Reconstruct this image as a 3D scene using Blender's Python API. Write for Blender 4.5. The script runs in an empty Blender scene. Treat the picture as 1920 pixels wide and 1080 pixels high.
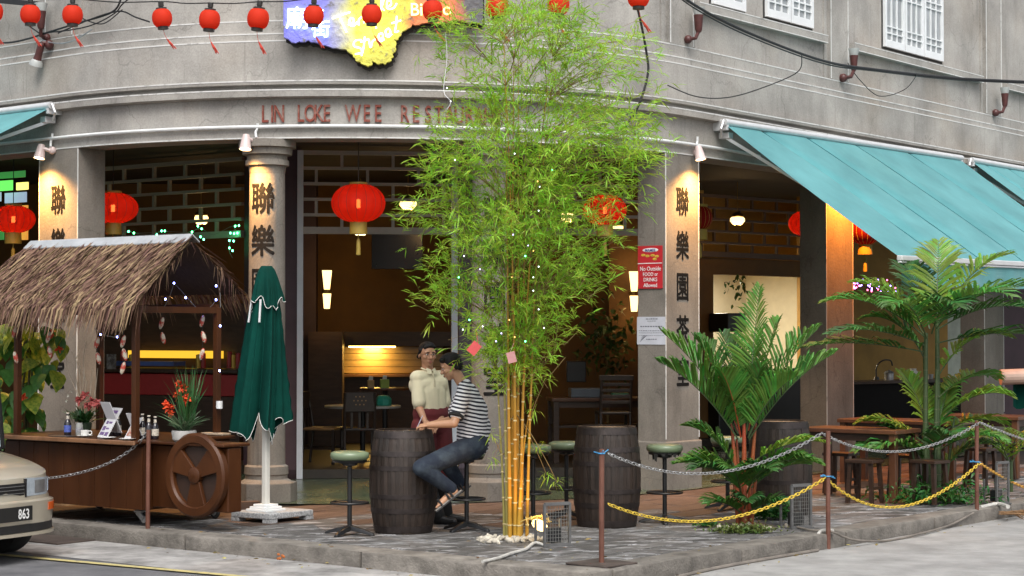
import bpy, bmesh, math, random
import numpy as np
from mathutils import Vector, Matrix, Euler
random.seed(11)
RNG = np.random.default_rng(5)
SC = bpy.context.scene
COL = SC.collection
PI = math.pi
rad = math.radians

# ------------------------------------------------------------------ camera, world, sun, exposure
F_PX, PITCH, ZC = 3566.0, rad(1.35), 1.8
cd = bpy.data.cameras.new('camera')
cam = bpy.data.objects.new('camera', cd)
COL.objects.link(cam)
cd.sensor_width = 36.0
cd.lens = F_PX / 1920 * 36.0
cd.clip_start, cd.clip_end = 0.1, 600.0
cam.location = (0, 0, ZC)
cam.rotation_euler = (PI / 2 + PITCH, 0, 0)
SC.camera = cam

SUN_ELEV, SUN_AZ = rad(55), rad(174)          # azimuth measured clockwise from +Y: the sun stands behind the photographer
w = bpy.data.worlds.new('World')
SC.world = w
w.use_nodes = True
nt = w.node_tree
sky = nt.nodes.new('ShaderNodeTexSky')
sky.sky_type = 'NISHITA'
sky.sun_disc = False
sky.sun_elevation = SUN_ELEV
sky.sun_rotation = SUN_AZ
sky.air_density, sky.dust_density, sky.ozone_density = 1.0, 4.0, 1.0
bg = nt.nodes['Background']
bg.inputs['Strength'].default_value = 0.11
# overcast: pull the blue of the clear-sky model towards cloud grey
hsv = nt.nodes.new('ShaderNodeHueSaturation')
hsv.inputs['Saturation'].default_value = 0.35
nt.links.new(sky.outputs[0], hsv.inputs['Color'])
nt.links.new(hsv.outputs[0], bg.inputs['Color'])
sd = bpy.data.lights.new('sun', 'SUN')
sd.energy = 1.3
sd.angle = rad(40)
sd.color = (1.0, 0.96, 0.9)
sun = bpy.data.objects.new('sun', sd)
COL.objects.link(sun)
_sv = Vector((math.sin(SUN_AZ) * math.cos(SUN_ELEV), math.cos(SUN_AZ) * math.cos(SUN_ELEV), math.sin(SUN_ELEV)))
sun.rotation_euler = _sv.to_track_quat('Z', 'Y').to_euler()
sun.location = (0, -10, 20)
SC.view_settings.view_transform = 'Standard'
SC.view_settings.look = 'None'
SC.view_settings.gamma = 1
SC.view_settings.use_curve_mapping = False
SC.view_settings.exposure = 0.95
SC.cycles.max_bounces = 8
SC.cycles.transparent_max_bounces = 12
SC.cycles.sample_clamp_indirect = 4.0
SC.cycles.caustics_reflective = False
SC.cycles.caustics_refractive = False

# ------------------------------------------------------------------ layout helpers (metres; x right, y away, z up; pavement top z = 0)
CP, SP = math.cos(PITCH), math.sin(PITCH)
def _ray(px, py):
    a, b = (px - 960) / F_PX, (540 - py) / F_PX
    return Vector((a, CP - b * SP, SP + b * CP))
def at(px, py, Y):
    d = _ray(px, py); t = Y / d.y
    return Vector((d.x * t, Y, ZC + d.z * t))
def gp(px, py, z=0.0):
    d = _ray(px, py); t = (z - ZC) / d.z
    return Vector((d.x * t, d.y * t, z))
# plan of the curved corner front: straight - arc - straight
FCX, FCY, FR, AL, AR = -1.844, 24.94, 4.882, 0.694, 0.920
S0, S1 = -FR * AL, FR * AR
def plan(s, off=0.0):
    """point, unit tangent (to the right), unit outward normal at arc length s"""
    if s < S0: a, e = -AL, s - S0
    elif s > S1: a, e = AR, s - S1
    else: a, e = s / FR, 0.0
    t = Vector((math.cos(a), math.sin(a), 0)); n = Vector((math.sin(a), -math.cos(a), 0))
    p = Vector((FCX, FCY, 0)) + n * (FR + off) + t * e
    return p, t, n
_ss = np.linspace(-16, 30, 9201)
_uu = []
for _s in _ss:
    _p = plan(_s)[0]; _uu.append(_p.x / _p.y)
_uu = np.array(_uu)
def fs(px):
    u = (px - 960) / F_PX
    return float(np.interp(u, _uu, _ss))
def FP(s, off, z):
    p, t, n = plan(s, off)
    return Vector((p.x, p.y, z))
def FM(s, off, z):
    """frame on the front: x along the wall to the right, y up, z outward"""
    p, t, n = plan(s, off)
    return Matrix(((t.x, 0, n.x, p.x), (t.y, 0, n.y, p.y), (0, 1, 0, z), (0, 0, 0, 1)))
def zat(px, py, off=0.0):
    """height of the point of the front seen at that place"""
    p = FP(fs(px), off, 0)
    return at(px, py, p.y).z

# ------------------------------------------------------------------ mesh helpers
class MB:
    def __init__(self): self.v, self.f = [], []
    def add(self, vs, fs_, M=None):
        o = len(self.v)
        self.v += [tuple(M @ Vector(p)) if M is not None else tuple(p) for p in vs]
        self.f += [tuple(i + o for i in q) for q in fs_]
        return self
    def box(self, c, s, rz=0.0, M=None):
        x, y, z = s[0] / 2, s[1] / 2, s[2] / 2
        vs = [(-x, -y, -z), (x, -y, -z), (x, y, -z), (-x, y, -z), (-x, -y, z), (x, -y, z), (x, y, z), (-x, y, z)]
        T = Matrix.Translation(c) @ Matrix.Rotation(rz, 4, 'Z')
        if M is not None: T = M @ T
        return self.add(vs, [(3, 2, 1, 0), (4, 5, 6, 7), (0, 1, 5, 4), (1, 2, 6, 5), (2, 3, 7, 6), (3, 0, 4, 7)], T)
    def bar(self, p0, p1, w, h, up=(0, 0, 1), M=None):
        p0, p1 = Vector(p0), Vector(p1)
        d = (p1 - p0); L = d.length; d = d / L
        u = Vector(up)
        if abs(d.dot(u)) > 0.98: u = Vector((0, 1, 0)) if abs(d.y) < .9 else Vector((1, 0, 0))
        sx = d.cross(u).normalized(); uz = sx.cross(d)
        T = Matrix(((d.x, sx.x, uz.x, 0), (d.y, sx.y, uz.y, 0), (d.z, sx.z, uz.z, 0), (0, 0, 0, 1)))
        T = Matrix.Translation((p0 + p1) / 2) @ T
        if M is not None: T = M @ T
        return self.box((0, 0, 0), (L, w, h), 0, T)
    def tube(self, pts, r, n=8, cap=True, M=None):
        pts = [Vector(p) for p in pts]
        rs = r if hasattr(r, '__len__') else [r] * len(pts)
        vs, fcs = [], []
        prev = None
        for i, p in enumerate(pts):
            d = (pts[min(i + 1, len(pts) - 1)] - pts[max(i - 1, 0)])
            d = d.normalized() if d.length > 1e-9 else Vector((0, 0, 1))
            if prev is None:
                a = Vector((0, 0, 1)) if abs(d.z) < .9 else Vector((1, 0, 0))
                a = (a - d * a.dot(d)).normalized()
            else:
                a = prev - d * prev.dot(d)
                a = a.normalized() if a.length > 1e-6 else d.orthogonal().normalized()
            prev = a; b = d.cross(a)
            for k in range(n):
                t = 2 * PI * k / n
                vs.append(p + (a * math.cos(t) + b * math.sin(t)) * rs[i])
        for i in range(len(pts) - 1):
            for k in range(n):
                k2 = (k + 1) % n
                fcs.append((i * n + k, i * n + k2, (i + 1) * n + k2, (i + 1) * n + k))
        if cap:
            fcs.append(tuple(range(n - 1, -1, -1)))
            fcs.append(tuple(range((len(pts) - 1) * n, len(pts) * n)))
        return self.add(vs, fcs, M)
    def lathe(self, prof, n=24, c=(0, 0, 0), M=None, cap=True, a0=0.0, a1=2 * PI):
        full = abs(a1 - a0 - 2 * PI) < 1e-6
        m = n if full else n + 1
        vs, fcs = [], []
        for r, z in prof:
            for k in range(m):
                t = a0 + (a1 - a0) * k / n
                vs.append((c[0] + r * math.cos(t), c[1] + r * math.sin(t), c[2] + z))
        for i in range(len(prof) - 1):
            for k in range(n if full else n):
                k2 = (k + 1) % m if full else k + 1
                fcs.append((i * m + k, i * m + k2, (i + 1) * m + k2, (i + 1) * m + k))
        if cap and full:
            if prof[0][0] > 1e-5: fcs.append(tuple(range(m - 1, -1, -1)))
            if prof[-1][0] > 1e-5: fcs.append(tuple(range((len(prof) - 1) * m, len(prof) * m)))
        return self.add(vs, fcs, M)
    def prism(self, pts, h, M=None, z0=0.0):
        """polygon in xy (counter-clockwise) extruded from z0 to z0 + h"""
        n = len(pts)
        vs = [(p[0], p[1], z0) for p in pts] + [(p[0], p[1], z0 + h) for p in pts]
        fcs = [tuple(range(n - 1, -1, -1)), tuple(range(n, 2 * n))] + [(i, (i + 1) % n, n + (i + 1) % n, n + i) for i in range(n)]
        return self.add(vs, fcs, M)
    def quad(self, a, b, c, d): return self.add([a, b, c, d], [(0, 1, 2, 3)])
    def ell(self, c, r, nu=14, nv=9, M=None):
        vs, fcs = [], []
        for j in range(nv + 1):
            ph = PI * j / nv
            for i in range(nu):
                t = 2 * PI * i / nu
                vs.append((r[0] * math.sin(ph) * math.cos(t), r[1] * math.sin(ph) * math.sin(t), -r[2] * math.cos(ph)))
        for j in range(nv):
            for i in range(nu):
                i2 = (i + 1) % nu
                fcs.append((j * nu + i, j * nu + i2, (j + 1) * nu + i2, (j + 1) * nu + i))
        T = Matrix.Translation(c)
        if M is not None: T = T @ M
        return self.add(vs, fcs, T)
    def torus(self, c, R, r, n=24, m=8, M=None):
        vs, fcs = [], []
        for i in range(n):
            a = 2 * PI * i / n
            for j in range(m):
                b = 2 * PI * j / m
                vs.append(((R + r * math.cos(b)) * math.cos(a), (R + r * math.cos(b)) * math.sin(a), r * math.sin(b)))
        for i in range(n):
            for j in range(m):
                fcs.append((i * m + j, ((i + 1) % n) * m + j, ((i + 1) % n) * m + (j + 1) % m, i * m + (j + 1) % m))
        T = Matrix.Translation(c)
        if M is not None: T = T @ M
        return self.add(vs, fcs, T)
    def sweep(self, prof, ss, closed=False):
        """profile of (offset, z) carried along the building front"""
        n = len(prof); vs, fcs = [], []
        for s in ss:
            for o, z in prof: vs.append(FP(s, o, z))
        m = n if closed else n - 1
        for i in range(len(ss) - 1):
            for k in range(m):
                k2 = (k + 1) % n
                fcs.append((i * n + k, (i + 1) * n + k, (i + 1) * n + k2, i * n + k2))
        if closed:
            fcs.append(tuple(range(n - 1, -1, -1))); fcs.append(tuple(range((len(ss) - 1) * n, len(ss) * n)))
        return self.add(vs, fcs)

def wmat(o):
    m = o.matrix_basis.copy()
    while o.parent is not None:
        o = o.parent; m = o.matrix_basis @ m
    return m
def E(name, label, cat, loc=(0, 0, 0), rz=0.0, group=None):
    o = bpy.data.objects.new(name, None)
    COL.objects.link(o)
    o.empty_display_size = .2
    o.matrix_basis = Matrix.Translation(loc) @ Matrix.Rotation(rz, 4, 'Z')
    o['label'] = label; o['category'] = cat
    if group: o['group'] = group
    return o
def tag(o, label=None, cat=None, group=None, kind=None):
    for k, x in (('label', label), ('category', cat), ('group', group), ('kind', kind)):
        if x: o[k] = x
    return o
def P(name, mb, mat, parent=None, smooth=False, bev=0.0, local=False, label=None, cat=None, group=None, kind=None, org=None, ang=35):
    """link a mesh; world coordinates are turned into the parent's own unless local"""
    v = mb.v
    if parent is not None and not local:
        Mi = wmat(parent).inverted(); v = [tuple(Mi @ Vector(p)) for p in v]
    if org is not None: v = [(p[0] - org[0], p[1] - org[1], p[2] - org[2]) for p in v]
    me = bpy.data.meshes.new(name)
    me.from_pydata(v, [], mb.f)
    me.materials.append(mat)
    if smooth:
        me.polygons.foreach_set('use_smooth', [True] * len(me.polygons))
        if ang: me.set_sharp_from_angle(angle=rad(ang))
    o = bpy.data.objects.new(name, me)
    COL.objects.link(o)
    if org is not None: o.location = org
    if parent is not None: o.parent = parent
    if bev > 0:
        m = o.modifiers.new('edge', 'BEVEL'); m.width = bev; m.segments = 2; m.limit_method = 'ANGLE'; m.angle_limit = rad(40)
    return tag(o, label, cat, group, kind)
def inst(o, parent, M, name=None):
    """another object with the mesh of o at world matrix M"""
    c = o.copy(); COL.objects.link(c)
    if name: c.name = name
    c.parent = parent
    c.matrix_basis = (wmat(parent).inverted() @ M) if parent is not None else M
    return c
def copy_tree(o, M=None, parent=None, label=None):
    c = o.copy(); COL.objects.link(c); c.parent = parent
    if M is not None: c.matrix_basis = M
    if label: c['label'] = label
    for ch in list(o.children): copy_tree(ch, None, c)
    return c
def TR(loc, rz=0.0, sc=1.0): return Matrix.Translation(loc) @ Matrix.Rotation(rz, 4, 'Z') @ Matrix.Scale(sc, 4)
def lerp(a, b, t): return a + (b - a) * t
def bez(p0, p1, p2, n=10):
    p0, p1, p2 = Vector(p0), Vector(p1), Vector(p2)
    return [p0 * (1 - t) ** 2 + p1 * 2 * t * (1 - t) + p2 * t * t for t in [i / n for i in range(n + 1)]]
def spline(pts, n=6):
    pts = [Vector(p) for p in pts]; out = []
    for i in range(len(pts) - 1):
        a, b, c, d = pts[max(i - 1, 0)], pts[i], pts[i + 1], pts[min(i + 2, len(pts) - 1)]
        for k in range(n):
            t = k / n
            out.append(.5 * ((2 * b) + (c - a) * t + (2 * a - 5 * b + 4 * c - d) * t * t + (3 * b - a - 3 * c + d) * t ** 3))
    return out + [pts[-1]]

_tc = bpy.data.curves.new('lettering', 'FONT')
_to = bpy.data.objects.new('lettering', _tc)
def text(body, size=1.0, ext=0.01, off=0.0, sx=1.0, shear=0.0, align='CENTER', spc=1.0):
    """vertices and faces of a piece of lettering in xy, centred in height"""
    _tc.body = body; _tc.size = size; _tc.extrude = ext; _tc.offset = off * size; _tc.align_x = align; _tc.shear = shear
    _tc.space_character = spc; _tc.resolution_u = 3
    if _to.name not in COL.objects: COL.objects.link(_to)
    dg = bpy.context.evaluated_depsgraph_get(); dg.update()
    me = bpy.data.meshes.new_from_object(_to.evaluated_get(dg))
    vs = [(v.co.x * sx, v.co.y - size * .36, v.co.z) for v in me.vertices]
    fc = [tuple(p.vertices) for p in me.polygons]
    bpy.data.meshes.remove(me)
    return vs, fc

# ------------------------------------------------------------------ materials
def _n(t, typ, **kw):
    x = t.nodes.new(typ)
    for k, v in kw.items():
        if k in x.inputs: x.inputs[k].default_value = v
        else: setattr(x, k, v)
    return x
def brush(ch, size, sx):
    """a heavy brush-written character: the strokes laid over themselves a few times"""
    m = MB()
    for k, (dx, dy) in enumerate(((-.017, .01), (.017, -.01), (0, .02), (0, -.02))):
        vs, fc = text(ch, size, .0006, 0, sx)
        m.add([(x + dx * size, y + dy * size, z + .0004 * k) for x, y, z in vs], fc)
    return m.v, m.f
_mats = {}
def M(name, col, rough=.6, metal=0.0, var=.15, scale=6.0, bump=0.0, bscale=60.0, col2=None, thr=None, stretch=(1, 1, 1), rnd=0.0,
      emis=None, es=0.0, spec=.5, coat=0.0, isl=0.0, sheen=0.0):
    """procedural surface: colour varied by noise (col..col2, or a threshold patch pattern), fine relief, per-object and per-island variation"""
    if name in _mats: return _mats[name]
    m = bpy.data.materials.new(name); m.use_nodes = True
    t = m.node_tree; L = t.links
    b = t.nodes['Principled BSDF']
    b.inputs['Roughness'].default_value = rough; b.inputs['Metallic'].default_value = metal
    b.inputs['Specular IOR Level'].default_value = spec
    b.inputs['Coat Weight'].default_value = coat
    if sheen: b.inputs['Sheen Weight'].default_value = sheen
    tc = _n(t, 'ShaderNodeTexCoord'); mp = _n(t, 'ShaderNodeMapping'); mp.inputs['Scale'].default_value = stretch
    L.new(tc.outputs['Object'], mp.inputs['Vector'])
    vec = mp.outputs[0]
    if rnd or isl:
        oi = _n(t, 'ShaderNodeObjectInfo'); ad = _n(t, 'ShaderNodeVectorMath', operation='ADD'); ml = _n(t, 'ShaderNodeMath', operation='MULTIPLY')
        ml.inputs[1].default_value = 37.0
        L.new(oi.outputs['Random'], ml.inputs[0]); L.new(vec, ad.inputs[0]); L.new(ml.outputs[0], ad.inputs[1]); vec = ad.outputs[0]
    nz = _n(t, 'ShaderNodeTexNoise', Scale=scale, Detail=7.0, Roughness=.62); L.new(vec, nz.inputs['Vector'])
    rp = _n(t, 'ShaderNodeValToRGB')
    c2 = col2 if col2 is not None else tuple(c * (1 + var) for c in col)
    c1 = tuple(c * (1 - var) for c in col)
    lo, hi = (.3, .7) if thr is None else thr
    rp.color_ramp.elements[0].position, rp.color_ramp.elements[1].position = lo, hi
    rp.color_ramp.elements[0].color, rp.color_ramp.elements[1].color = (*c1, 1), (*c2, 1)
    L.new(nz.outputs['Fac'], rp.inputs['Fac'])
    out = rp.outputs['Color']
    if rnd or isl:
        h = _n(t, 'ShaderNodeHueSaturation')
        mr = _n(t, 'ShaderNodeMapRange'); mr.inputs['To Min'].default_value, mr.inputs['To Max'].default_value = 1 - (rnd or isl), 1 + (rnd or isl)
        if isl: src = _n(t, 'ShaderNodeNewGeometry').outputs['Random Per Island']
        else: src = oi.outputs['Random']
        L.new(src, mr.inputs['Value']); L.new(mr.outputs[0], h.inputs['Value'])
        mr2 = _n(t, 'ShaderNodeMapRange'); mr2.inputs['To Min'].default_value, mr2.inputs['To Max'].default_value = .5 - .04 * bool(isl), .5 + .035 * bool(isl)
        L.new(src, mr2.inputs['Value']); L.new(mr2.outputs[0], h.inputs['Hue'])
        L.new(out, h.inputs['Color']); out = h.outputs[0]
    L.new(out, b.inputs['Base Color'])
    if bump:
        n2 = _n(t, 'ShaderNodeTexNoise', Scale=bscale, Detail=5.0); L.new(vec, n2.inputs['Vector'])
        bp = _n(t, 'ShaderNodeBump', Strength=bump, Distance=.01); L.new(n2.outputs['Fac'], bp.inputs['Height']); L.new(bp.outputs[0], b.inputs['Normal'])
        r2 = _n(t, 'ShaderNodeMapRange'); r2.inputs['To Min'].default_value, r2.inputs['To Max'].default_value = max(rough - .12, .03), min(rough + .12, 1)
        L.new(nz.outputs['Fac'], r2.inputs['Value']); L.new(r2.outputs[0], b.inputs['Roughness'])
    if emis is not None:
        b.inputs['Emission Color'].default_value = (*emis, 1); b.inputs['Emission Strength'].default_value = es
    _mats[name] = m
    return m
def EM(name, col, s):
    if name in _mats: return _mats[name]
    m = bpy.data.materials.new(name); m.use_nodes = True
    b = m.node_tree.nodes['Principled BSDF']
    b.inputs['Base Color'].default_value = (*[min(c, .8) for c in col], 1)
    b.inputs['Emission Color'].default_value = (*col, 1); b.inputs['Emission Strength'].default_value = s
    _mats[name] = m
    return m
def LEAF(name, col, col2, trans=.35, rough=.45, isl=.35, scale=2.5):
    """foliage: diffuse and translucent, colour varied in clumps and from leaf to leaf"""
    if name in _mats: return _mats[name]
    m = M(name, col, rough=rough, col2=col2, scale=scale, isl=isl, thr=(.35, .65))
    t = m.node_tree; L = t.links
    b = t.nodes['Principled BSDF']
    src = b.inputs['Base Color'].links[0].from_socket
    tr = _n(t, 'ShaderNodeBsdfTranslucent'); mx = _n(t, 'ShaderNodeMixShader'); mx.inputs[0].default_value = trans
    L.new(src, tr.inputs['Color']); L.new(b.outputs[0], mx.inputs[1]); L.new(tr.outputs[0], mx.inputs[2])
    L.new(mx.outputs[0], t.nodes['Material Output'].inputs['Surface'])
    return m
def stained(name, col, streak=.5, dark=(.1, .09, .08), rough=.85, speck=.15):
    """old cement render: broad blotches, rain streaks running down, fine aggregate, hairline relief"""
    if name in _mats: return _mats[name]
    m = bpy.data.materials.new(name); m.use_nodes = True
    t = m.node_tree; L = t.links; b = t.nodes['Principled BSDF']
    b.inputs['Roughness'].default_value = rough; b.inputs['Specular IOR Level'].default_value = .25
    tc = _n(t, 'ShaderNodeTexCoord')
    n1 = _n(t, 'ShaderNodeTexNoise', Scale=1.3, Detail=8.0, Roughness=.6); L.new(tc.outputs['Object'], n1.inputs['Vector'])
    r1 = _n(t, 'ShaderNodeValToRGB'); e = r1.color_ramp.elements
    e[0].position, e[1].position = .3, .72
    e[0].color = (*[c * .68 for c in col], 1); e[1].color = (*[c * 1.2 for c in col], 1)
    L.new(n1.outputs['Fac'], r1.inputs['Fac'])
    mp = _n(t, 'ShaderNodeMapping'); mp.inputs['Scale'].default_value = (2.2, 2.2, .5); L.new(tc.outputs['Object'], mp.inputs['Vector'])
    n2 = _n(t, 'ShaderNodeTexNoise', Scale=1.6, Detail=6.0, Roughness=.65); L.new(mp.outputs[0], n2.inputs['Vector'])
    r2 = _n(t, 'ShaderNodeMapRange'); r2.inputs['From Min'].default_value, r2.inputs['From Max'].default_value = .5, .78
    r2.inputs['To Max'].default_value = streak
    L.new(n2.outputs['Fac'], r2.inputs['Value'])
    x = _n(t, 'ShaderNodeMix', data_type='RGBA'); L.new(r2.outputs[0], x.inputs[0]); L.new(r1.outputs[0], x.inputs[6]); x.inputs[7].default_value = (*dark, 1)
    n5 = _n(t, 'ShaderNodeTexNoise', Scale=.7, Detail=3.0); L.new(tc.outputs['Object'], n5.inputs['Vector'])
    r5 = _n(t, 'ShaderNodeMapRange'); r5.inputs['From Min'].default_value, r5.inputs['From Max'].default_value, r5.inputs['To Max'].default_value = .5, .75, .3
    L.new(n5.outputs['Fac'], r5.inputs['Value'])
    x3 = _n(t, 'ShaderNodeMix', data_type='RGBA'); L.new(r5.outputs[0], x3.inputs[0]); L.new(x.outputs[2], x3.inputs[6]); x3.inputs[7].default_value = (col[0] * 1.05, col[1] * .86, col[2] * .66, 1)
    n3 = _n(t, 'ShaderNodeTexNoise', Scale=55.0, Detail=4.0, Roughness=.7); L.new(tc.outputs['Object'], n3.inputs['Vector'])
    r3 = _n(t, 'ShaderNodeMapRange'); r3.inputs['From Min'].default_value, r3.inputs['From Max'].default_value = .3, .7
    r3.inputs['To Min'].default_value, r3.inputs['To Max'].default_value = 1 - speck, 1 + speck
    L.new(n3.outputs['Fac'], r3.inputs['Value'])
    x2 = _n(t, 'ShaderNodeVectorMath', operation='MULTIPLY'); L.new(x3.outputs[2], x2.inputs[0]); L.new(r3.outputs[0], x2.inputs[1])
    mp6 = _n(t, 'ShaderNodeMapping'); mp6.inputs['Scale'].default_value = (9.0, 9.0, .45); L.new(tc.outputs['Object'], mp6.inputs['Vector'])
    n6 = _n(t, 'ShaderNodeTexNoise', Scale=1.4, Detail=5.0, Roughness=.55); L.new(mp6.outputs[0], n6.inputs['Vector'])
    r6 = _n(t, 'ShaderNodeMapRange'); r6.inputs['From Min'].default_value, r6.inputs['From Max'].default_value, r6.inputs['To Max'].default_value = .62, .78, .55
    L.new(n6.outputs['Fac'], r6.inputs['Value'])
    vo = _n(t, 'ShaderNodeTexVoronoi', Scale=1.1); vo.feature = 'DISTANCE_TO_EDGE'
    n7 = _n(t, 'ShaderNodeTexNoise', Scale=3.0, Detail=6.0); L.new(tc.outputs['Object'], n7.inputs['Vector'])
    a7 = _n(t, 'ShaderNodeMix', data_type='RGBA'); a7.inputs[0].default_value = .35; L.new(tc.outputs['Object'], a7.inputs[6]); L.new(n7.outputs['Color'], a7.inputs[7]); L.new(a7.outputs[2], vo.inputs['Vector'])
    r7 = _n(t, 'ShaderNodeMapRange'); r7.inputs['From Min'].default_value, r7.inputs['From Max'].default_value, r7.inputs['To Min'].default_value, r7.inputs['To Max'].default_value = .0, .006, .4, 0
    L.new(vo.outputs['Distance'], r7.inputs['Value'])
    mxx = _n(t, 'ShaderNodeMath', operation='MAXIMUM'); L.new(r6.outputs[0], mxx.inputs[0]); L.new(r7.outputs[0], mxx.inputs[1])
    x5 = _n(t, 'ShaderNodeMix', data_type='RGBA'); L.new(mxx.outputs[0], x5.inputs[0]); L.new(x2.outputs[0], x5.inputs[6]); x5.inputs[7].default_value = (*[c * .32 for c in col], 1)
    L.new(x5.outputs[2], b.inputs['Base Color'])
    n4 = _n(t, 'ShaderNodeTexNoise', Scale=30.0, Detail=6.0); L.new(tc.outputs['Object'], n4.inputs['Vector'])
    bp = _n(t, 'ShaderNodeBump', Strength=.35, Distance=.008); L.new(n4.outputs['Fac'], bp.inputs['Height']); L.new(bp.outputs[0], b.inputs['Normal'])
    _mats[name] = m
    return m

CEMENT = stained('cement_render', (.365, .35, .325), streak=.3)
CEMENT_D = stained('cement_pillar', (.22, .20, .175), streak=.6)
EDGEW = M('patchy_white_edge', (.74, .74, .72), .6, col2=(.36, .35, .33), thr=(.54, .68), scale=9)  # patchy white strips that follow the ledge and pillar edges
WHITE = M('white_gloss_paint', (.74, .76, .77), .4, var=.06, scale=4)
INKBLK = M('black_brush_paint', (.010, .009, .009), .6, var=.4, scale=25, col2=(.024, .021, .019), thr=(.55, .8), spec=.2)
DARKWOOD = M('dark_stained_wood', (.035, .018, .011), .38, var=.35, scale=5, stretch=(1, 1, 8), bump=.1)
BLACKM = M('black_painted_metal', (.012, .012, .013), .38, var=.3, scale=10, bump=.08)
BLACKP = M('black_plastic', (.014, .014, .015), .42, var=.2)
STEEL = M('galvanised_steel', (.42, .43, .44), .42, metal=.85, var=.2, scale=14, bump=.1)
GREYM = M('grey_painted_metal', (.13, .13, .13), .5, metal=.3, var=.25, scale=9)
# ------------------------------------------------------------------ ground
KC = Vector((.590, 14.311, 0))                       # kerb corner
DL, DR = Vector((-.7915, .6111, 0)), Vector((.6324, .7746, 0))
ROADZ = -.14
def KP(u, v, z=0.0):
    """u metres along the right-hand kerb, v metres along the left-hand kerb, from the corner"""
    p = KC + DR * u + DL * v
    return Vector((p.x, p.y, z))
def off_of(x, y):
    a = math.atan2(x - FCX, FCY - y)
    if -AL <= a <= AR: return math.hypot(x - FCX, y - FCY) - FR
    p, t, n = plan(S0 - 1e-6 if a < -AL else S1 + 1e-6)
    return (Vector((x, y, 0)) - p).dot(n)

ASPH = M('asphalt', (.085, .087, .095), .85, col2=(.15, .15, .16), scale=3, bump=.5, bscale=220)
CONC = M('pale_concrete', (.24, .235, .228), .85, col2=(.35, .345, .335), scale=2.8, bump=.5, bscale=140)
CONCD = M('dusty_concrete_gutter', (.16, .155, .15), .85, col2=(.40, .39, .38), scale=3.5, bump=.45, bscale=110)
YLINE = M('worn_yellow_paint', (.55, .47, .2), .75, col2=(.17, .165, .15), thr=(.5, .72), scale=14)
mb = MB(); mb.quad((-90, -40, ROADZ), (90, -40, ROADZ), (90, 150, ROADZ), (-90, 150, ROADZ))
P('road', mb, ASPH, kind='structure')
mb = MB()
a, b = KP(0, -.6, ROADZ + .004), KP(0, 60, ROADZ + .004)
o1 = -DR * 1.0
mb.quad(a + o1, a, b, b + o1)
P('gutter_strip', mb, CONCD, kind='structure')
mb = MB(); mb.quad(KP(-.0, -.0, ROADZ + .008) - DL * 40 - DR * 4, KP(60, -40, ROADZ + .008), KP(60, .0, ROADZ + .008), KP(-.9, 0, ROADZ + .008) - DR * 3)
P('concrete_side_road', mb, CONC, kind='structure')
mb = MB()
y0, y1 = gp(110, 1052, ROADZ), gp(375, 1076, ROADZ)
yd = (y1 - y0).normalized(); yn = Vector((-yd.y, yd.x, 0))
q0, q1 = y0 - yd * 12, y0 + yd * 2.6
N = 30
for i in range(N):
    a, b = q0.lerp(q1, i / N), q0.lerp(q1, (i + 1) / N)
    j0, j1 = .045, .045
    mb.quad(*[Vector((p.x, p.y, ROADZ + .012)) for p in (a - yn * j0, b - yn * j0, b + yn * j1, a + yn * j1)])
P('yellow_road_line', mb, YLINE, kind='structure')
IRON = M('rusty_iron_plate', (.06, .045, .038), .7, var=.4, bump=.3)
mb = MB(); c = gp(85, 1012, ROADZ); mb.box((c.x, c.y, ROADZ + .011), (.95, .5, .012), rad(-37))
P('drain_cover', mb, IRON, kind='structure')

# kerb: every stone on its own
KERBM = M('granite_kerb', (.10, .09, .078), .85, col2=(.23, .21, .185), scale=5, bump=.9, bscale=45, rnd=.18)
kerb = bpy.data.objects.new('kerb', None); COL.objects.link(kerb); kerb['kind'] = 'structure'
def stone_mesh(L, W, H, seed):
    r = random.Random(seed)
    bm = bmesh.new(); bmesh.ops.create_cube(bm, size=1)
    bmesh.ops.scale(bm, vec=(L, W, H), verts=bm.verts)
    bmesh.ops.bevel(bm, geom=list(bm.edges), offset=.022, segments=2, affect='EDGES', profile=.6)
    nn = max(2, int(L / .2))
    for k in range(1, nn): bmesh.ops.bisect_plane(bm, geom=bm.verts[:] + bm.edges[:] + bm.faces[:], plane_co=(-L / 2 + L * k / nn, 0, 0), plane_no=(1, 0, 0))
    for v in bm.verts:
        v.co.y += r.uniform(-.007, .007); v.co.z += r.uniform(-.005, .005)
    vs = [tuple(v.co) for v in bm.verts]; bm.verts.index_update()
    fc = [tuple(v.index for v in f.verts) for f in bm.faces]; bm.free()
    m = MB(); m.add(vs, fc); return m
def vk(px, py):
    p = gp(px, py) - KC
    return p.dot(DL), p.dot(DR)
# joints seen in the photograph fix the stone lengths
vj = [0.0, vk(690, 1031)[0], vk(355, 1001)[0]]
while vj[-1] < 12: vj.append(vj[-1] + 2.0)
uj = [0.30, vk(1420, 1030)[1]]
while uj[-1] < 11: uj.append(uj[-1] + 1.75)
KW = .30
for i in range(len(vj) - 1):
    L = vj[i + 1] - vj[i] - .012
    c = KP(KW / 2, (vj[i] + vj[i + 1]) / 2, ROADZ / 2 - .03)
    o = P('kerb_stone', stone_mesh(L, KW, .2 , i), KERBM, kerb, smooth=True, local=True)
    o.matrix_basis = TR((c.x, c.y, -.1), math.atan2(DL.y, DL.x))
for i in range(len(uj) - 1):
    L = uj[i + 1] - uj[i] - .012
    c = KP((uj[i] + uj[i + 1]) / 2, KW / 2)
    o = P('kerb_stone', stone_mesh(L, KW, .2, 20 + i), KERBM, kerb, smooth=True, local=True)
    o.matrix_basis = TR((c.x, c.y, -.1), math.atan2(DR.y, DR.x))

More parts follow.
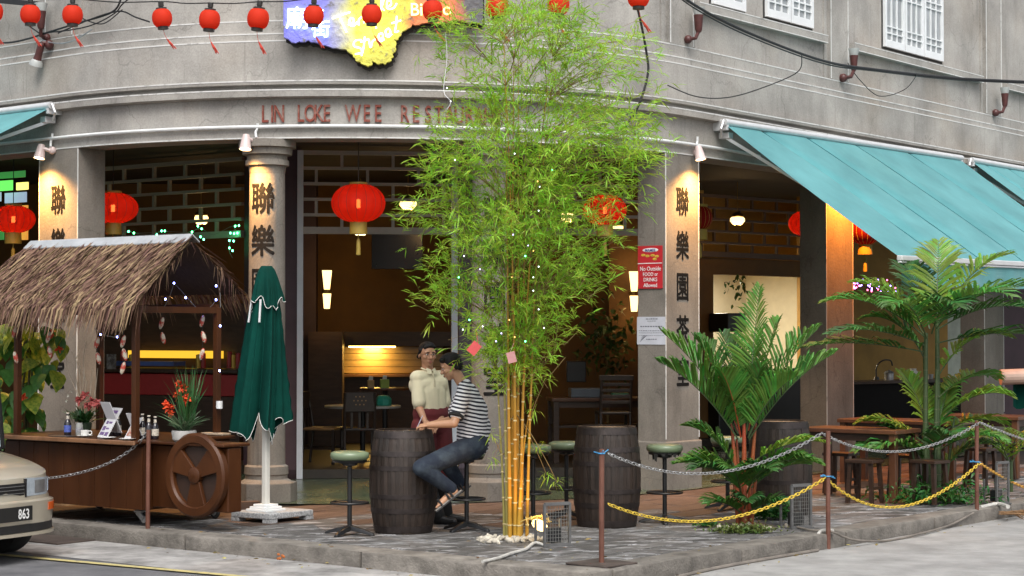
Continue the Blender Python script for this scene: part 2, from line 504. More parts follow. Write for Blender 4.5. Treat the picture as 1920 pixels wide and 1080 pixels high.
# pavement: bed plus every slab
BED = M('pavement_bed', (.018, .016, .014), .95, var=.4, scale=30)
ss = [S0 - 11 + i * .5 for i in range(22)] + [S0 + (S1 - S0) * i / 24 for i in range(25)] + [S1 + i * .8 for i in range(1, 24)]
mb = MB()
ring = [FP(s, -.3, -.012) for s in ss]
poly = [tuple(p) for p in ring] + [tuple(KP(30, .02, -.012)), tuple(KP(.02, .02, -.012)), tuple(KP(.02, 16, -.012))]
n = len(poly)
mb.add(poly, [tuple(range(n - 1, -1, -1))])
pave = P('pavement', mb, BED, kind='structure')
def slab_mat():
    m = M('pavement_stone', (.045, .042, .040), .75, col2=(.14, .135, .13), scale=3.2, bump=.5, bscale=38, rnd=.4, stretch=(1, 2.2, 1))
    t = m.node_tree; L = t.links; b = t.nodes['Principled BSDF']
    src = b.inputs['Base Color'].links[0].from_socket
    g_ = _n(t, 'ShaderNodeNewGeometry'); mp = _n(t, 'ShaderNodeMapping'); mp.inputs['Rotation'].default_value = (0, 0, -rad(51)); mp.inputs['Scale'].default_value = (1.3, 3.4, 1)
    L.new(g_.outputs['Position'], mp.inputs['Vector'])
    nz = _n(t, 'ShaderNodeTexNoise', Scale=2.1, Detail=8.0, Roughness=.72); L.new(mp.outputs[0], nz.inputs['Vector'])
    rp = _n(t, 'ShaderNodeMapRange'); rp.inputs['From Min'].default_value, rp.inputs['From Max'].default_value, rp.inputs['To Max'].default_value = .51, .62, .85
    L.new(nz.outputs['Fac'], rp.inputs['Value'])
    mx = _n(t, 'ShaderNodeMix', data_type='RGBA'); L.new(rp.outputs[0], mx.inputs[0]); L.new(src, mx.inputs[6]); mx.inputs[7].default_value = (.38, .38, .39, 1)
    L.new(mx.outputs[2], b.inputs['Base Color'])
    return m
SLAB = slab_mat()
SLABB = M('brown_pavement_stone', (.055, .03, .02), .62, col2=(.15, .10, .075), scale=4, bump=.5, bscale=38, rnd=.35, stretch=(1, 3, 1))
variants = []
for k in range(5):
    r = random.Random(k + 50)
    m = MB(); n_ = 3
    top = [(-.5, -.5), (-.17, -.5 + r.uniform(-.03, .03)), (.17, -.5 + r.uniform(-.03, .03)), (.5, -.5), (.5, .5), (.17, .5 + r.uniform(-.03, .03)), (-.17, .5 + r.uniform(-.03, .03)), (-.5, .5)]
    ins = [(x * .985, y * .95) for x, y in top]
    vs = [(x, y, -.03) for x, y in top] + [(x, y, -.008) for x, y in top] + [(x, y, r.uniform(-.002, .002)) for x, y in ins]
    fc = [tuple(range(16, 24))]
    for a in range(8):
        b = (a + 1) % 8
        fc += [(a, b, 8 + b, 8 + a), (8 + a, 8 + b, 16 + b, 16 + a)]
    m.add(vs, fc); variants.append(m)
base = []
for mat_ in (SLAB, SLABB):
    for m in variants:
        me = bpy.data.meshes.new('paving_slab'); me.from_pydata(m.v, [], m.f); me.materials.append(mat_); base.append(me)
rowh = .31
nrow = 0; nsl = 0
rz_s = math.atan2(DR.y, DR.x)
v = KW + .006
r = random.Random(3)
while v < 10.2:
    h = rowh * r.uniform(.85, 1.2)
    u = KW + .006
    umax = 12.5 if v < 3.6 else 7.5
    first = True
    while u < umax:
        L = r.uniform(.8, 1.7) * (r.uniform(.4, 1) if first else 1); first = False
        c = KP(u + L / 2, v + h / 2)
        px_ = 960 + F_PX * c.x / c.y
        e0, e1 = off_of(*KP(u, v + h / 2)[:2]), off_of(*c[:2])
        if e1 > -.15 and -80 < px_ < 2000:
            far = off_of(*c[:2])
            brown = r.random() < (.95 if far < 1.5 else .35 if far < 2.6 else .06)
            o = bpy.data.objects.new('paving_slab', base[(5 if brown else 0) + r.randrange(5)])
            COL.objects.link(o); o.parent = pave
            o.matrix_basis = Matrix.Translation((c.x, c.y, r.uniform(-.004, .003))) @ Matrix.Rotation(rz_s, 4, 'Z') @ Matrix.Rotation(r.uniform(-.004, .004), 4, 'X') @ Matrix.Diagonal((L - .015, h - .013, 1, 1))
            nsl += 1
        u += L
        if e0 < -.3: break
    v += h

# ------------------------------------------------------------------ the corner building
bld = E('restaurant_building', 'grey cement corner building with curved front, open arcade and Chinese characters on its pillars', 'building', (0, 0, 0))
SOF, Z2, Z1, ZL3, ZL2, ZL1, ZTOP = 3.856, 4.362, 4.452, 4.889, 4.968, 5.108, 7.9
ssf = [S0 - 10 + i for i in range(10)] + [S0 + (S1 - S0) * i / 72 for i in range(73)] + [S1 + i * 1.5 for i in range(1, 16)]
prof = [(-.40, SOF), (0, SOF), (0, Z2 - .085), (.095, Z2 - .07), (.10, Z2), (.05, Z2 + .004), (.05, Z1 - .045), (.115, Z1 - .035), (.12, Z1), (.03, Z1 + .008), (.03, ZL3), (.012, ZL3 + .006), (.012, ZL2),
        (-.006, ZL2 + .006), (-.006, ZL1), (-.05, ZL1 + .006), (-.05, ZTOP), (-.40, ZTOP)]
mb = MB(); mb.sweep(prof, ssf, True)
P('facade_wall', mb, CEMENT, bld)
for o_, z_ in ((.004, SOF + .001), (.102, Z2 - .006), (.122, Z1 - .005), (.033, ZL3 - .004), (.015, ZL2 - .004), (-.003, ZL1 - .004)):
    mb = MB(); h_ = .014
    mb.sweep([(o_ - .02, z_), (o_, z_), (o_, z_ + h_), (o_ - .02, z_ + h_)], ssf, True)
    P('edge_line', mb, EDGEW, bld)

# pillars
CHARS = '聯樂園茶室'
def square_pillar(pa, pb, depth, chars, cz, side):
    sa, sb = fs(pa), fs(pb)
    sm = (sa + sb) / 2; W = sb - sa
    Mf = FM(sm, -.003, 0)
    mb = MB(); mb.add([(-W / 2, 0, 0), (W / 2, 0, 0), (W / 2, 0, -depth), (-W / 2, 0, -depth), (-W / 2, SOF, 0), (W / 2, SOF, 0), (W / 2, SOF, -depth), (-W / 2, SOF, -depth)],
               [(0, 1, 5, 4), (1, 2, 6, 5), (2, 3, 7, 6), (3, 0, 4, 7)], Mf)
    o = P('pillar', mb, CEMENT_D, bld, bev=.012)
    mb = MB(); mb.box((0, .27, -depth / 2), (W + .05, .58, depth + .05), 0, Mf)
    P('plinth', mb, CEMENT_D, o, bev=.015)
    for sx in (-1, 1):
        mb = MB(); mb.box((sx * (W / 2 - .003), .58 + (SOF - .58) / 2, .0), (.012, SOF - .6, .008), 0, Mf)
        P('edge_line', mb, EDGEW, o)
    for ch, z in zip(chars, cz):
        m2 = MB(); m2.add(*brush(ch, .35, .78), Mf @ Matrix.Translation((.0, z, .0022)))
        P('painted_character', m2, INKBLK, o)
    return o, Mf, W
sc_ = lambda px: F_PX / FP(fs(px), 0, 0).y
zc = lambda px, py: ZC + (624.0 - py) / sc_(px)
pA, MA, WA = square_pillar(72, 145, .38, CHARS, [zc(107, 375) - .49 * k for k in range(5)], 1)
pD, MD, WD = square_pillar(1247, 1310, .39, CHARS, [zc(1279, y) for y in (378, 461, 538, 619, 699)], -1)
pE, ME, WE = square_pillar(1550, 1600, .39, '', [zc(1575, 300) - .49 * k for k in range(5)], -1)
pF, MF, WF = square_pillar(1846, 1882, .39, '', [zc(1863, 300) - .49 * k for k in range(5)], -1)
def round_pillar(px, czpx):
    s = fs(px)
    c = FP(s, -.20, 0)
    ang = math.atan2(plan(s)[1].y, plan(s)[1].x)
    mb = MB()
    r_ = .198
    mb.lathe([(r_ * 1.02, .36), (r_, .8), (r_ * .985, 2.2), (r_ * .95, 3.56)], 40, c, cap=False)
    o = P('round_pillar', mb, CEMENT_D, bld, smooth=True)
    mb = MB(); mb.lathe([(.0, 3.856), (.305, 3.854), (.305, 3.775), (.27, 3.765), (.262, 3.70), (.215, 3.69), (.215, 3.645), (.232, 3.64), (.232, 3.585), (.20, 3.575), (.19, 3.5)], 40, c, cap=False)
    P('capital', mb, CEMENT_D, o, smooth=True, ang=25)
    mb = MB(); mb.lathe([(.20, .40), (.232, .38), (.235, .30), (.225, .285), (.225, .25), (.275, .22), (.285, .21)], 40, c, cap=False)
    P('base_moulding', mb, CEMENT_D, o, smooth=True, ang=25)
    R8 = .33
    pts = [(R8 * math.cos(ang + PI / 8 + k * PI / 4), R8 * math.sin(ang + PI / 8 + k * PI / 4)) for k in range(8)]
    mb = MB(); mb.prism(pts, .215, Matrix.Translation((c.x, c.y, 0)))
    P('plinth', mb, CEMENT_D, o, bev=.012)
    n = plan(s)[2]
    base_a = math.atan2(n.y, n.x)
    for k, ch in enumerate(CHARS):
        bm = bmesh.new()
        vs, fc = brush(ch, .35, .85)
        vv = [bm.verts.new(p) for p in vs]
        for f in fc:
            try: bm.faces.new([vv[i] for i in f])
            except ValueError: pass
        for q in range(-6, 7): bmesh.ops.bisect_plane(bm, geom=bm.verts[:] + bm.edges[:] + bm.faces[:], plane_co=(q * .022, 0, 0), plane_no=(1, 0, 0))
        bm.verts.index_update()
        m2 = MB(); zz = czpx[k]
        pts3 = []
        for v_ in bm.verts:
            a = base_a + v_.co.x / .2
            R_ = float(np.interp(zz + v_.co.y, [.36, .8, 2.2, 3.56], [.202, .198, .195, .188])) + .0022 + v_.co.z
            pts3.append((c.x + R_ * math.cos(a), c.y + R_ * math.sin(a), zz + v_.co.y))
        m2.add(pts3, [tuple(v_.index for v_ in f.verts) for f in bm.faces]); bm.free()
        P('painted_character', m2, INKBLK, o)
    return o, c
pB, cB = round_pillar(490, [zc(484, 372) - .452 * k for k in range(5)])
pC, cC = round_pillar(930, [zc(945, 715) + .452 * (4 - k) for k in range(5)])

# upper storey: pilasters, sill bands, windows
def pilaster(pa, pb):
    sa, sb = fs(pa), fs(pb)
    ssx = [lerp(sa, sb, i / 4) for i in range(5)]
    mb = MB(); mb.sweep([(-.06, ZL1 + .01), (.0, ZL1 + .01), (.0, ZTOP - .1), (-.06, ZTOP - .1)], ssx, True)
    o = P('pilaster', mb, CEMENT, bld)
    for s in (sa, sb):
        m2 = MB(); m2.sweep([(.0, ZL1 + .02), (.006, ZL1 + .02), (.006, ZTOP - .12), (.0, ZTOP - .12)], [s - .008, s + .008], True)
        P('edge_line', m2, EDGEW, o)
    for s, d in ((sa - .10, 1), (sb + .10, -1)):
        m2 = MB(); m2.sweep([(-.06, ZL1 + .01), (-.028, ZL1 + .01), (-.028, ZTOP - .1), (-.06, ZTOP - .1)], [s - .03, s + .03], True)
        P('side_strip', m2, CEMENT, o)
for a, b in ((82, 132), (1258, 1301), (1560, 1592), (1852, 1880)): pilaster(a, b)
def sill(pa, pb, z0, z1):
    sa, sb = fs(pa), fs(pb)
    n = 10; ssx = [lerp(sa, sb, i / n) for i in range(n + 1)]
    mb = MB(); mb.sweep([(-.06, z0), (.045, z0), (.045, z1), (-.06, z1)], ssx, True)
    o = P('window_sill', mb, CEMENT, bld)
    for z in (z0 - .0, z1 - .012):
        m2 = MB(); m2.sweep([(.043, z), (.048, z), (.048, z + .012), (.043, z + .012)], ssx, True)
        P('edge_line', m2, EDGEW, o)
zs = zat(1550, 82); 
sill(1307, 1549, zs - .0, zs + .105)
sill(1599, 1842, zs - .0, zs + .105)
sill(1887, 2060, zs - .0, zs + .105)
PANE = M('curtained_window_glass', (.30, .32, .33), .12, var=.25, scale=3, spec=.8)
REVEAL_SHADE = M('reveal_shade', (.03, .028, .026), .8)  # recess shade put in as a dark plate; the wall is not cut
def window(cs, z0, h):
    """cs: pixel pairs of the casement edges"""
    sa, sb = fs(cs[0][0]) - .03, fs(cs[-1][1]) + .03
    sm = (sa + sb) / 2
    o = P('window', MB().sweep([(-.06, z0 - .03), (-.044, z0 - .03), (-.044, z0 + h + .03), (-.06, z0 + h + .03)], [sa, sm, sb], True), REVEAL_SHADE, bld)
    for a, b in cs:
        s0, s1 = fs(a), fs(b); s = (s0 + s1) / 2; W = abs(s1 - s0) - .012
        Mw = FM(s, -.038, z0)
        mb = MB()
        fw = min(.05, W * .16)
        mb.box((-W / 2 + fw / 2, h / 2, .015), (fw, h, .04), 0, Mw); mb.box((W / 2 - fw / 2, h / 2, .015), (fw, h, .04), 0, Mw)
        bh = .10
        mb.box((0, bh / 2, .015), (W - 2 * fw, bh, .04), 0, Mw); mb.box((0, h - fw / 2, .015), (W - 2 * fw, fw, .04), 0, Mw)
        iw = W - 2 * fw
        for q in (-1, 1): mb.box((q * iw / 6, h / 2 + .02, .015), (.018, h - .15, .025), 0, Mw)
        for zz in (bh + .10, bh + .19, bh + .62, bh + .71, h - .25): 
            mb.box((0, zz, .015), (iw, .018, .024), 0, Mw)
        c = P('casement', mb, WHITE, o)
        m2 = MB(); m2.box((0, h / 2 + .03, .004), (iw + .01, h - .12, .006), 0, Mw)
        P('pane', m2, PANE, o)
window([(1340, 1402)], zat(1370, 14), 1.5)
window([(1441, 1486), (1487, 1529)], zat(1486, 42), 1.5)
window([(1663, 1700), (1701, 1736), (1737, 1773)], zat(1718, 101), 1.5)
window([(1945, 1985), (1986, 2030)], zat(1718, 101), 1.5)

# raised lettering on the beam
REDL = M('worn_red_paint', (.24, .05, .03), .75, col2=(.33, .22, .18), thr=(.5, .75), scale=16)
letters = 'LIN LOKE WEE RESTAURANT'
lx = {0: 496, 1: 510, 2: 523, 4: 563, 5: 581, 6: 597, 7: 612, 9: 661, 10: 687, 11: 708, 13: 758, 14: 779, 15: 802, 16: 822, 17: 842, 18: 860, 19: 879, 20: 897, 21: 916, 22: 934}
zl = zat(700, 212)
for i, ch in enumerate(letters):
    if ch == ' ': continue
    mb = MB(); mb.add(*text(ch, .262, .014, .004, .62), FM(fs(lx[i]), .012, zl))
    P('raised_letter', mb, REDL, bld)

# service conduit along the beam
CONDUIT = M('white_plastic_conduit', (.68, .70, .70), .4, var=.1)
zp = zat(600, 237)
mb = MB(); mb.tube([FP(lerp(fs(-10), fs(1420), i / 70), .035, zp + (.0 if i < 64 else -.004 * (i - 64))) for i in range(71)], .019, 8)
P('conduit_pipe', mb, CONDUIT, bld, smooth=True)

# ------------------------------------------------------------------ arcade and rooms behind
K1, K2 = Vector((-2.78, 23.35, 0)), Vector((1.75, 23.86, 0))
L1_, L2_ = Vector((-3.43, 24.2, 0)), Vector((-9.6, 28.7, 0))
R1_ = Vector((2.4, 29.5, 0)); RDIR = Vector((.735, .678, 0)); R2_ = R1_ + RDIR * 11
GREENT = M('green_glazed_floor', (.045, .085, .06), .25, col2=(.10, .11, .055), scale=1.6, bump=.06, bscale=20)
OCHRE = M('ochre_plaster', (.14, .068, .016), .75, var=.22, scale=2.5, bump=.1)
MAROON = M('dark_maroon_plaster', (.055, .03, .04), .6, var=.2, scale=3)
PURPLE = M('purple_grey_plaster', (.10, .075, .095), .6, var=.15, scale=3)
CEIL = M('dark_ceiling', (.025, .018, .014), .8, var=.3, scale=3)  # dark mottled tone over the whole ceiling
SHOPF = M('worn_dark_floor', (.035, .027, .02), .4, var=.4, scale=4)
ring = [FP(s, .10, .008) for s in ss if S0 - 9 <= s <= S1 + 18]
poly = [tuple(p) for p in ring] + [(26, 44, .008), (-13, 44, .008)]
mb = MB(); n = len(poly); mb.add(poly, [tuple(range(n))])
P('arcade_floor', mb, GREENT, bld)
poly = [(L2_.x, L2_.y), (L1_.x, L1_.y), (K1.x, K1.y), (K2.x, K2.y), (R1_.x, R1_.y), (R2_.x, R2_.y), (R2_.x, 44), (L2_.x - 3, 44)]
mb = MB(); mb.prism(poly, .11, None, .012); P('shop_floor', mb, SHOPF, bld)
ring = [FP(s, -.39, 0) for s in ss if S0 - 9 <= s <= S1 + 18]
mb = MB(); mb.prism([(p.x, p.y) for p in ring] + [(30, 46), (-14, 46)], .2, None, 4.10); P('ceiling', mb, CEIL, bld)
def wall(name, a, b, z0, z1, th, mat, parent=bld, out=1):
    a, b = Vector(a), Vector(b); d = (b - a).normalized(); n_ = Vector((-d.y, d.x, 0)) * th
    mb = MB(); mb.prism([(a.x, a.y), (b.x, b.y), ((b + n_).x, (b + n_).y), ((a + n_).x, (a + n_).y)], z1 - z0, None, z0)
    return P(name, mb, mat, parent)
CD = (K2 - K1).normalized()
def onc(px):
    """point of the middle inner wall at that pixel column"""
    u = (px - 960) / F_PX
    t = (u * K1.y - K1.x) / (CD.x - u * CD.y)
    return K1 + CD * t
ZB, ZT = 3.06, 4.02
wall('corner_pier', onc(522), onc(557), .01, 4.09, .35, MAROON)
wall('middle_pier', onc(860), onc(903), .01, 4.09, .25, PURPLE)
wall('end_pier', onc(1213), K2 + CD * .25, .01, 4.09, .3, PURPLE)
FRAMEW = M('blue_white_frame_paint', (.56, .60, .66), .45, var=.1, scale=3)
LATW = M('grey_lattice_paint', (.38, .35, .32), .55, var=.15, scale=4)
def unit_bar(mat): 
    me = bpy.data.meshes.new('lattice_bar'); m_ = MB(); m_.box((0, 0, 0), (1, 1, 1)); me.from_pydata(m_.v, [], m_.f); me.materials.append(mat); return me
UB = {}
def lattice(a, b, zb, zt, rows, step, mat, th=.036, jamb=True, name='lattice_screen', z0=0.01):
    """a timber frame with a brick-bond lattice over the doorway; every rail and mullion its own piece"""
    a, b = Vector(a), Vector(b); d = (b - a).normalized(); L = (b - a).length; rz = math.atan2(d.y, d.x)
    n_ = Vector((-d.y, d.x, 0))
    e = MB(); m_ = (a + b) / 2
    e.bar(a + Vector((0, 0, zb)) , b + Vector((0, 0, zb)), .07, .085)
    o = P(name, e, mat, bld)
    if mat not in UB: UB[mat] = unit_bar(mat)
    def bar(p, sx, sy, sz):
        q = bpy.data.objects.new('lattice_bar', UB[mat]); COL.objects.link(q); q.parent = o
        q.matrix_basis = Matrix.Translation(p) @ Matrix.Rotation(rz, 4, 'Z') @ Matrix.Diagonal((sx, sy, sz, 1))
    rh = (zt - zb) / rows
    for k in range(1, rows + 1): bar(m_ + Vector((0, 0, zb + rh * k)), L, .05, th if k < rows else .05)
    for k in range(rows):
        x = step * (.5 if k % 2 else 1.0) - .12
        while x < L - .05:
            bar(a + d * x + Vector((0, 0, zb + rh * (k + .5))), th, .044, rh - th - .006)
            x += step
    if jamb:
        for p in (a, b):
            m2 = MB(); m2.box((p.x, p.y, (z0 + zt + .025) / 2), (.075, .09, zt + .025 - z0), rz)
            P('door_jamb', m2, FRAMEW, o, bev=.004)
    return o
lattice(onc(562.5), onc(852), ZB, ZT, 5, .63, FRAMEW if 0 else LATW)
lattice(onc(908), onc(1208), ZB, ZT, 5, .63, LATW)
lattice(L1_, L1_ + (L2_ - L1_).normalized() * 2.9, ZB, ZT, 5, .58, LATW, jamb=False)
wall('left_pier', L1_ + Vector((.02, 0, 0)), K1 + Vector((.1, .2, 0)), .01, 4.09, .1, MAROON)
ra = R1_ + RDIR * .3
LATO = M('brown_lattice_paint', (.10, .065, .045), .6, var=.15)
lattice(ra, ra + RDIR * 3.6, 3.05, 3.98, 5, .62, LATO, jamb=False)
wall('return_wall', K2 + Vector((.02, .32, 0)), R1_, .13, 4.09, .1, OCHRE)
# right: ochre wall under the lattice, with the opening to a white room
u_ = lambda px: ((px - 960) / F_PX * R1_.y - R1_.x) / (RDIR.x - (px - 960) / F_PX * RDIR.y)
tA, tB, tC = u_(1343), u_(1512), u_(1782)
nb = Vector((-RDIR.y, RDIR.x, 0))
q = lambda t: R1_ + RDIR * t + nb * .06
wall('ochre_wall', q(-.2), q(tA), .13, 3.0, .14, OCHRE)
wall('ochre_wall', q(tA), q(tB), at(1420, 517, q((tA + tB) / 2).y).z, 3.0, .14, OCHRE)
wall('wood_panel', q(tA) + nb * .02, q(tB) + nb * .02, .13, at(1420, 692, q((tA + tB) / 2).y).z, .1, M('dark_low_shelf', (.02, .013, .009), .5))
wall('ochre_wall', q(tB), q(tC), .13, 4.09, .14, M('lit_ochre_plaster', (.34, .19, .04), .75, var=.2, scale=2.5))  # warm glow on this stretch put into a lighter ochre
wall('ochre_wall', q(tA - 1.2) + nb * .9, q(tB + 2.6) + nb * .9, 3.0, 4.09, .1, M('lit_ochre_plaster', (0, 0, 0)))  # same ochre with the glow in its colour, behind the lattice
wall('pale_wall', q(tC), q(tC + .8), .13, 4.09, .14, M('pale_green_plaster', (.42, .45, .38), .7))
wall('ochre_wall', q(tC + .8), q(16), .13, 4.09, .14, MAROON)
WROOM = M('white_room_plaster', (.66, .62, .5), .7, var=.06)
bk = nb * 2.2
wall('white_room_wall', q(tA - .3) + bk, q(tB + 4.5) + bk, .13, 4.09, .1, WROOM)
wall('white_room_wall', q(tA) + nb * .2, q(tA) + bk, .13, 4.09, .08, M('yellow_room_plaster', (.62, .42, .12), .7))
wall('white_room_wall', q(tB + 1.2) + nb * .2, q(tB + 1.2) + bk, .13, 4.09, .08, WROOM)
# back and side walls
wall('rear_wall', (-13.5, 45.5, 0), (29, 45.5, 0), -.1, 4.2, .3, CEMENT)
wall('rear_wall', (-13.5, 28.6, 0), (-13.5, 45.4, 0), -.1, 4.2, .3, CEMENT)
wall('rear_wall', (28.6, 45.4, 0), (17.5, 43.0, 0), -.1, 4.2, .3, CEMENT)
wall('back_wall', (-11, 29.2, 0), (2.3, 29.2, 0), .13, 4.09, .15, OCHRE)
wall('side_wall', (-10.9, 20.5, 0), (-11.1, 29.1, 0), .01, 4.09, .15, OCHRE)
DW2 = M('dark_brown_panel', (.05, .028, .016), .45, var=.3, scale=4, stretch=(1, 1, 6))
wall('wood_panel', at(578, 700, 28.2).xy.to_3d(), at(642, 700, 28.2).xy.to_3d(), .13, at(610, 622, 28.2).z, .3, DW2)
wall('wood_panel', at(640, 700, 28.9).xy.to_3d(), at(905, 700, 28.9).xy.to_3d(), .13, at(610, 702, 28.9).z, .1, DW2)
wall('wood_panel', at(642, 700, 28.7).xy.to_3d(), at(905, 700, 28.7).xy.to_3d(), at(700, 649, 28.7).z, at(700, 622, 28.7).z, .3, DW2)
wall('wood_panel', at(568, 700, 28.6).xy.to_3d(), at(592, 700, 28.6).xy.to_3d(), .13, 4.09, .3, MAROON)
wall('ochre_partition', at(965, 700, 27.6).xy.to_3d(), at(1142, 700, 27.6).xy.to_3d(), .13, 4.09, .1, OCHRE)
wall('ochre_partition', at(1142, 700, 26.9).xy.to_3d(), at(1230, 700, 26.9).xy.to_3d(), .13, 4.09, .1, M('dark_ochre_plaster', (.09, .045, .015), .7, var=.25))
# ------------------------------------------------------------------ lamps on the building
WARM = (1.0, .49, .13)
BULB = EM('warm_lamp_glass', (1.0, .72, .36), 9.0)
PINKW = M('pinkish_white_enamel', (.60, .48, .46), .4, var=.12)
def light(name, kind, loc, energy, col, parent, size=.05, **kw):
    d = bpy.data.lights.new(name, kind); d.energy = energy; d.color = col
    if kind != 'SUN': d.shadow_soft_size = size
    for k, v in kw.items(): setattr(d, k, v)
    o = bpy.data.objects.new(name, d); COL.objects.link(o); o.parent = parent
    o.location = wmat(parent).inverted() @ Vector(loc)
    return o
def pillar_lamp(px, py, off, label, power=190):
    s = fs(px); z = zat(px, py, off)
    base = FP(s, off, z)
    o = E('pillar_spotlight', label, 'spotlight', base, 0, 'spotlights above the painted pillars')
    p, t, n = plan(s)
    def X(a, b, c): return base + t * a + n * b + Vector((0, 0, c))     # right, out, up
    ax = Vector((0, 0, 1)) + n * -.22
    rot = (-ax).to_track_quat('Z', 'Y').to_matrix().to_4x4()
    mb = MB(); mb.lathe([(.03, -.16), (.036, -.158), (.045, -.12), (.062, -.01), (.068, .0), (.062, .002), (.04, -.1), (.0, -.11)], 20, (0, 0, 0), Matrix.Translation(X(0, .12, .03)) @ rot, cap=False)
    P('lamp_shade', mb, PINKW, o, smooth=True)
    mb = MB(); mb.ell((0, 0, -.02), (.054, .054, .03), 14, 8, Matrix.Identity(4)); mb.v = [tuple((Matrix.Translation(X(0, .12, .03)) @ rot) @ Vector(v)) for v in mb.v]
    P('bulb', mb, BULB, o, smooth=True)
    mb = MB(); mb.tube([X(.10, -off + .02, .13), X(.07, .04, .12), X(.03, .09, .14)], .022, 8); mb.ell(X(.09, -off + .03, .12), (.045, .03, .045))
    P('bracket', mb, PINKW, o, smooth=True)
    mb = MB(); mb.tube(spline([X(.10, -off + .035, .31), X(.095, -off + .035, .25), X(.08, .02, .22), X(.09, -off + .05, .16)], 5), .014, 8)
    P('feed_pipe', mb, CONDUIT, o, smooth=True)
    l = light('spot_light', 'SPOT', X(0, .22, .02), power, WARM if power < 400 else (1.0, .28, .03), o, .03, spot_size=rad(130), spot_blend=.9)
    l.rotation_euler = (Vector((0, 0, 1)) + n * .02).to_track_quat('Z', 'Y').to_euler()
    return o
pillar_lamp(91, 303, .02, 'lit spotlight in a pinkish shade over the square pillar behind the thatched cart')
pillar_lamp(467, 287, .02, 'lit spotlight in a pinkish shade over the round pillar behind the green umbrella')
pillar_lamp(1295, 305, .02, 'lit spotlight in a pinkish shade over the square pillar with the red notice')
pillar_lamp(1574, 318, .02, 'lit spotlight under the large teal awning above its orange glowing pillar', 401)

REDBR = M('dark_red_lamp_metal', (.075, .022, .02), .45, var=.3, scale=12)
FROST = M('dusty_frosted_glass', (.42, .44, .43), .35, var=.2)
def uplight(px, py, sc, label, down=False):
    s = fs(px); z = zat(px, py); base = FP(s, .0, z); p, t, n = plan(s)
    o = E('wall_uplight', label, 'wall lamp', base, 0, 'dark red lamps on the upper front')
    X = lambda a, b, c: base + (t * a + n * b + Vector((0, 0, c))) * sc
    mb = MB(); mb.ell(X(-.02, .03, -.03), (.05 * sc, .05 * sc, .05 * sc)); mb.tube([X(-.02, .03, -.03), X(.0, .12, -.02), X(.03, .14, .06)], .022 * sc, 8)
    P('bracket', mb, REDBR, o, smooth=True)
    mb = MB(); mb.lathe([(.03, 0), (.042, .03), (.05, .13), (.058, .2), (.045, .2), (.04, .1)], 16, X(.03, .14, .05), cap=True)
    P('lamp_body', mb, REDBR, o, smooth=True)
    mb = MB(); mb.lathe([(.052, .2), (.06, .23), (.075, .29), (.07, .29), (.05, .22)], 18, X(.03, .14, .05), cap=False)
    P('glass_cup', mb, FROST, o, smooth=True)
    if down:
        ax = (Vector((0, 0, -1)) - t * .45).normalized(); rot = ax.to_track_quat('Z', 'Y').to_matrix().to_4x4()
        T = Matrix.Translation(X(.02, .12, -.10)) @ rot
        mb = MB(); mb.ell(X(.06, .05, -.12), (.05, .05, .06)); mb.tube([X(.06, .05, -.1), X(.02, .12, -.1)], .02, 8); mb.lathe([(.025, 0), (.04, .02), (.042, .16), (.05, .2), (.045, .2)], 16, (0, 0, 0), T)
        P('floodlight_body', mb, REDBR, o, smooth=True)
        mb = MB(); mb.lathe([(.05, .2), (.07, .23), (.078, .27), (.0, .285)], 18, (0, 0, 0), T, cap=False); P('floodlight_glass', mb, FROST, o, smooth=True)
uplight(90, 66, 1.0, 'dark red wall lamp with a second floodlight hanging below, beside the left pilaster', True)
uplight(1289, 70, 1.0, 'dark red wall lamp on the pilaster nearest the bamboo')
uplight(1580, 142, 1.15, 'dark red wall lamp behind the heavy black cable')
uplight(1866, 208, 1.15, 'dark red wall lamp on the pilaster above the far awning')

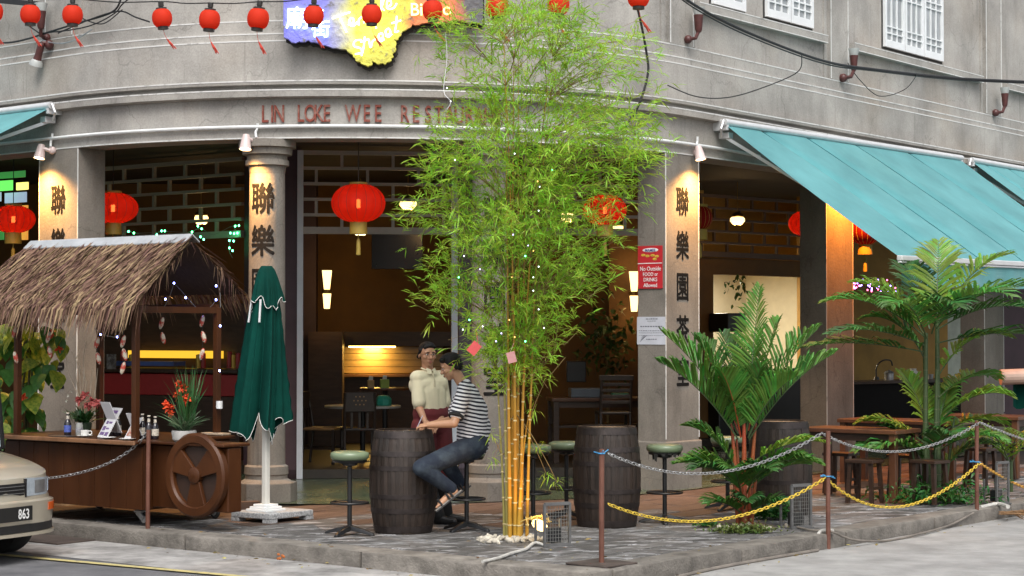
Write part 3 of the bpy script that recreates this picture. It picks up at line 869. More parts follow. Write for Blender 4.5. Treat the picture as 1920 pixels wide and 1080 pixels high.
# ------------------------------------------------------------------ awnings
TEAL = M('teal_awning_canvas', (.062, .28, .305), .75, col2=(.108, .37, .395), scale=1.2, bump=.15, bscale=120, sheen=.2)
_t = TEAL.node_tree; _b = _t.nodes['Principled BSDF']; _src = _b.inputs['Base Color'].links[0].from_socket
_tr = _n(_t, 'ShaderNodeBsdfTranslucent'); _mx = _n(_t, 'ShaderNodeMixShader'); _mx.inputs[0].default_value = .18
_t.links.new(_src, _tr.inputs['Color']); _t.links.new(_b.outputs[0], _mx.inputs[1]); _t.links.new(_tr.outputs[0], _mx.inputs[2]); _t.links.new(_mx.outputs[0], _t.nodes['Material Output'].inputs['Surface'])
ALU = M('white_aluminium', (.66, .67, .68), .35, metal=.3, var=.08)
def awning(sa, sb, za, zb_, run, drop, valance, label, sag=.05, folds=1):
    base = FP((sa + sb) / 2, .1, 0)
    A0, B0 = FP(sa, .16, za), FP(sb, .16, zb_)
    n = ((plan(sa)[2] + plan(sb)[2]) / 2).normalized()
    tdir = (B0 - A0).normalized()
    o = E('retractable_awning', label, 'awning', (base.x, base.y, za), 0, 'teal awnings along the street fronts')
    C0, D0 = A0 + n * run - Vector((0, 0, drop)), B0 + n * run - Vector((0, 0, drop))
    nu, nv = 110, 30
    vs, fc = [], []
    rr = random.Random(int(sa * 10))
    fo = [(rr.uniform(.10, .16), .10), (.30, .07), (.50, .05), (.74, .07)]
    for j in range(nv + 1):
        t = j / nv
        for i in range(nu + 1):
            u = i / nu
            p = A0.lerp(B0, u).lerp(C0.lerp(D0, u), t)
            d = -sag * 4 * t * (1 - t) * (.55 + .45 * math.sin(PI * u))
            for fu, am in fo[:4 * folds]:
                cu = fu + .22 * t * (1.2 - t)                      # creases run slightly aslant
                w_ = .008 + .02 * t
                d -= am * math.exp(-((u - cu) / w_) ** 2) * (.35 + .65 * math.sin(PI * t)) * .8
            vs.append(p + Vector((0, 0, d)) + n * 0)
    for j in range(nv):
        for i in range(nu):
            a = j * (nu + 1) + i
            fc.append((a, a + nu + 1, a + nu + 2, a + 1))
    mb = MB(); mb.add(vs, fc)
    can_ = P('canopy', mb, TEAL, o, smooth=True, ang=0)
    for q_, (fu, am) in enumerate(fo[:4 * folds]):
        pts_ = []
        for j in range(nv + 1):
            u = fu + .22 * (j / nv) * (1.2 - j / nv); x_ = u * nu; i = int(x_); pts_.append(Vector(vs[j * (nu + 1) + i]).lerp(Vector(vs[j * (nu + 1) + i + 1]), x_ - i) + Vector((0, 0, .003)))
        m2 = MB(); m2.tube(pts_, .007 if q_ < 2 else .004, 5); P('crease_line', m2, M('crease_shade', (.02, .14, .16), .8, var=.3), can_)  # dark tubes along the creases stand in for their shade
    mb = MB(); mb.tube([A0 - tdir * .04 + Vector((0, 0, .03)), B0 + tdir * .04 + Vector((0, 0, .03))], .042, 12); P('roller', mb, ALU, o, smooth=True)
    mb = MB(); mb.bar(C0 - tdir * .05, D0 + tdir * .05, .07, .06); mb.bar(C0 - tdir * .05 - Vector((0, 0, .045)), D0 + tdir * .05 - Vector((0, 0, .045)), .05, .022)
    P('front_bar', mb, ALU, o, bev=.01)
    nw = 60; vs, fc = [], []
    for j in range(3):
        for i in range(nw + 1):
            u = i / nw
            p = C0.lerp(D0, u) - Vector((0, 0, .05 + valance * j / 2)) + n * (.012 * j * math.sin(u * 70))
            vs.append(p)
    for j in range(2):
        for i in range(nw): a = j * (nw + 1) + i; fc.append((a, a + nw + 1, a + nw + 2, a + 1))
    mb = MB(); mb.add(vs, fc); P('valance', mb, TEAL, o, smooth=True)
    for Q0, Q1, sg in ((A0, C0, 1), (B0, D0, -1)):
        q0 = Q0 + tdir * .10 * sg - Vector((0, 0, .14)) - n * .06; q1 = Q1 + tdir * .12 * sg - Vector((0, 0, .02))
        mid = (q0 + q1) / 2 + tdir * sg * .55 - Vector((0, 0, .06))
        m2 = MB(); m2.bar(q0, mid, .05, .035); m2.bar(mid, q1, .045, .03); m2.ell(mid, (.04, .04, .04))
        P('folding_arm', m2, ALU, o)
        m2 = MB(); m2.box(tuple(Q0 - n * .07 + Vector((0, 0, .0))), (.05, .2, .13), math.atan2(tdir.y, tdir.x)); m2.box(tuple(q0 + Vector((0, 0, .02))), (.10, .14, .07), math.atan2(tdir.y, tdir.x))
        m2.tube([Q0 + tdir * -.05 * sg + Vector((0, 0, .05)), Q0 + tdir * -.11 * sg + Vector((0, 0, -.05)), q0 + tdir * -.09 * sg], .016, 6)
        P('end_bracket', m2, ALU, o, bev=.006)
    return o
# big awning: left edge runs from the roller at (1340,230) to the front bar at (1690,483)
sa, sb = fs(1340), fs(1783)
A0 = FP(sa, .16, 0); n_ = ((plan(sa)[2] + plan(sb)[2]) / 2).normalized()
run = 0.0
while (A0 + n_ * run).x / (A0 + n_ * run).y < (1690 - 960) / F_PX: run += .01
zA = at(1345, 234, A0.y).z
zC = at(1690, 484, (A0 + n_ * run).y).z
zA1 = at(1783, 300, FP(sb, .16, 0).y).z
awning(sa, sb, zA, zA1 , run, zA - zC, .26, 'largest teal awning, let down over the right-hand tables, with slanting creases in its canvas', .05)
awning(fs(1806), fs(1806) + 4.4, zA1, zA1, run, zA - zC, .26, 'teal awning at the far right edge, behind the end of the largest one', .05)
awning(fs(-420), fs(112), at(112, 203, FP(fs(112), .16, 0).y).z, at(112, 203, FP(fs(112), .16, 0).y).z, 1.6, .78, .26, 'teal awning cut off at the left edge, above the thatched cart', .04, 0)

# ------------------------------------------------------------------ lanterns
def lantern_mat(name, col, e):
    m = M(name, col, .6, var=.12, scale=3, emis=(1.0, .03, .008), es=e, spec=.2)
    t = m.node_tree; b = t.nodes['Principled BSDF']; src = b.inputs['Base Color'].links[0].from_socket
    tr = _n(t, 'ShaderNodeBsdfTranslucent'); mx = _n(t, 'ShaderNodeMixShader'); mx.inputs[0].default_value = .5
    t.links.new(src, tr.inputs['Color']); t.links.new(b.outputs[0], mx.inputs[1]); t.links.new(tr.outputs[0], mx.inputs[2])
    tp = _n(t, 'ShaderNodeBsdfTransparent'); tp.inputs[0].default_value = (1, .25, .1, 1); m3 = _n(t, 'ShaderNodeMixShader'); m3.inputs[0].default_value = .1
    t.links.new(mx.outputs[0], m3.inputs[1]); t.links.new(tp.outputs[0], m3.inputs[2]); t.links.new(m3.outputs[0], t.nodes['Material Output'].inputs['Surface'])
    return m
SILK = lantern_mat('lit_red_silk', (.66, .03, .012), .06)
SILKD = lantern_mat('unlit_red_silk', (.22, .012, .012), .02)
SILKS = lantern_mat('bright_red_nylon', (.75, .06, .025), .08)
GOLD = M('gold_paper', (.42, .30, .05), .5, var=.2)
def big_lantern(px, py, Y, d, h, label, mat=SILK, lit=True):
    c = at(px, py, Y)
    o = E('silk_lantern', label, 'lantern', c, 0, 'large red silk lanterns hanging in the arcade')
    n, m = 64, 18
    vs, fc = [], []
    for j in range(m + 1):
        ph = PI * (.07 + .86 * j / m)
        for i in range(n):
            a = 2 * PI * i / n
            r = d / 2 * math.sin(ph) ** .85 * (1 - .018 * abs(math.cos(a * 8)) ** .5 * 0 - .045 * (1 - abs(math.sin(a * 8))) ** 2)
            vs.append((r * math.cos(a), r * math.sin(a), -h / 2 * math.cos(ph)))
    for j in range(m):
        for i in range(n): fc.append((j * n + i, j * n + (i + 1) % n, (j + 1) * n + (i + 1) % n, (j + 1) * n + i))
    mb = MB(); mb.add(vs, fc); P('silk_shell', mb, mat, o, smooth=True, local=True, ang=0)
    zt = h / 2 * math.cos(PI * .07)
    mb = MB(); mb.lathe([(.10, zt - .015), (.10, zt + .02), (.085, zt + .02), (.085, zt - .01)], 20); P('top_ring', mb, GOLD, o, local=True)
    mb = MB(); mb.lathe([(.055, -zt + .01), (.095, -zt - .0), (.10, -zt - .13), (.09, -zt - .13), (.05, -zt)], 16, cap=False); P('paper_collar', mb, GOLD, o, local=True, smooth=True)
    mb = MB(); mb.tube([(0, 0, -zt - .05), (0, 0, -zt - .2)], .006, 6); mb.lathe([(.012, -zt - .18), (.022, -zt - .21), (.026, -zt - .36), (.0, -zt - .37)], 10); P('tassel', mb, GOLD, o, local=True, smooth=True)
    mb = MB(); mb.tube([(0, 0, zt), (0, 0, max(4.1 - c.z, zt + .1))], .005, 6); P('cord', mb, BLACKM, o, local=True)
    mb = MB()
    for k in range(16):
        a = 2 * PI * (k + .5) / 16 * 1.0; mb.tube([(1.006 * d / 2 * math.sin(PI * (.07 + .86 * j / 12)) ** .85 * .957 * math.cos(a - PI / 16), 1.006 * d / 2 * math.sin(PI * (.07 + .86 * j / 12)) ** .85 * .957 * math.sin(a - PI / 16), -h / 2 * math.cos(PI * (.07 + .86 * j / 12))) for j in range(13)], .003, 4)
    P('wire_ribs', mb, GOLD if not lit else M('dark_red_rib', (.25, .02, .01), .6), o, local=True)
    if lit:
        mb = MB(); mb.tube([(0, 0, -h * .12), (0, 0, h * .1)], .022, 8); P('bulb', mb, BULB, o, local=True)
        light('lantern_glow', 'POINT', c + Vector((0, 0, -.0)), 3.2, (1.0, .30, .10), o, .03)
    return o
big_lantern(25, 411, 22.6, .52, .33, 'glowing red lantern left of the square pillar above the cart, cut by the frame edge')
big_lantern(212, 390, 21.9, .58, .36, 'glowing red lantern half hidden behind the square pillar, before the brick-pattern lattice')
big_lantern(672, 381, 20.95, .60, .43, 'largest glowing red lantern, hanging whole in the entrance left of the bamboo')
big_lantern(1134, 394, 22.2, .52, .36, 'glowing red lantern seen through the bamboo leaves')
big_lantern(1312, 408, 24.2, .33, .31, 'dark red lantern beside the pillar edge under the largest awning', SILKD, False)
big_lantern(1512, 419, 27.5, .52, .37, 'bright red lantern half hidden by the dark side of the awning pillar')
big_lantern(1622, 432, 25.6, .42, .40, 'dark red lantern tucked under the lower edge of the largest awning', SILKD, False)

# string of small lanterns across the street corner
LCAP = M('black_lantern_cap', (.02, .018, .016), .5)
TASS = M('red_tassel_thread', (.48, .05, .03), .8, var=.3, scale=30)
CAB = M('black_cable', (.012, .012, .013), .5)
def strY(px): return lerp(19.5, 16.9, (px + 10) / 1210)
proto = None
small = [(-14, 22), (57, 27), (136, 28), (304, 34), (393, 37), (484, 35), (588, 29), (697, 27), (811, 19), (932, 13), (1047, 8), (1197, -6)]
where = ['cut by the left edge of the frame, first on the string', 'beside the dark red wall lamp, on its left', 'right of the dark red wall lamp', 'on bare wall, left of the three before the sign', 'on bare wall, middle of the three before the sign',
         'just left of the neon sign', 'hanging before the blue Chinese characters of the sign', 'hanging before the yellow script of the sign', 'hanging before the orange end of the sign', 'between the neon sign and the top of the bamboo', 'above the middle of the bamboo top', 'nearest the heavy black cable, last on the string']
lanpos = []
for i, (px, py) in enumerate(small):
    Y = strY(px); c = at(px, py, Y)
    lab = 'small bright red lantern ' + where[i]
    if proto is None:
        proto = E('small_lantern', lab, 'lantern', c, 0, 'small red lanterns on the string')
        vs, fc = [], []; n, m = 24, 22
        for j in range(m + 1):
            ph = PI * (.14 + .72 * j / m)
            for k in range(n):
                a = 2 * PI * k / n; rr = .103 * math.sin(ph) ** .62 * (1 - .012 * (j % 2))
                vs.append((rr * math.cos(a), rr * math.sin(a), -.098 * math.cos(ph)))
        for j in range(m):
            for k in range(n): fc.append((j * n + k, j * n + (k + 1) % n, (j + 1) * n + (k + 1) % n, (j + 1) * n + k))
        mb = MB(); mb.add(vs, fc); P('paper_shell', mb, SILKS, proto, smooth=True, local=True, ang=0)
        for z0, z1 in ((.082, .105), (-.115, -.085)):
            mb = MB(); mb.lathe([(.052, z0), (.055, z0), (.055, z1), (.048, z1), (.0, z1)], 18, cap=True); P('end_cap', mb, LCAP, proto, local=True)
        mb = MB(); mb.tube([(0, 0, .1), (0, 0, .12)], .022, 8); mb.tube([(0, 0, .12), (0, 0, .165)], .028, 8); P('lamp_holder', mb, LCAP, proto, local=True)
        mb = MB(); mb.tube([(0, 0, -.11), (.012, 0, -.17), (.03, 0, -.22)], .0025, 5)
        for k in range(9):
            mb.tube([(.03, 0, -.215), (.065 + .012 * math.cos(k), .012 * math.sin(k), -.27), (.10 + .018 * math.cos(k * 2.1), .016 * math.sin(k * 2.1), -.325)], [.006, .005, .003], 5)
        P('tassel', mb, TASS, proto, local=True)
        o = proto
    else: o = copy_tree(proto, Matrix.Translation(c), None, lab)
    o.matrix_basis = Matrix.Translation(c) @ Matrix.Rotation(random.uniform(-.25, .25), 4, 'Z') @ Matrix.Rotation(random.uniform(-.11, .11), 4, 'Y') @ Matrix.Scale(random.uniform(.94, 1.05), 4)
    lanpos.append(c)
pts = []
for i, c in enumerate(lanpos):
    pts.append(c + Vector((0, .0, .165)))
    if i + 1 < len(lanpos):
        d = lanpos[i + 1]; m_ = (c + d) / 2; pts.append(m_ + Vector((0, 0, .165 - .02 * (d - c).length)))
mb = MB(); mb.tube([pts[0] - Vector((1.5, -.3, -.1))] + spline(pts, 5) + [pts[-1] + Vector((2.5, -1.5, .35))], .006, 6)
tag(P('lantern_cable', mb, CAB), 'thin black cable carrying the string of small red lanterns', 'cable')

# overhead cables
def cable(pl, r, label, group='black cables on the front', n=8, mat=CAB, extra=()):
    mb = MB(); mb.tube(spline(pl, n), r, 7)
    for e in extra: mb.tube(spline(e[0], n), e[1], 6)
    return tag(P('overhead_cable', mb, mat, smooth=True), label, 'cable', group)
fw = lambda px, py, off=.05: FP(fs(px), off, zat(px, py, off))
cable([at(1240, -40, 19.5), at(1300, 8, 20.3), at(1400, 60, 21.2), at(1540, 113, 22.5), at(1640, 130, 23.5), at(1800, 147, 24.8), at(2000, 156, 26)], .016, 'heavy black cable sagging across the upper right windows',
      extra=[([at(1240, -34, 19.5), at(1300, 14, 20.3), at(1400, 66, 21.2), at(1540, 118, 22.5), at(1640, 133, 23.5), at(1800, 150, 24.8), at(2000, 159, 26)], .009)])
cable([fw(1240, 160, .1), fw(1290, 181, .12), fw(1345, 183, .14), fw(1400, 166, .2), fw(1450, 135, .35), at(1503, 102, 22.3)], .007, 'thin black wire looping from the parapet up to the heavy cable, left loop')
cable([fw(1572, 118, .15), fw(1595, 150, .15), fw(1625, 180, .2), fw(1660, 168, .3), at(1720, 139, 24)], .006, 'thin wire looping off the lamp behind the heavy cable, right loop')
cable([fw(1136, -75, -.03), fw(1140, -45, .2), fw(1146, -20, .35), fw(1160, 30, .35), fw(1178, 100, .3), fw(1180, 140, .3), fw(1168, 200, .25), fw(1154, 248, .1)], .014, 'black cable dropping down the front behind the right side of the bamboo')
cable([fw(-30, 78, .06), fw(20, 80, .06), fw(60, 72, .06), fw(90, 64, .1), fw(150, 45, .1), fw(220, 22, .1), fw(243, -10, .15)], .011, 'bundle of black cables gathered at the left wall lamp',
      extra=[([fw(92, 62, .1), fw(150, 55, .1), fw(190, 44, .1), fw(225, 24, .1), fw(238, 8, .1), fw(262, -12, .1)], .008), ([fw(120, 62, .1), fw(180, 36, .1), fw(232, 21, .1), fw(262, 32, .1), fw(290, 41, .12)], .009),
             ([fw(150, 24, .1), fw(172, 38, .1), fw(204, 44, .1), fw(238, 18, .1)], .007), ([fw(60, 45, .1), fw(84, 62, .1)], .009)])
cable([fw(78, 70, .08), fw(100, 79, .08), fw(125, 81, .08), fw(150, 74, .08), fw(180, 55, .08)], .007, 'pale grey wire looping below the cable bundle at the left lamp', mat=STEEL)
mb = MB(); mb.bar(fw(-60, -6, .15), fw(90, 8, .15), .06, .06); mb.bar(fw(90, 12, .15), fw(90, 30, .15), .06, .05)
tag(P('iron_bracket', mb, BLACKM), 'black iron bar reaching in at the upper left corner', 'bracket')

# ------------------------------------------------------------------ neon sign and plaque
def sign_material():
    m = bpy.data.materials.new('painted_rock_board'); m.use_nodes = True
    t = m.node_tree; L = t.links; b = t.nodes['Principled BSDF']; b.inputs['Roughness'].default_value = .8
    tc = _n(t, 'ShaderNodeTexCoord'); sp = _n(t, 'ShaderNodeSeparateXYZ'); L.new(tc.outputs['Object'], sp.inputs[0])
    nz = _n(t, 'ShaderNodeTexNoise', Scale=5.0, Detail=7.0); L.new(tc.outputs['Object'], nz.inputs['Vector'])
    ad = _n(t, 'ShaderNodeMath', operation='MULTIPLY_ADD'); L.new(nz.outputs['Fac'], ad.inputs[0]); ad.inputs[1].default_value = .34; L.new(sp.outputs['X'], ad.inputs[2])
    mr = _n(t, 'ShaderNodeMapRange'); mr.inputs['From Min'].default_value, mr.inputs['From Max'].default_value = -1.05 + .17, 1.07 + .17; L.new(ad.outputs[0], mr.inputs['Value'])
    rp = _n(t, 'ShaderNodeValToRGB'); cr = rp.color_ramp
    cols = [(0, (.20, .20, .62)), (.22, (.22, .22, .60)), (.30, (.42, .42, .40)), (.36, (.58, .56, .10)), (.60, (.60, .57, .10)), (.66, (.62, .22, .10)), (.86, (.60, .20, .10)), (.93, (.13, .13, .14)), (1, (.12, .12, .13))]
    while len(cr.elements) < len(cols): cr.elements.new(.5)
    for e, (p_, c) in zip(cr.elements, cols): e.position = p_; e.color = (*c, 1)
    L.new(mr.outputs[0], rp.inputs[0])
    n2 = _n(t, 'ShaderNodeTexNoise', Scale=16.0, Detail=6.0); L.new(tc.outputs['Object'], n2.inputs['Vector'])
    r2 = _n(t, 'ShaderNodeMapRange'); r2.inputs['From Min'].default_value, r2.inputs['From Max'].default_value = .58, .72; L.new(n2.outputs['Fac'], r2.inputs['Value'])
    mx = _n(t, 'ShaderNodeMix', data_type='RGBA'); L.new(r2.outputs[0], mx.inputs[0]); L.new(rp.outputs[0], mx.inputs[6]); mx.inputs[7].default_value = (.16, .15, .13, 1)
    L.new(mx.outputs[2], b.inputs['Base Color'])
    bp = _n(t, 'ShaderNodeBump', Strength=.8, Distance=.03); L.new(n2.outputs['Fac'], bp.inputs['Height']); L.new(bp.outputs[0], b.inputs['Normal'])
    return m
s_c = fs(715); zS = zat(715, 50, .2)
sgn = E('neon_sign', 'ragged painted rock board with blue, yellow and orange neon lettering above the entrance', 'sign', FP(s_c, .2, zS))
MS = FM(s_c, .13, zS)
k_ = FP(s_c, .2, 0).y / F_PX
out = [(530, -45), (530, 74), (552, 82), (575, 79), (600, 86), (628, 92), (652, 97), (660, 108), (672, 119), (690, 126), (698, 116), (712, 121), (730, 118), (736, 104), (743, 92), (738, 74), (747, 73), (757, 56), (772, 46), (795, 41), (830, 40), (862, 36), (884, 42), (905, 42), (905, -45)]
fine = []
rr = random.Random(4)
for i in range(len(out)):
    a, b = out[i], out[(i + 1) % len(out)]
    for q_ in range(4):
        t = q_ / 4; jit = 0 if (a[1] < -40 and b[1] < -40) or a[0] == b[0] == 905 or a[0] == b[0] == 530 else 2.2
        fine.append((lerp(a[0], b[0], t) + rr.uniform(-jit, jit), lerp(a[1], b[1], t) + rr.uniform(-jit, jit)))
pl = [((x - 715) * k_, (50 - y) * k_) for x, y in fine]
mb = MB(); mb.prism(pl, .07, MS, .0)
P('rock_board', mb, sign_material(), sgn, local=False, bev=.012)
# dark slab in the board's outline, set a little lower behind it
mb = MB(); mb.prism([(x * 1.0 + .02, y - .035) for x, y in pl], .05, MS, -.052); P('backing', mb, M('dark_backing', (.03, .028, .025), .9), sgn)
NB, NY, NO = EM('blue_white_neon', (.55, .75, 1.0), 3.2), EM('yellow_neon', (1.0, .95, .45), 3.6), EM('orange_neon', (1.0, .55, .2), 3.0)
def neon_font(txt, px, py, size, mat, name='neon_lettering', sx=1.0, rot=0.0):
    m2 = MB(); m2.add(*text(txt, size, .006, 0, sx), MS @ Matrix.Translation(((px - 715) * k_, (50 - py) * k_, .085)) @ Matrix.Rotation(rot, 4, 'Z')); P(name, m2, mat, sgn)
neon_font('廟', 556, 37, .25, NB)
neon_font('街', 600, 56, .20, NB)
neon_font('Bistro', 806, 15, .19, NO, sx=.95, rot=.03)
def neon_script(strokes, mat, r=.0075):
    m2 = MB()
    for st in strokes:
        m2.tube(spline([MS @ Vector(((x - 715) * k_, (50 - y) * k_, .088)) for x, y in st], 5), r, 6)
    P('neon_script', m2, mat, sgn, smooth=True)
neon_script([[(622, 36), (640, 29), (655, 24)], [(634, 32), (641, 47), (648, 62)],                                   # T
             [(651, 48), (660, 44), (661, 37), (655, 36), (653, 46), (660, 50), (667, 44)],                           # e
             [(667, 42), (671, 48), (671, 38), (678, 33), (681, 44), (681, 34), (688, 30), (692, 40)],                # m
             [(696, 30), (704, 54)], [(697, 34), (704, 25), (710, 31), (703, 38)],                                    # p
             [(712, 20), (718, -4), (714, -8), (713, 12), (719, 20)], [(722, 14), (731, 9), (730, 1), (724, 3), (725, 16), (736, 15), (742, 6)]], NY)  # le
neon_script([[(676, 76), (664, 78), (662, 88), (674, 92), (676, 100), (664, 103)],                                    # S
             [(682, 70), (680, 90), (676, 106)], [(674, 80), (690, 74)],                                              # t
             [(690, 76), (693, 90), (697, 78), (704, 74)],                                                            # r
             [(708, 76), (716, 70), (714, 63), (708, 67), (711, 78), (719, 74)],                                      # e
             [(721, 68), (730, 62), (727, 54), (721, 59), (725, 70), (733, 64)],                                      # e
             [(742, 30), (741, 46), (739, 60), (746, 58)], [(732, 44), (750, 38)]], NY)                               # t
neon_script([[(596, 18), (598, 24), (605, 21)]], NB)
for px, py, e_, c_ in ((570, 45, .8, (.35, .4, 1)), (690, 55, 1.1, (1, .9, .3)), (810, 15, .9, (1, .3, .1))):
    light('neon_glow', 'POINT', MS @ Vector(((px - 715) * k_, (50 - py) * k_, .2)), e_, c_, sgn, .1)
PLQ = M('grey_metal_plate', (.34, .33, .31), .5, var=.15)
mP = FM(fs(805), .012, zat(805, 87))
pq = E('permit_plate', 'small grey permit plate on the wall below the right end of the neon sign', 'plate', FP(fs(805), .012, zat(805, 87)))
mb = MB(); mb.box((0, 0, .004), (.30, .10, .006), 0, mP); P('plate', mb, PLQ, pq)
for dz, tx in ((.022, 'MA 6126'), (-.02, 'LJ 09425')):
    mb = MB(); mb.add(*text(tx, .05, .001, 0), mP @ Matrix.Translation((0, dz, .0085))); P('plate_lettering', mb, INKBLK, pq)
pq.location = pq.location
# ------------------------------------------------------------------ notices on the pillar
sd_, nn_ = fs(1247), None
p0, t0, n0 = plan((fs(1247) + fs(1310)) / 2)
cornerD = FP(fs(1247), 0, 0)
# side face of the pillar: looks to the left; frame with x towards the viewer's right
MSD = Matrix(((n0.x, 0, -t0.x, cornerD.x), (n0.y, 0, -t0.y, cornerD.y), (0, 1, 0, 0), (0, 0, 0, 1)))
RED = M('red_notice_print', (.50, .022, .03), .45, var=.06)
PRW = M('white_notice_print', (.75, .75, .74), .5, var=.04)
zz = lambda py: at(1225, py, cornerD.y + .12).z
no = E('red_notice', 'red and white notice board reading No Outside FOOD or DRINKS Allowed on the pillar side', 'sign', cornerD + Vector((0, 0, zz(500))))
xc = -.19
def sbox(x0, x1, z0, z1, th, mat, name, par, y0=.003):
    mb = MB(); mb.box(((x0 + x1) / 2, (z0 + z1) / 2, y0 + th / 2), (x1 - x0, z1 - z0, th), 0, MSD); return P(name, mb, mat, par)
sbox(-.365, -.03, zz(541), zz(461), .012, RED, 'board', no)
sbox(-.365, -.03, zz(494.5), zz(493), .002, PRW, 'divider_line', no, .0155)
mb = MB(); mb.ell((0, 0, 0), (.11, .024, .002), 20, 6); mb.v = [tuple(MSD @ Vector((v[0] + xc, v[1] + zz(469), v[2] + .0155))) for v in mb.v]; P('oval_emblem', mb, PRW, no)
def sidetext(tx, py, size, mat, sx=.9, y=.018, par=no, x=xc):
    mb = MB(); mb.add(*text(tx, size, .0008, .006, sx), MSD @ Matrix.Translation((x, zz(py), y))); P('notice_lettering', mb, mat, par)
sidetext('MAMEE', 469, .044, M('blue_notice_print', (.04, .06, .3), .5), 1.0, .0195)
for tx, py, sz in (('No Outside', 503.5, .068), ('FOOD or', 514, .058), ('DRINKS', 524, .062), ('Allowed', 534.5, .064)): sidetext(tx, py, sz, PRW, .88)
YEL = M('yellow_notice_print', (.6, .4, .05), .5, var=.4, scale=40)
mb = MB()
for k in range(5): mb.ell((0, 0, 0), (.03, .014, .002), 10, 5, None)
for k in range(5):
    pass
mb = MB()
for k, (dx, dz) in enumerate([(-.1, 478), (-.04, 480), (.03, 479), (.09, 481), (.06, 486)]):
    m2 = MB(); m2.ell((0, 0, 0), (.032, .016, .002), 10, 5); mb.add([tuple(MSD @ Vector((v[0] + xc + dx, v[1] + zz(dz), v[2] + .0155))) for v in m2.v], m2.f)
P('food_picture', mb, YEL, no)
PAPER = M('white_paper_notice', (.52, .54, .60), .6, var=.1, scale=6)
no2 = E('paper_notice', 'pale printed paper notice taped low on the side of the pillar, under the red board', 'notice', cornerD + Vector((0, 0, zz(620))))
sbox(-.385, .004, zz(646), zz(594), .003, PAPER, 'sheet', no2)
GREYINK = M('grey_print', (.16, .17, .2), .6)
for py, wd, th in ((598, .14, .010), (602, .10, .006), (612, .30, .012), (620, .34, .007), (624, .33, .005), (629, .33, .004), (636, .13, .010)):
    n_w = max(3, int(wd / .03)); mb = MB(); x = -wd / 2; rr = random.Random(py)
    while x < wd / 2:
        ww = rr.uniform(.012, .035); mb.box((xc + x + ww / 2, zz(py), .0072), (ww, th, .001), 0, MSD); x += ww + .008
    P('printed_line', mb, GREYINK, no2)
mb = MB()
for k in range(4): mb.bar((xc - .15 + .01 * k, zz(637) + .02 * k - .02, .0072), (xc - .10 + .015 * k, zz(634) + .01 * k, .0072), .006, .001, (0, 0, 1), MSD)
P('printed_sprig', mb, GREYINK, no2)

# ------------------------------------------------------------------ thatched cart
C_OX = Vector((-3.54, 17.75, 0)); CRZ = math.atan2(-.6, .8)
CART = E('food_cart', 'dark brown wooden vendor cart with thatched roof, big side wheel and small castors', 'cart', C_OX, CRZ)
CW = M('varnished_brown_wood', (.038, .011, .0025), .45, col2=(.075, .024, .006), scale=3, stretch=(1, 1, .25), bump=.08, bscale=30, coat=.05, spec=.3)
CWL = M('worn_brown_edge', (.20, .10, .05), .35, var=.3, scale=8, coat=.3)
CWD = M('dark_cart_inside', (.03, .014, .008), .6, var=.3)
xl, xr, dp = -1.83, .16, 1.12
mb = MB(); mb.box(((xl + xr) / 2, dp / 2, .46), (xr - xl, dp, .61)); P('counter_body', mb, CW, CART, local=True, bev=.01)
for k in range(9):
    x = xl + (xr - xl) * (k + .5) / 9
    mb = MB(); mb.box((x, -.008, .45), ((xr - xl) / 9 - .006, .018, .58)); P('front_board', mb, CW, CART, local=True, bev=.003)
mb = MB(); mb.box(((xl + xr) / 2 - .03, dp / 2 - .04, .785), (xr - xl + .12, dp + .18, .032)); P('counter_top', mb, CW, CART, local=True, bev=.012)
mb = MB(); mb.box(((xl + xr) / 2 - .03, -.14, .783), (xr - xl + .125, .022, .042)); P('counter_edge', mb, CWL, CART, local=True, bev=.008)
mb = MB(); mb.box((.66, .19, .47), (.99, .17, .58)); P('rear_box', mb, CW, CART, local=True, bev=.01)
mb = MB(); mb.box((.66, .20, .785), (1.02, .34, .03)); P('rear_shelf', mb, CW, CART, local=True, bev=.01)
def cart_wheel(x, y, z, R):
    T = Matrix.Translation((x, y, z)) @ Matrix.Rotation(PI / 2, 4, 'X')
    mb = MB(); mb.lathe([(R - .10, .0), (R - .10, .05), (R - .085, .07), (R - .02, .07), (R, .05), (R, .0)], 48, (0, 0, 0), T, cap=False)
    mb.lathe([(R, .0), (R - .10, .0)], 48, (0, 0, 0), T, cap=False)
    o = P('cart_wheel', mb, CW, CART, local=True, smooth=True)
    mb = MB(); mb.lathe([(R - .09, .012), (0, .012)], 40, (0, 0, 0), T, cap=False); P('wheel_disc', mb, CWD, o, local=True)
    for k in range(3):
        a = rad(-88 + 120 * k)
        m2 = MB(); h = .055
        pts = [(.05, -.05), (R - .10, -.125), (R - .07, 0), (R - .10, .125), (.05, .05)]
        m2.prism(pts, .04, T @ Matrix.Rotation(a, 4, 'Z') @ Matrix.Translation((0, 0, .015))); P('wheel_spoke', m2, CW, o, local=True, bev=.006)
    m2 = MB(); m2.lathe([(.075, .01), (.075, .065), (.06, .075), (0, .077)], 24, (0, 0, 0), T, cap=False); P('wheel_hub', m2, CW, o, local=True, smooth=True)
cart_wheel(.80, .085, .506, .385)
TYREB = M('black_rubber', (.016, .016, .017), .8, var=.3, scale=20)
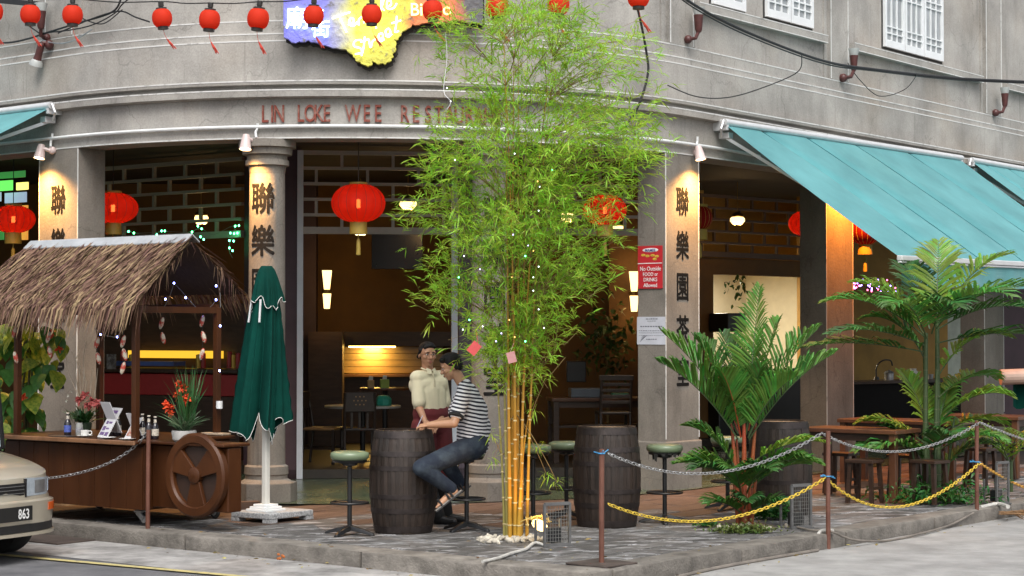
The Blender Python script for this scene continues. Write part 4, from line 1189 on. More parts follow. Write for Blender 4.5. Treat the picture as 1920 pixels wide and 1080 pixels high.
for x, y in ((.02, .10), (-1.65, .12), (.02, 1.0), (-1.65, 1.0)):
    mb = MB(); mb.box((x, y, .135), (.10, .10, .02)); mb.bar((x - .03, y, .13), (x + .05, y, .07), .07, .05)
    o = P('castor', mb, STEEL, CART, local=True, bev=.004)
    T = Matrix.Translation((x + .05, y, .062)) @ Matrix.Rotation(PI / 2, 4, 'X')
    mb = MB(); mb.torus((0, 0, 0), .046, .018, 24, 8, None); mb.v = [tuple(T @ Vector(v)) for v in mb.v]; P('castor_tyre', mb, TYREB, o, local=True, smooth=True)
    mb = MB(); mb.lathe([(.0, -.02), (.034, -.02), (.034, .02), (.0, .02)], 18, (0, 0, 0), T); P('castor_rim', mb, STEEL, o, local=True)
PXL, PXR, PY0, PY1 = -1.71, -.0, .04, 1.09
for x in (PXL, PXR):
    for y in (PY0, PY1):
        mb = MB(); mb.box((x, y, 1.42), (.058, .058, 1.26)); P('roof_post', mb, CW, CART, local=True, bev=.005)
for a, b in (((PXL, PY0, 2.0), (PXR, PY0, 2.0)), ((PXL, PY1, 2.05), (PXR, PY1, 2.05)), ((PXR, PY0, 2.02), (PXR, PY1, 2.02)), ((PXL, PY0, 2.02), (PXL, PY1, 2.02))):
    mb = MB(); mb.bar(a, b, .05, .06); P('roof_beam', mb, CW, CART, local=True)
RX0, RX1, RY, RZ = -2.25, .12, .64, 2.70
EY0, EZ0, EY1, EZ1 = -.05, 2.10, 1.34, 2.18
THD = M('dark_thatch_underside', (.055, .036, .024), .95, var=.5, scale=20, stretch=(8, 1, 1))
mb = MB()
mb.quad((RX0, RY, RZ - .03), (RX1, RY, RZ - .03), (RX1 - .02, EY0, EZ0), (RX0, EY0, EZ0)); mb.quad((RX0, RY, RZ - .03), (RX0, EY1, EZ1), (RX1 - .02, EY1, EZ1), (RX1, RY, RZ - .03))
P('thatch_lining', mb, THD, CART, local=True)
def thatch(nm, y_e, z_e, n_lay, per):
    vs, fc = [], []
    rr = random.Random(nm)
    sl = Vector((0, y_e - RY, z_e - RZ)); Ls = sl.length; sl.normalize(); nrm = Vector((0, sl.z, -sl.y)) * (1 if y_e < RY else -1)
    if nrm.z < 0: nrm = -nrm
    for l in range(n_lay):
        t0 = l / n_lay
        for k in range(per):
            x = rr.uniform(RX0 - .03, RX1 + .02); s_ = (t0 + rr.uniform(-.02, .08)) * Ls
            L = rr.uniform(.2, .36); wd = rr.uniform(.004, .011)
            lean = rr.gauss(-.02, .14)
            p = Vector((x, RY, RZ)) + sl * s_ + nrm * rr.uniform(.0, .035)
            d = (sl + Vector((lean, 0, 0)) + nrm * rr.uniform(-.02, .10)).normalized()
            side = Vector((1, 0, 0)) + nrm * rr.uniform(-.8, .8); side = side.normalized() * wd
            q1 = p + d * L * .55 + nrm * rr.uniform(-.01, .02)
            dr = (max(0, (s_ + L) - Ls)) * .5
            q2 = p + d * L + nrm * rr.uniform(-.02, .03) - Vector((0, 0, dr)) + Vector((0, -dr * .25 * (-1 if y_e > RY else 1) * -1, 0))
            o = len(vs); vs += [p - side * .5, p + side * .5, q1 - side, q1 + side, q2 - side * .15, q2 + side * .15]
            fc += [(o, o + 1, o + 3, o + 2), (o + 2, o + 3, o + 5, o + 4)]
    m = MB(); m.add(vs, fc); return m
THM = M('dry_palm_thatch', (.085, .042, .024), .75, col2=(.27, .17, .11), scale=7, stretch=(14, 2, 2), isl=.5)
THM.node_tree.nodes['Principled BSDF'].inputs['Specular IOR Level'].default_value = .35
tag(P('thatch', thatch(1, EY0, EZ0, 14, 430), THM, CART, local=True), kind='stuff')
tag(P('thatch', thatch(2, EY1, EZ1, 10, 130), THM, CART, local=True), kind='stuff')
# ragged strands at the gable and a few long hanging leaves
rr = random.Random(9); mb = MB()
for k in range(70):
    t = rr.uniform(.05, 1); yy = lerp(RY, EY0 if k % 3 else EY1, t); z = lerp(RZ, EZ0 if k % 3 else EZ1, t)
    p = Vector((RX1 + rr.uniform(-.04, .03), yy, z)); L = rr.uniform(.06, .3) * (.5 + t)
    q_ = p + Vector((rr.uniform(-.06, .06), rr.uniform(-.12, .02) if k % 3 else rr.uniform(-.02, .1), -L))
    wd = rr.uniform(.004, .011)
    mb.add([p + Vector((-wd, 0, 0)), p + Vector((wd, 0, 0)), q_], [(0, 1, 2)])
for k in range(26):
    x = rr.uniform(RX0, RX1); p = Vector((x, EY0 - .03, EZ0 - .02)); q_ = p + Vector((rr.uniform(-.05, .05), rr.uniform(-.04, .02), -rr.uniform(.06, .22)))
    wd = rr.uniform(.005, .012); mb.add([p + Vector((-wd, 0, 0)), p + Vector((wd, 0, 0)), q_], [(0, 1, 2)])
tag(P('thatch', mb, THM, CART, local=True), kind='stuff')
RIDGE = M('zinc_ridge_sheet', (.50, .52, .54), .38, metal=.4, var=.15, scale=6)
mb = MB()
for sg, yy, zz_ in ((-1, EY0, EZ0), (1, EY1, EZ1)):
    d = Vector((0, yy - RY, zz_ - RZ)).normalized() * .12
    a, b = Vector((RX0 - .02, RY, RZ + .05)), Vector((RX1 + .0, RY, RZ + .05))
    up = Vector((0, 0, .012))
    mb.add([a, b, b + d, a + d, a - up, b - up, b + d - up, a + d - up], [(0, 1, 2, 3), (7, 6, 5, 4), (3, 2, 6, 7), (0, 4, 5, 1), (1, 5, 6, 2), (0, 3, 7, 4)])
P('ridge_cap', mb, RIDGE, CART, local=True)
CM = TR(C_OX, CRZ)
def cw(x, y, z): return CM @ Vector((x, y, z))
def cpx(px, py, y):
    """point at local depth y of the cart seen at that pixel"""
    u = (px - 960) / F_PX
    # C_OX + (.8x+.6y, -.6x+.8y)
    x = (u * (C_OX.y + .8 * y) - C_OX.x - .6 * y) / (.8 + .6 * u)
    w_ = cw(x, y, 0); return Vector((w_.x, w_.y, at(px, py, w_.y).z))
# carved charms hanging on threads, and the little blue lamps
SHELLM = M('carved_pale_shell', (.62, .56, .44), .4, col2=(.42, .05, .03), thr=(.44, .52), scale=16)
charm_strings = [(28, 606, [622, 670], .0, 'at the front left post'), (92, 612, [632, 660], .1, 'left of the dry twigs'), (183, 626, [643, 672], .1, 'right of the dry twigs'), (232, 620, [640, 665, 690], .0, 'just left of the front right post'),
                 (304, 586, [606, 634], .75, 'in the open gable end'), (380, 585, [602, 632, 664], .95, 'nearest the back right post')]
for px, y0, ys, dep, wh in charm_strings:
    top = cpx(px, y0, dep)
    o = E('hanging_charm', 'string of carved charms hanging from the cart roof, ' + wh, 'ornament', top, 0, 'charm strings under the cart roof')
    mb = MB(); mb.tube([top, cpx(px, ys[-1], dep)], .0025, 5); P('thread', mb, BLACKM, o)
    for i, y_ in enumerate(ys):
        c = cpx(px + (i % 2) * 3 - 1, y_, dep); mb = MB(); mb.ell(c, (.024, .018, .062), 10, 7, Matrix.Rotation(.25 * (-1) ** i, 4, 'Y')); P('charm', mb, SHELLM, o, smooth=True)
BLED = EM('blue_fairy_lamp', (.25, .3, 1.0), 14)
GLED = EM('green_fairy_lamp', (.1, 1.0, .35), 8)
WIRE = M('thin_clear_wire', (.25, .25, .24), .4)
def fairy(name, label, wires, bulbs, mat, r=.009, grp=None, parent_loc=None):
    o = E(name, label, 'fairy lights', parent_loc or wires[0][0], 0, grp)
    for w_ in wires:
        m2 = MB(); m2.tube(spline(w_, 4), .0028, 5); P('wire', m2, WIRE, o)
    for b_ in bulbs:
        m2 = MB(); m2.ell(b_, (r, r, r * 1.3), 8, 6); P('bulb', m2, mat, o, smooth=True)
    return o
B_ = lambda l, dep: [cpx(x, y, dep) for x, y in l]
fairy('fairy_lights', 'string of tiny blue lamps looped under the cart gable and down its back post', [B_([(250, 575), (290, 581), (305, 579), (318, 555), (326, 531)], .9), B_([(326, 531), (340, 545), (358, 566), (377, 583), (395, 575), (405, 562)], 1.0), B_([(405, 536), (412, 545), (413, 600), (410, 660), (413, 695), (411, 750)], 1.12), B_([(176, 612), (190, 626), (215, 632), (222, 630), (232, 600)], .0)],
      B_([(290, 581), (310, 561), (326, 531), (348, 558), (377, 585), (405, 562), (405, 536), (413, 611), (412, 695), (52, 585), (168, 591), (231, 598), (189, 627), (220, 632)], .92), BLED, .0085)
mb = MB(); mb.tube([cpx(412, 752, 1.06), cpx(412, 766, 1.06)], .032, 10); tag(P('plug_box', mb, WHITE), 'small white plug box on the back right post of the cart', 'plug')

# things on the counter
DGL = M('dark_bottle_glass', (.012, .009, .014), .08, var=.2, spec=.8, coat=.4)
LBLU, LWHT = M('blue_bottle_label', (.08, .12, .42), .5, var=.5, scale=60), M('pale_bottle_label', (.55, .50, .42), .5, var=.4, scale=70)
def bottle(p, h, label, lab, cap=LWHT, glass=DGL, grp='dark bottles on the cart counter', r=.034):
    o = E('bottle', label, 'bottle', p, 0, grp)
    mb = MB(); mb.lathe([(r * .9, 0), (r, .01), (r, h * .52), (r * .75, h * .64), (r * .4, h * .74), (r * .36, h * .95), (r * .42, h * .96), (r * .42, h)], 18, p); P('glass', mb, glass, o, smooth=True)
    mb = MB(); mb.lathe([(r + .001, h * .16), (r + .001, h * .46)], 18, p, cap=False); P('paper_label', mb, lab, o, smooth=True)
    mb = MB(); mb.lathe([(r * .45, h * .965), (r * .45, h * 1.02), (0, h * 1.02)], 12, p); P('cap', mb, cap, o)
    mb = MB(); mb.lathe([(r * .43, h * .72), (r * .40, h * .88)], 12, p, cap=False); P('neck_foil', mb, cap, o)
zc_ = .803
cp = lambda px, y: Vector((cpx(px, 800, y).x, cpx(px, 800, y).y, zc_))
bottle(cp(128, .12), .22, 'dark bottle with a blue and white label standing alone at the left of the counter', LBLU)
bottle(cp(212, .42), .22, 'dark bottle behind the big menu card, left one of the pair', LWHT)
bottle(cp(222, .40), .22, 'dark bottle behind the big menu card, right one of the pair', LWHT)
bottle(cp(268, .20), .23, 'dark bottle with a tilted pale label just right of the front right cart post', LWHT)
bottle(cp(280, .16), .22, 'dark bottle at the middle of the three beside the front right cart post', M('black_label', (.05, .05, .05), .5))
bottle(cp(292, .20), .21, 'dark bottle with a round pale label, outermost of the three beside the front right post', LWHT)
bottle(cp(255, .46), .20, 'dark bottle with a pale foil cap behind the small picture card', LWHT)
CARD = M('printed_menu_card', (.66, .66, .68), .4, var=.05)
PRINT = M('violet_print', (.16, .10, .24), .5, var=.5, scale=50)
PRINTR = M('red_brown_print', (.45, .16, .12), .5, col2=(.6, .5, .4), thr=(.4, .6), scale=22)
def card(px, y, wd, h, tilt, label, rows, mat2):
    p = cp(px, y); o = E('menu_card', label, 'menu card', p, CRZ + tilt, 'menu cards on the cart counter')
    T = TR(p, CRZ + tilt) @ Matrix.Rotation(rad(-30), 4, 'X')
    mb = MB(); mb.box((0, 0, h / 2), (wd, .006, h), 0, T); P('card_front', mb, CARD, o)
    mb = MB(); mb.box((0, h * .5, h / 2 * .85), (wd, .006, h), 0, TR(p, CRZ + tilt) @ Matrix.Rotation(rad(24), 4, 'X')); P('card_back', mb, CARD, o)
    for (x, z, ww, hh) in rows:
        mb = MB(); mb.box((x * wd, -.0045, z * h), (ww * wd, .002, hh * h), 0, T); P('printed_patch', mb, mat2, o)
card(193, .10, .20, .32, -.25, 'tall white menu card with violet print leaning on the cart counter', [(0, .86, .5, .1), (-.02, .68, .5, .12), (-.2, .5, .2, .1), (.12, .5, .3, .06), (-.25, .3, .26, .14), (.1, .3, .3, .05), (-.2, .13, .4, .1), (.25, .12, .3, .12)], PRINT)
card(241, .04, .14, .23, -.2, 'smaller picture card with red print beside the front right cart post', [(0, .5, .75, .72)], PRINTR)
CHINA = M('white_china', (.72, .72, .70), .2, var=.04)
for px, y, lab in ((160, .06, 'white cup on a saucer beside the tall menu card'), (203, -.02, 'white saucer at the foot of the tall menu card'), (240, -.05, 'white saucer under the small picture card')):
    p = cp(px, y); o = E('cup' if 'cup' in lab else 'saucer', lab, 'cup' if 'cup' in lab else 'saucer', p, 0)
    mb = MB(); mb.lathe([(.03, .0), (.075, .012), (.078, .016), (.03, .006), (0, .006)], 24, p); P('dish', mb, CHINA, o, smooth=True)
    if 'cup' in lab:
        mb = MB(); mb.lathe([(.025, .008), (.038, .03), (.042, .065), (.038, .065), (.034, .03), (0, .015)], 20, p); mb.torus(p + Vector((.05, -.0, .04)), .018, .005, 14, 6, Matrix.Rotation(PI / 2, 4, 'X')); P('bowl', mb, CHINA, o, smooth=True)
mb = MB(); p = cp(120, .0); mb.box((p.x, p.y, zc_ + .004), (.26, .16, .006), CRZ); tag(P('placemat', mb, M('black_placemat', (.03, .03, .033), .5), bev=.002), 'flat dark leaflet lying at the left of the cart counter', 'leaflet')
JAR = M('clear_jar', (.35, .36, .34), .1, var=.2)
p = cp(150, .20); o = E('jar', 'small glass jar with a pale label between the lone bottle and the cup', 'jar', p)
mb = MB(); mb.lathe([(.03, 0), (.036, .01), (.036, .10), (.03, .115), (.03, .125)], 16, p); P('glass', mb, JAR, o, smooth=True)
mb = MB(); mb.lathe([(.037, .03), (.037, .08)], 16, p, cap=False); P('paper_label', mb, M('grey_label', (.3, .3, .32), .5, var=.5, scale=60), o, smooth=True)
mb = MB(); mb.box((.02, 1.06, .815), (.30, .12, .02)); tag(P('serving_board', MB().add([tuple(CM @ Vector(v)) for v in mb.v], mb.f), M('pale_board', (.38, .30, .22), .5), bev=.004), 'pale wooden board lying at the back right corner of the cart counter', 'board')

# ------------------------------------------------------------------ green parasol, folded
U0 = Vector((-2.37, 18.35, 0)); URZ = rad(-37)
umb = E('folded_parasol', 'folded dark green parasol with white piping on a white pole and granite slab', 'parasol', U0, URZ)
GRAN = M('speckled_granite', (.28, .29, .30), .6, col2=(.46, .47, .48), scale=60, thr=(.42, .58), bump=.2)
mb = MB(); mb.box((.03, .06, .062), (.52, .60, .055)); P('base_slab', mb, GRAN, umb, local=True, bev=.008)
for x in (-.18, .24):
    for y in (-.19, .31): mb = MB(); mb.box((x, y, .017), (.10, .10, .034)); P('slab_foot', mb, GRAN, umb, local=True)
mb = MB()
for k, (s_, z_) in enumerate(((.27, .10), (.22, .122), (.17, .144))): mb.box((0, 0, z_), (s_, s_, .021))
P('stepped_socket', mb, WHITE, umb, local=True, bev=.004)
mb = MB(); mb.box((0, 0, .85), (.062, .062, 1.4)); P('pole', mb, M('cream_painted_pole', (.66, .65, .60), .4, var=.06), umb, local=True, bev=.012)
GREENC = M('dark_green_canvas', (.001, .036, .027), .85, col2=(.002, .055, .042), scale=3, bump=.15, bscale=90, spec=.12)
def fold_r(a, R, amp, ph=0): return R * (1.04 - amp * abs(math.cos(4 * a + ph * .5)) ** .6 * .75 + amp * .45 * math.cos(5 * a + 1.3 + ph) + amp * .22 * math.sin(11 * a + 2 * ph))
nA, nZ = 200, 26
vs, fc = [], []
for j in range(nZ + 1):
    t = j / nZ
    R = lerp(.10, .262, t ** .8)
    for i in range(nA):
        a = 2 * PI * i / nA
        z = lerp(2.26, .86, t) - t ** 6 * (.10 * math.cos(4 * a + .5) + .06 * math.cos(9 * a) - .02)
        r_ = fold_r(a + t * .25, R, .24 + .36 * t)
        vs.append((r_ * math.cos(a) * 1.05 - .045 * t, r_ * math.sin(a) - .03 * t, z))
for j in range(nZ):
    for i in range(nA): fc.append((j * nA + i, (j + 1) * nA + i, (j + 1) * nA + (i + 1) % nA, j * nA + (i + 1) % nA))
mb = MB(); mb.add(vs, fc); can = P('canopy', mb, GREENC, umb, local=True, smooth=True, ang=0)
PIPING = M('white_piping', (.7, .7, .68), .6)
hem = [vs[nZ * nA + i] for i in range(nA)]; mb = MB(); mb.tube(hem + [hem[0]], .0036, 5, cap=False); P('piping', mb, PIPING, can, local=True, smooth=True)
vs, fc = [], []
nZ2 = 12
for j in range(nZ2 + 1):
    t = j / nZ2
    R = lerp(.05, .165, t ** .65)
    for i in range(nA):
        a = 2 * PI * i / nA
        z = lerp(2.445, 2.08, t) - t ** 3 * (.05 * math.cos(3 * a + 1.0) + .03 * math.cos(8 * a))
        r_ = fold_r(a * 1.0 + .3, R, .05 + .22 * t)
        vs.append((r_ * math.cos(a), r_ * math.sin(a), z))
for j in range(nZ2):
    for i in range(nA): fc.append((j * nA + i, (j + 1) * nA + i, (j + 1) * nA + (i + 1) % nA, j * nA + (i + 1) % nA))
mb = MB(); mb.add(vs, fc); mb.add([vs[i] for i in range(nA)], [tuple(range(nA))]); ven = P('vent_cap', mb, GREENC, umb, local=True, smooth=True, ang=0)
hem = [vs[nZ2 * nA + i] for i in range(nA)]; mb = MB(); mb.tube(hem + [hem[0]], .0036, 5, cap=False); P('piping', mb, PIPING, ven, local=True, smooth=True)
for a in (-2.3, -1.2): 
    mb = MB(); mb.bar((.14 * math.cos(a), .14 * math.sin(a), 2.12), (.17 * math.cos(a), .17 * math.sin(a), 1.9), .016, .012); P('rib_end', mb, WHITE, umb, local=True)

# ------------------------------------------------------------------ barrels
STAVE = M('dark_barrel_oak', (.012, .008, .006), .55, col2=(.036, .022, .016), scale=4, stretch=(3, 3, .5), bump=.35, bscale=30, isl=.35)
HOOP = M('dark_iron_hoop', (.045, .036, .034), .45, metal=.6, var=.4, scale=8, bump=.15)
HEADW = M('pale_barrel_head', (.26, .17, .10), .5, col2=(.36, .26, .17), scale=5, stretch=(1, 6, 1))
def barrel(c, H, Rm, Re, label, head=None):
    o = E('barrel', label, 'barrel', c, random.uniform(0, 6), 'old oak barrels used as tables')
    ns = 26; prof = lambda z: Re + (Rm - Re) * (1 - ((z - H / 2) / (H / 2)) ** 2)
    for k in range(ns):
        a0, a1 = 2 * PI * (k + .012) / ns, 2 * PI * (k + .988) / ns
        jr = random.uniform(-.0025, .0025)
        vs, fc = [], []
        for j in range(9):
            z = H * j / 8
            for a in (a0, (a0 + a1) / 2, a1):
                r_ = prof(z) + jr + (.0015 if a not in (a0, a1) else -.002)
                vs.append((r_ * math.cos(a), r_ * math.sin(a), z))
            for a in (a0, a1): vs.append(((prof(z) - .025) * math.cos(a), (prof(z) - .025) * math.sin(a), z))
        for j in range(8):
            b, n_ = j * 5, (j + 1) * 5
            fc += [(b, b + 1, n_ + 1, n_), (b + 1, b + 2, n_ + 2, n_ + 1), (b + 3, b, n_, n_ + 3), (b + 2, b + 4, n_ + 4, n_ + 2), (b + 4, b + 3, n_ + 3, n_ + 4)]
        fc += [(40, 41, 42, 44, 43), (3, 4, 2, 1, 0)]
        mb = MB(); mb.add(vs, fc); P('stave', mb, STAVE, o, local=True)
    for z0, z1 in ((.015, .075), (.20, .25), (.34, .385), (.615, .66), (.75, .80), (.925, .985)):
        z0, z1 = z0 * H, z1 * H
        mb = MB(); e_ = .004; mb.lathe([(prof(z0) - .004, z0), (prof(z0) + e_, z0), (prof((z0 + z1) / 2) + e_, (z0 + z1) / 2), (prof(z1) + e_, z1), (prof(z1) - .004, z1)], 52, cap=False); P('hoop', mb, HOOP, o, local=True, smooth=True)
    for k in range(6):
        x0, x1 = -Re + 2 * Re * k / 6, -Re + 2 * Re * (k + 1) / 6; xm = max(abs(x0), abs(x1)); 
        R2 = Re - .02
        pts = []
        for x in (x0 + .002, (x0 + x1) / 2, x1 - .002):
            pts.append((x, -math.sqrt(max(R2 * R2 - x * x, 0))))
        pts += [(x, -y) for x, y in reversed(pts)]
        mb = MB(); mb.prism(pts, .02, None, H - .035); P('head_board', mb, head or STAVE, o, local=True)
    return o
barrel((-.985, 17.27, 0), .925, .308, .255, 'dark oak barrel where the two men stand and sit, with paper on its top')
barrel((.885, 17.80, 0), .93, .318, .27, 'dark oak barrel behind the first brown post, with a pale wooden top', HEADW)
barrel((2.66, 18.9, 0), .93, .318, .27, 'dark oak barrel half hidden behind the red-stemmed palm', HEADW)
mb = MB(); p = Vector((-.99, 17.15, .925 - .010)); mb.box(tuple(p), (.17, .11, .003), .5); tag(P('paper_slip', mb, CHINA), 'white order slip on the barrel under the writing hand', 'paper')

# ------------------------------------------------------------------ bar stools
VINYL = M('green_vinyl_seat', (.165, .215, .13), .38, var=.12, scale=4, bump=.06, coat=.15)
def make_stool(c, rz, label, torn=False):
    o = E('bar_stool', label, 'stool', c, rz, 'bar stools with green seats')
    mb = MB(); mb.lathe([(0, .665), (.15, .665), (.168, .68), (.175, .705), (.17, .73), (.14, .742), (0, .745)], 36); P('seat', mb, VINYL, o, local=True, smooth=True, ang=0)
    mb = MB(); mb.lathe([(.145, .645), (.16, .665), (.0, .666)], 24); mb.lathe([(.0, .60), (.07, .62), (.07, .646), (0, .646)], 16); P('seat_plate', mb, BLACKM, o, local=True)
    mb = MB(); mb.tube([(0, 0, .06), (0, 0, .64)], .021, 14); P('column', mb, BLACKM, o, local=True, smooth=True)
    mb = MB(); mb.torus((0, 0, .285), .165, .011, 36, 8); 
    ring = P('foot_ring', mb, BLACKM, o, local=True, smooth=True, ang=0)
    mb = MB()
    for k in range(3): a = 2 * PI * k / 3; mb.tube([(0, 0, .285), (.16 * math.cos(a), .16 * math.sin(a), .285)], .008, 6)
    P('ring_arm', mb, BLACKM, ring, local=True)
    for k in range(4):
        a = PI / 4 + PI / 2 * k; mb = MB()
        d = Vector((math.cos(a), math.sin(a), 0)); s_ = Vector((-d.y, d.x, 0))
        vs = []
        for r_, h0, h1, w_ in ((.0, .04, .085, .03), (.12, .025, .06, .03), (.235, .0, .024, .022), (.25, .0, .012, .018)):
            vs += [d * r_ - s_ * w_ + Vector((0, 0, h0)), d * r_ + s_ * w_ + Vector((0, 0, h0)), d * r_ + s_ * w_ * .7 + Vector((0, 0, h1)), d * r_ - s_ * w_ * .7 + Vector((0, 0, h1))]
        fc = []
        for j in range(3):
            for q_ in range(4): fc.append((j * 4 + q_, j * 4 + (q_ + 1) % 4, (j + 1) * 4 + (q_ + 1) % 4, (j + 1) * 4 + q_))
        fc += [(3, 2, 1, 0), (12, 13, 14, 15)]
        mb.add(vs, fc); P('foot', mb, BLACKM, o, local=True, bev=.004)
    if torn:
        mb = MB()
        rr = random.Random(2)
        for k in range(15):
            a = rr.uniform(0, 2 * PI); L = rr.uniform(.01, .05)
            if k > 11: L = .09
            c_, s_ = math.cos(a) * .155, math.sin(a) * .155; t_ = Vector((-math.sin(a), math.cos(a), 0)) * .025
            p = Vector((c_, s_, .67)); mb.add([p - t_, p + t_, p + t_ * .5 - Vector((0, 0, L)), p - t_ * .6 - Vector((0, 0, L * .8))], [(0, 1, 2, 3)])
        P('torn_lining', mb, M('black_torn_cloth', (.02, .02, .018), .9), o, local=True)
    return o
st0 = make_stool((-1.45, 17.02, 0), .35, 'empty green bar stool left of the barrel with the two men')
def stool(x, y, rz, label): return copy_tree(st0, TR((x, y, 0), rz), None, label)
stool(-.414, 17.40, .2, 'green bar stool under the man in the striped shirt')
stool(.20, 18.05, .5, 'green bar stool half hidden behind the bamboo stems')
stool(.53, 18.55, .1, 'green bar stool just left of the second barrel, half behind it')
make_stool((1.45, 18.1, 0), .75, 'green bar stool with torn lining before the square pillar', True)
stool(2.2, 19.45, .3, 'green bar stool behind the red-stemmed palm')

# ------------------------------------------------------------------ posts and chains
RUST = M('brown_painted_post', (.105, .038, .024), .5, col2=(.17, .07, .045), scale=12, bump=.15, stretch=(1, 1, .4))
CHS = M('galvanised_chain', (.45, .45, .45), .35, metal=.8, var=.25, scale=30)
CHY = M('yellow_plastic_chain', (.66, .47, .05), .45, var=.12, scale=8)
CHO = M('grubby_orange_chain', (.55, .30, .05), .5, var=.25, scale=8)
BLUE = M('blue_nylon_string', (.05, .28, .55), .6, var=.3, scale=40)
def post(p, h, label, plate=False, z0=0.0, tie=None, r=.021):
    o = E('chain_post', label, 'post', (p[0], p[1], z0), 0, 'brown posts along the kerb')
    mb = MB(); mb.tube([(0, 0, 0), (0, 0, h * .5), (.003, 0, h)], r, 14); P('pole', mb, RUST, o, local=True, smooth=True)
    if plate: mb = MB(); mb.box((0, 0, .008), (.40, .40, .014), rad(48)); P('base_plate', mb, IRON, o, local=True, bev=.004)
    for z in tie or ():
        mb = MB(); rr = random.Random(int(z * 99))
        mb.torus((0, 0, z), r + .004, .006, 14, 6)
        for k in range(5): a = rr.uniform(0, 6.3); mb.tube([(r * math.cos(a), r * math.sin(a), z), ((r + .05) * math.cos(a), (r + .05) * math.sin(a), z + rr.uniform(-.02, .03))], .004, 4)
        P('string_tie', mb, BLUE, o, local=True)
    return o
P1 = gp(1128, 1058); P0_ = gp(277, 1020, ROADZ); P3 = gp(1553, 1031, ROADZ); P4 = gp(1832, 981, ROADZ)
hz = lambda p, px, py: at(px, py, p.y).z
post(P0_, hz(P0_, 277, 806) - ROADZ, 'brown post at the kerb before the thatched cart', z0=ROADZ)
post(P1, hz(P1, 1131, 842), 'brown post on a dark square plate at the pavement corner, before the second barrel', True, tie=(hz(P1, 1131, 850),))
post(P3, hz(P3, 1540, 808) - ROADZ, 'slightly leaning brown post at the kerb right of the red-stemmed palm', z0=ROADZ, tie=(hz(P3, 1547, 893) - ROADZ,))
post(P4, hz(P4, 1836, 790) - ROADZ, 'brown post at the kerb before the taller palm, farthest right', z0=ROADZ, tie=(hz(P4, 1836, 866) - ROADZ,))
def chain(a, b, low, label, mat, pitch=.046, wd=.0038, R=.0125, grp='chains between the posts'):
    """hanging links from a to b; low: point the belly passes through"""
    a, b, low = Vector(a), Vector(b), Vector(low)
    ctl = low * 2 - (a + b) / 2
    pts = bez(a, ctl, b, 300)
    acc = [0]
    for i in range(300): acc.append(acc[-1] + (pts[i + 1] - pts[i]).length)
    n = int(acc[-1] / pitch); vs, fc = [], []
    link = []
    nL, m = 10, 5
    for i in range(nL):
        t = 2 * PI * i / nL
        cx, cy = math.cos(t) * R + (pitch * .62 - R) * (1 if math.cos(t) > .01 else -1 if math.cos(t) < -.01 else 0), math.sin(t) * R
        nx, ny = math.cos(t), math.sin(t)
        for j in range(m):
            q_ = 2 * PI * j / m; link.append((cx + nx * wd * math.cos(q_), cy + ny * wd * math.cos(q_), wd * math.sin(q_)))
    lf = [(i * m + j, ((i + 1) % nL) * m + j, ((i + 1) % nL) * m + (j + 1) % m, i * m + (j + 1) % m) for i in range(nL) for j in range(m)]
    mb = MB()
    for k in range(n):
        s_ = (k + .5) * acc[-1] / n
        i = min(int(np.searchsorted(acc, s_)), 299); p = pts[i]; d = (pts[min(i + 1, 300)] - pts[max(i - 1, 0)]).normalized()
        T = Matrix.Translation(p) @ d.to_track_quat('X', 'Z').to_matrix().to_4x4() @ Matrix.Rotation(PI / 4 + PI / 2 * (k % 2), 4, 'X')
        mb.add(link, lf, T)
    o = P('chain', mb, mat, smooth=True, ang=0); return tag(o, label, 'chain', grp)
def pt(P_, px, py): return at(px, py, P_.y)
mid = lambda a, b, px, py: at(px, py, (a.y + b.y) / 2)
e3u, e3l, e4u, e4l = pt(P3, 1541, 812), pt(P3, 1548, 896), pt(P4, 1837, 792), pt(P4, 1837, 868)
e1u, e1l = pt(P1, 1140, 850), pt(P1, 1140, 945)
chain(e1u, e3u, at(1345, 886, lerp(P1.y, P3.y, .5)), 'galvanised chain from the corner post to the leaning post, passing before the red-stemmed palm', CHS)
chain(e1l, e3l, at(1350, 974, lerp(P1.y, P3.y, .5)), 'yellow plastic chain low between the corner post and the leaning post', CHY, .046, .0042, .0125)
chain(e3u, e4u, at(1690, 846, lerp(P3.y, P4.y, .5)), 'galvanised chain from the leaning post to the farthest post, before the taller palm', CHS)
chain(e3l, e4l, at(1688, 950, lerp(P3.y, P4.y, .45)), 'yellow plastic chain low between the leaning post and the farthest post', CHY, .046, .0042, .0125)
chain(e4u, at(2010, 850, 21.6), at(1920, 824, 20.6), 'galvanised chain running off the right edge of the frame', CHS)
chain(e4l, at(2040, 950, 21.6), at(1930, 918, 20.6), 'grubby orange chain running off behind the palm at the right edge', CHO, .046, .0042, .0125)
chain(pt(P0_, 275, 812), at(40, 900, 18.3), at(185, 876, 17.8), 'galvanised chain from the cart post towards the car', CHS)

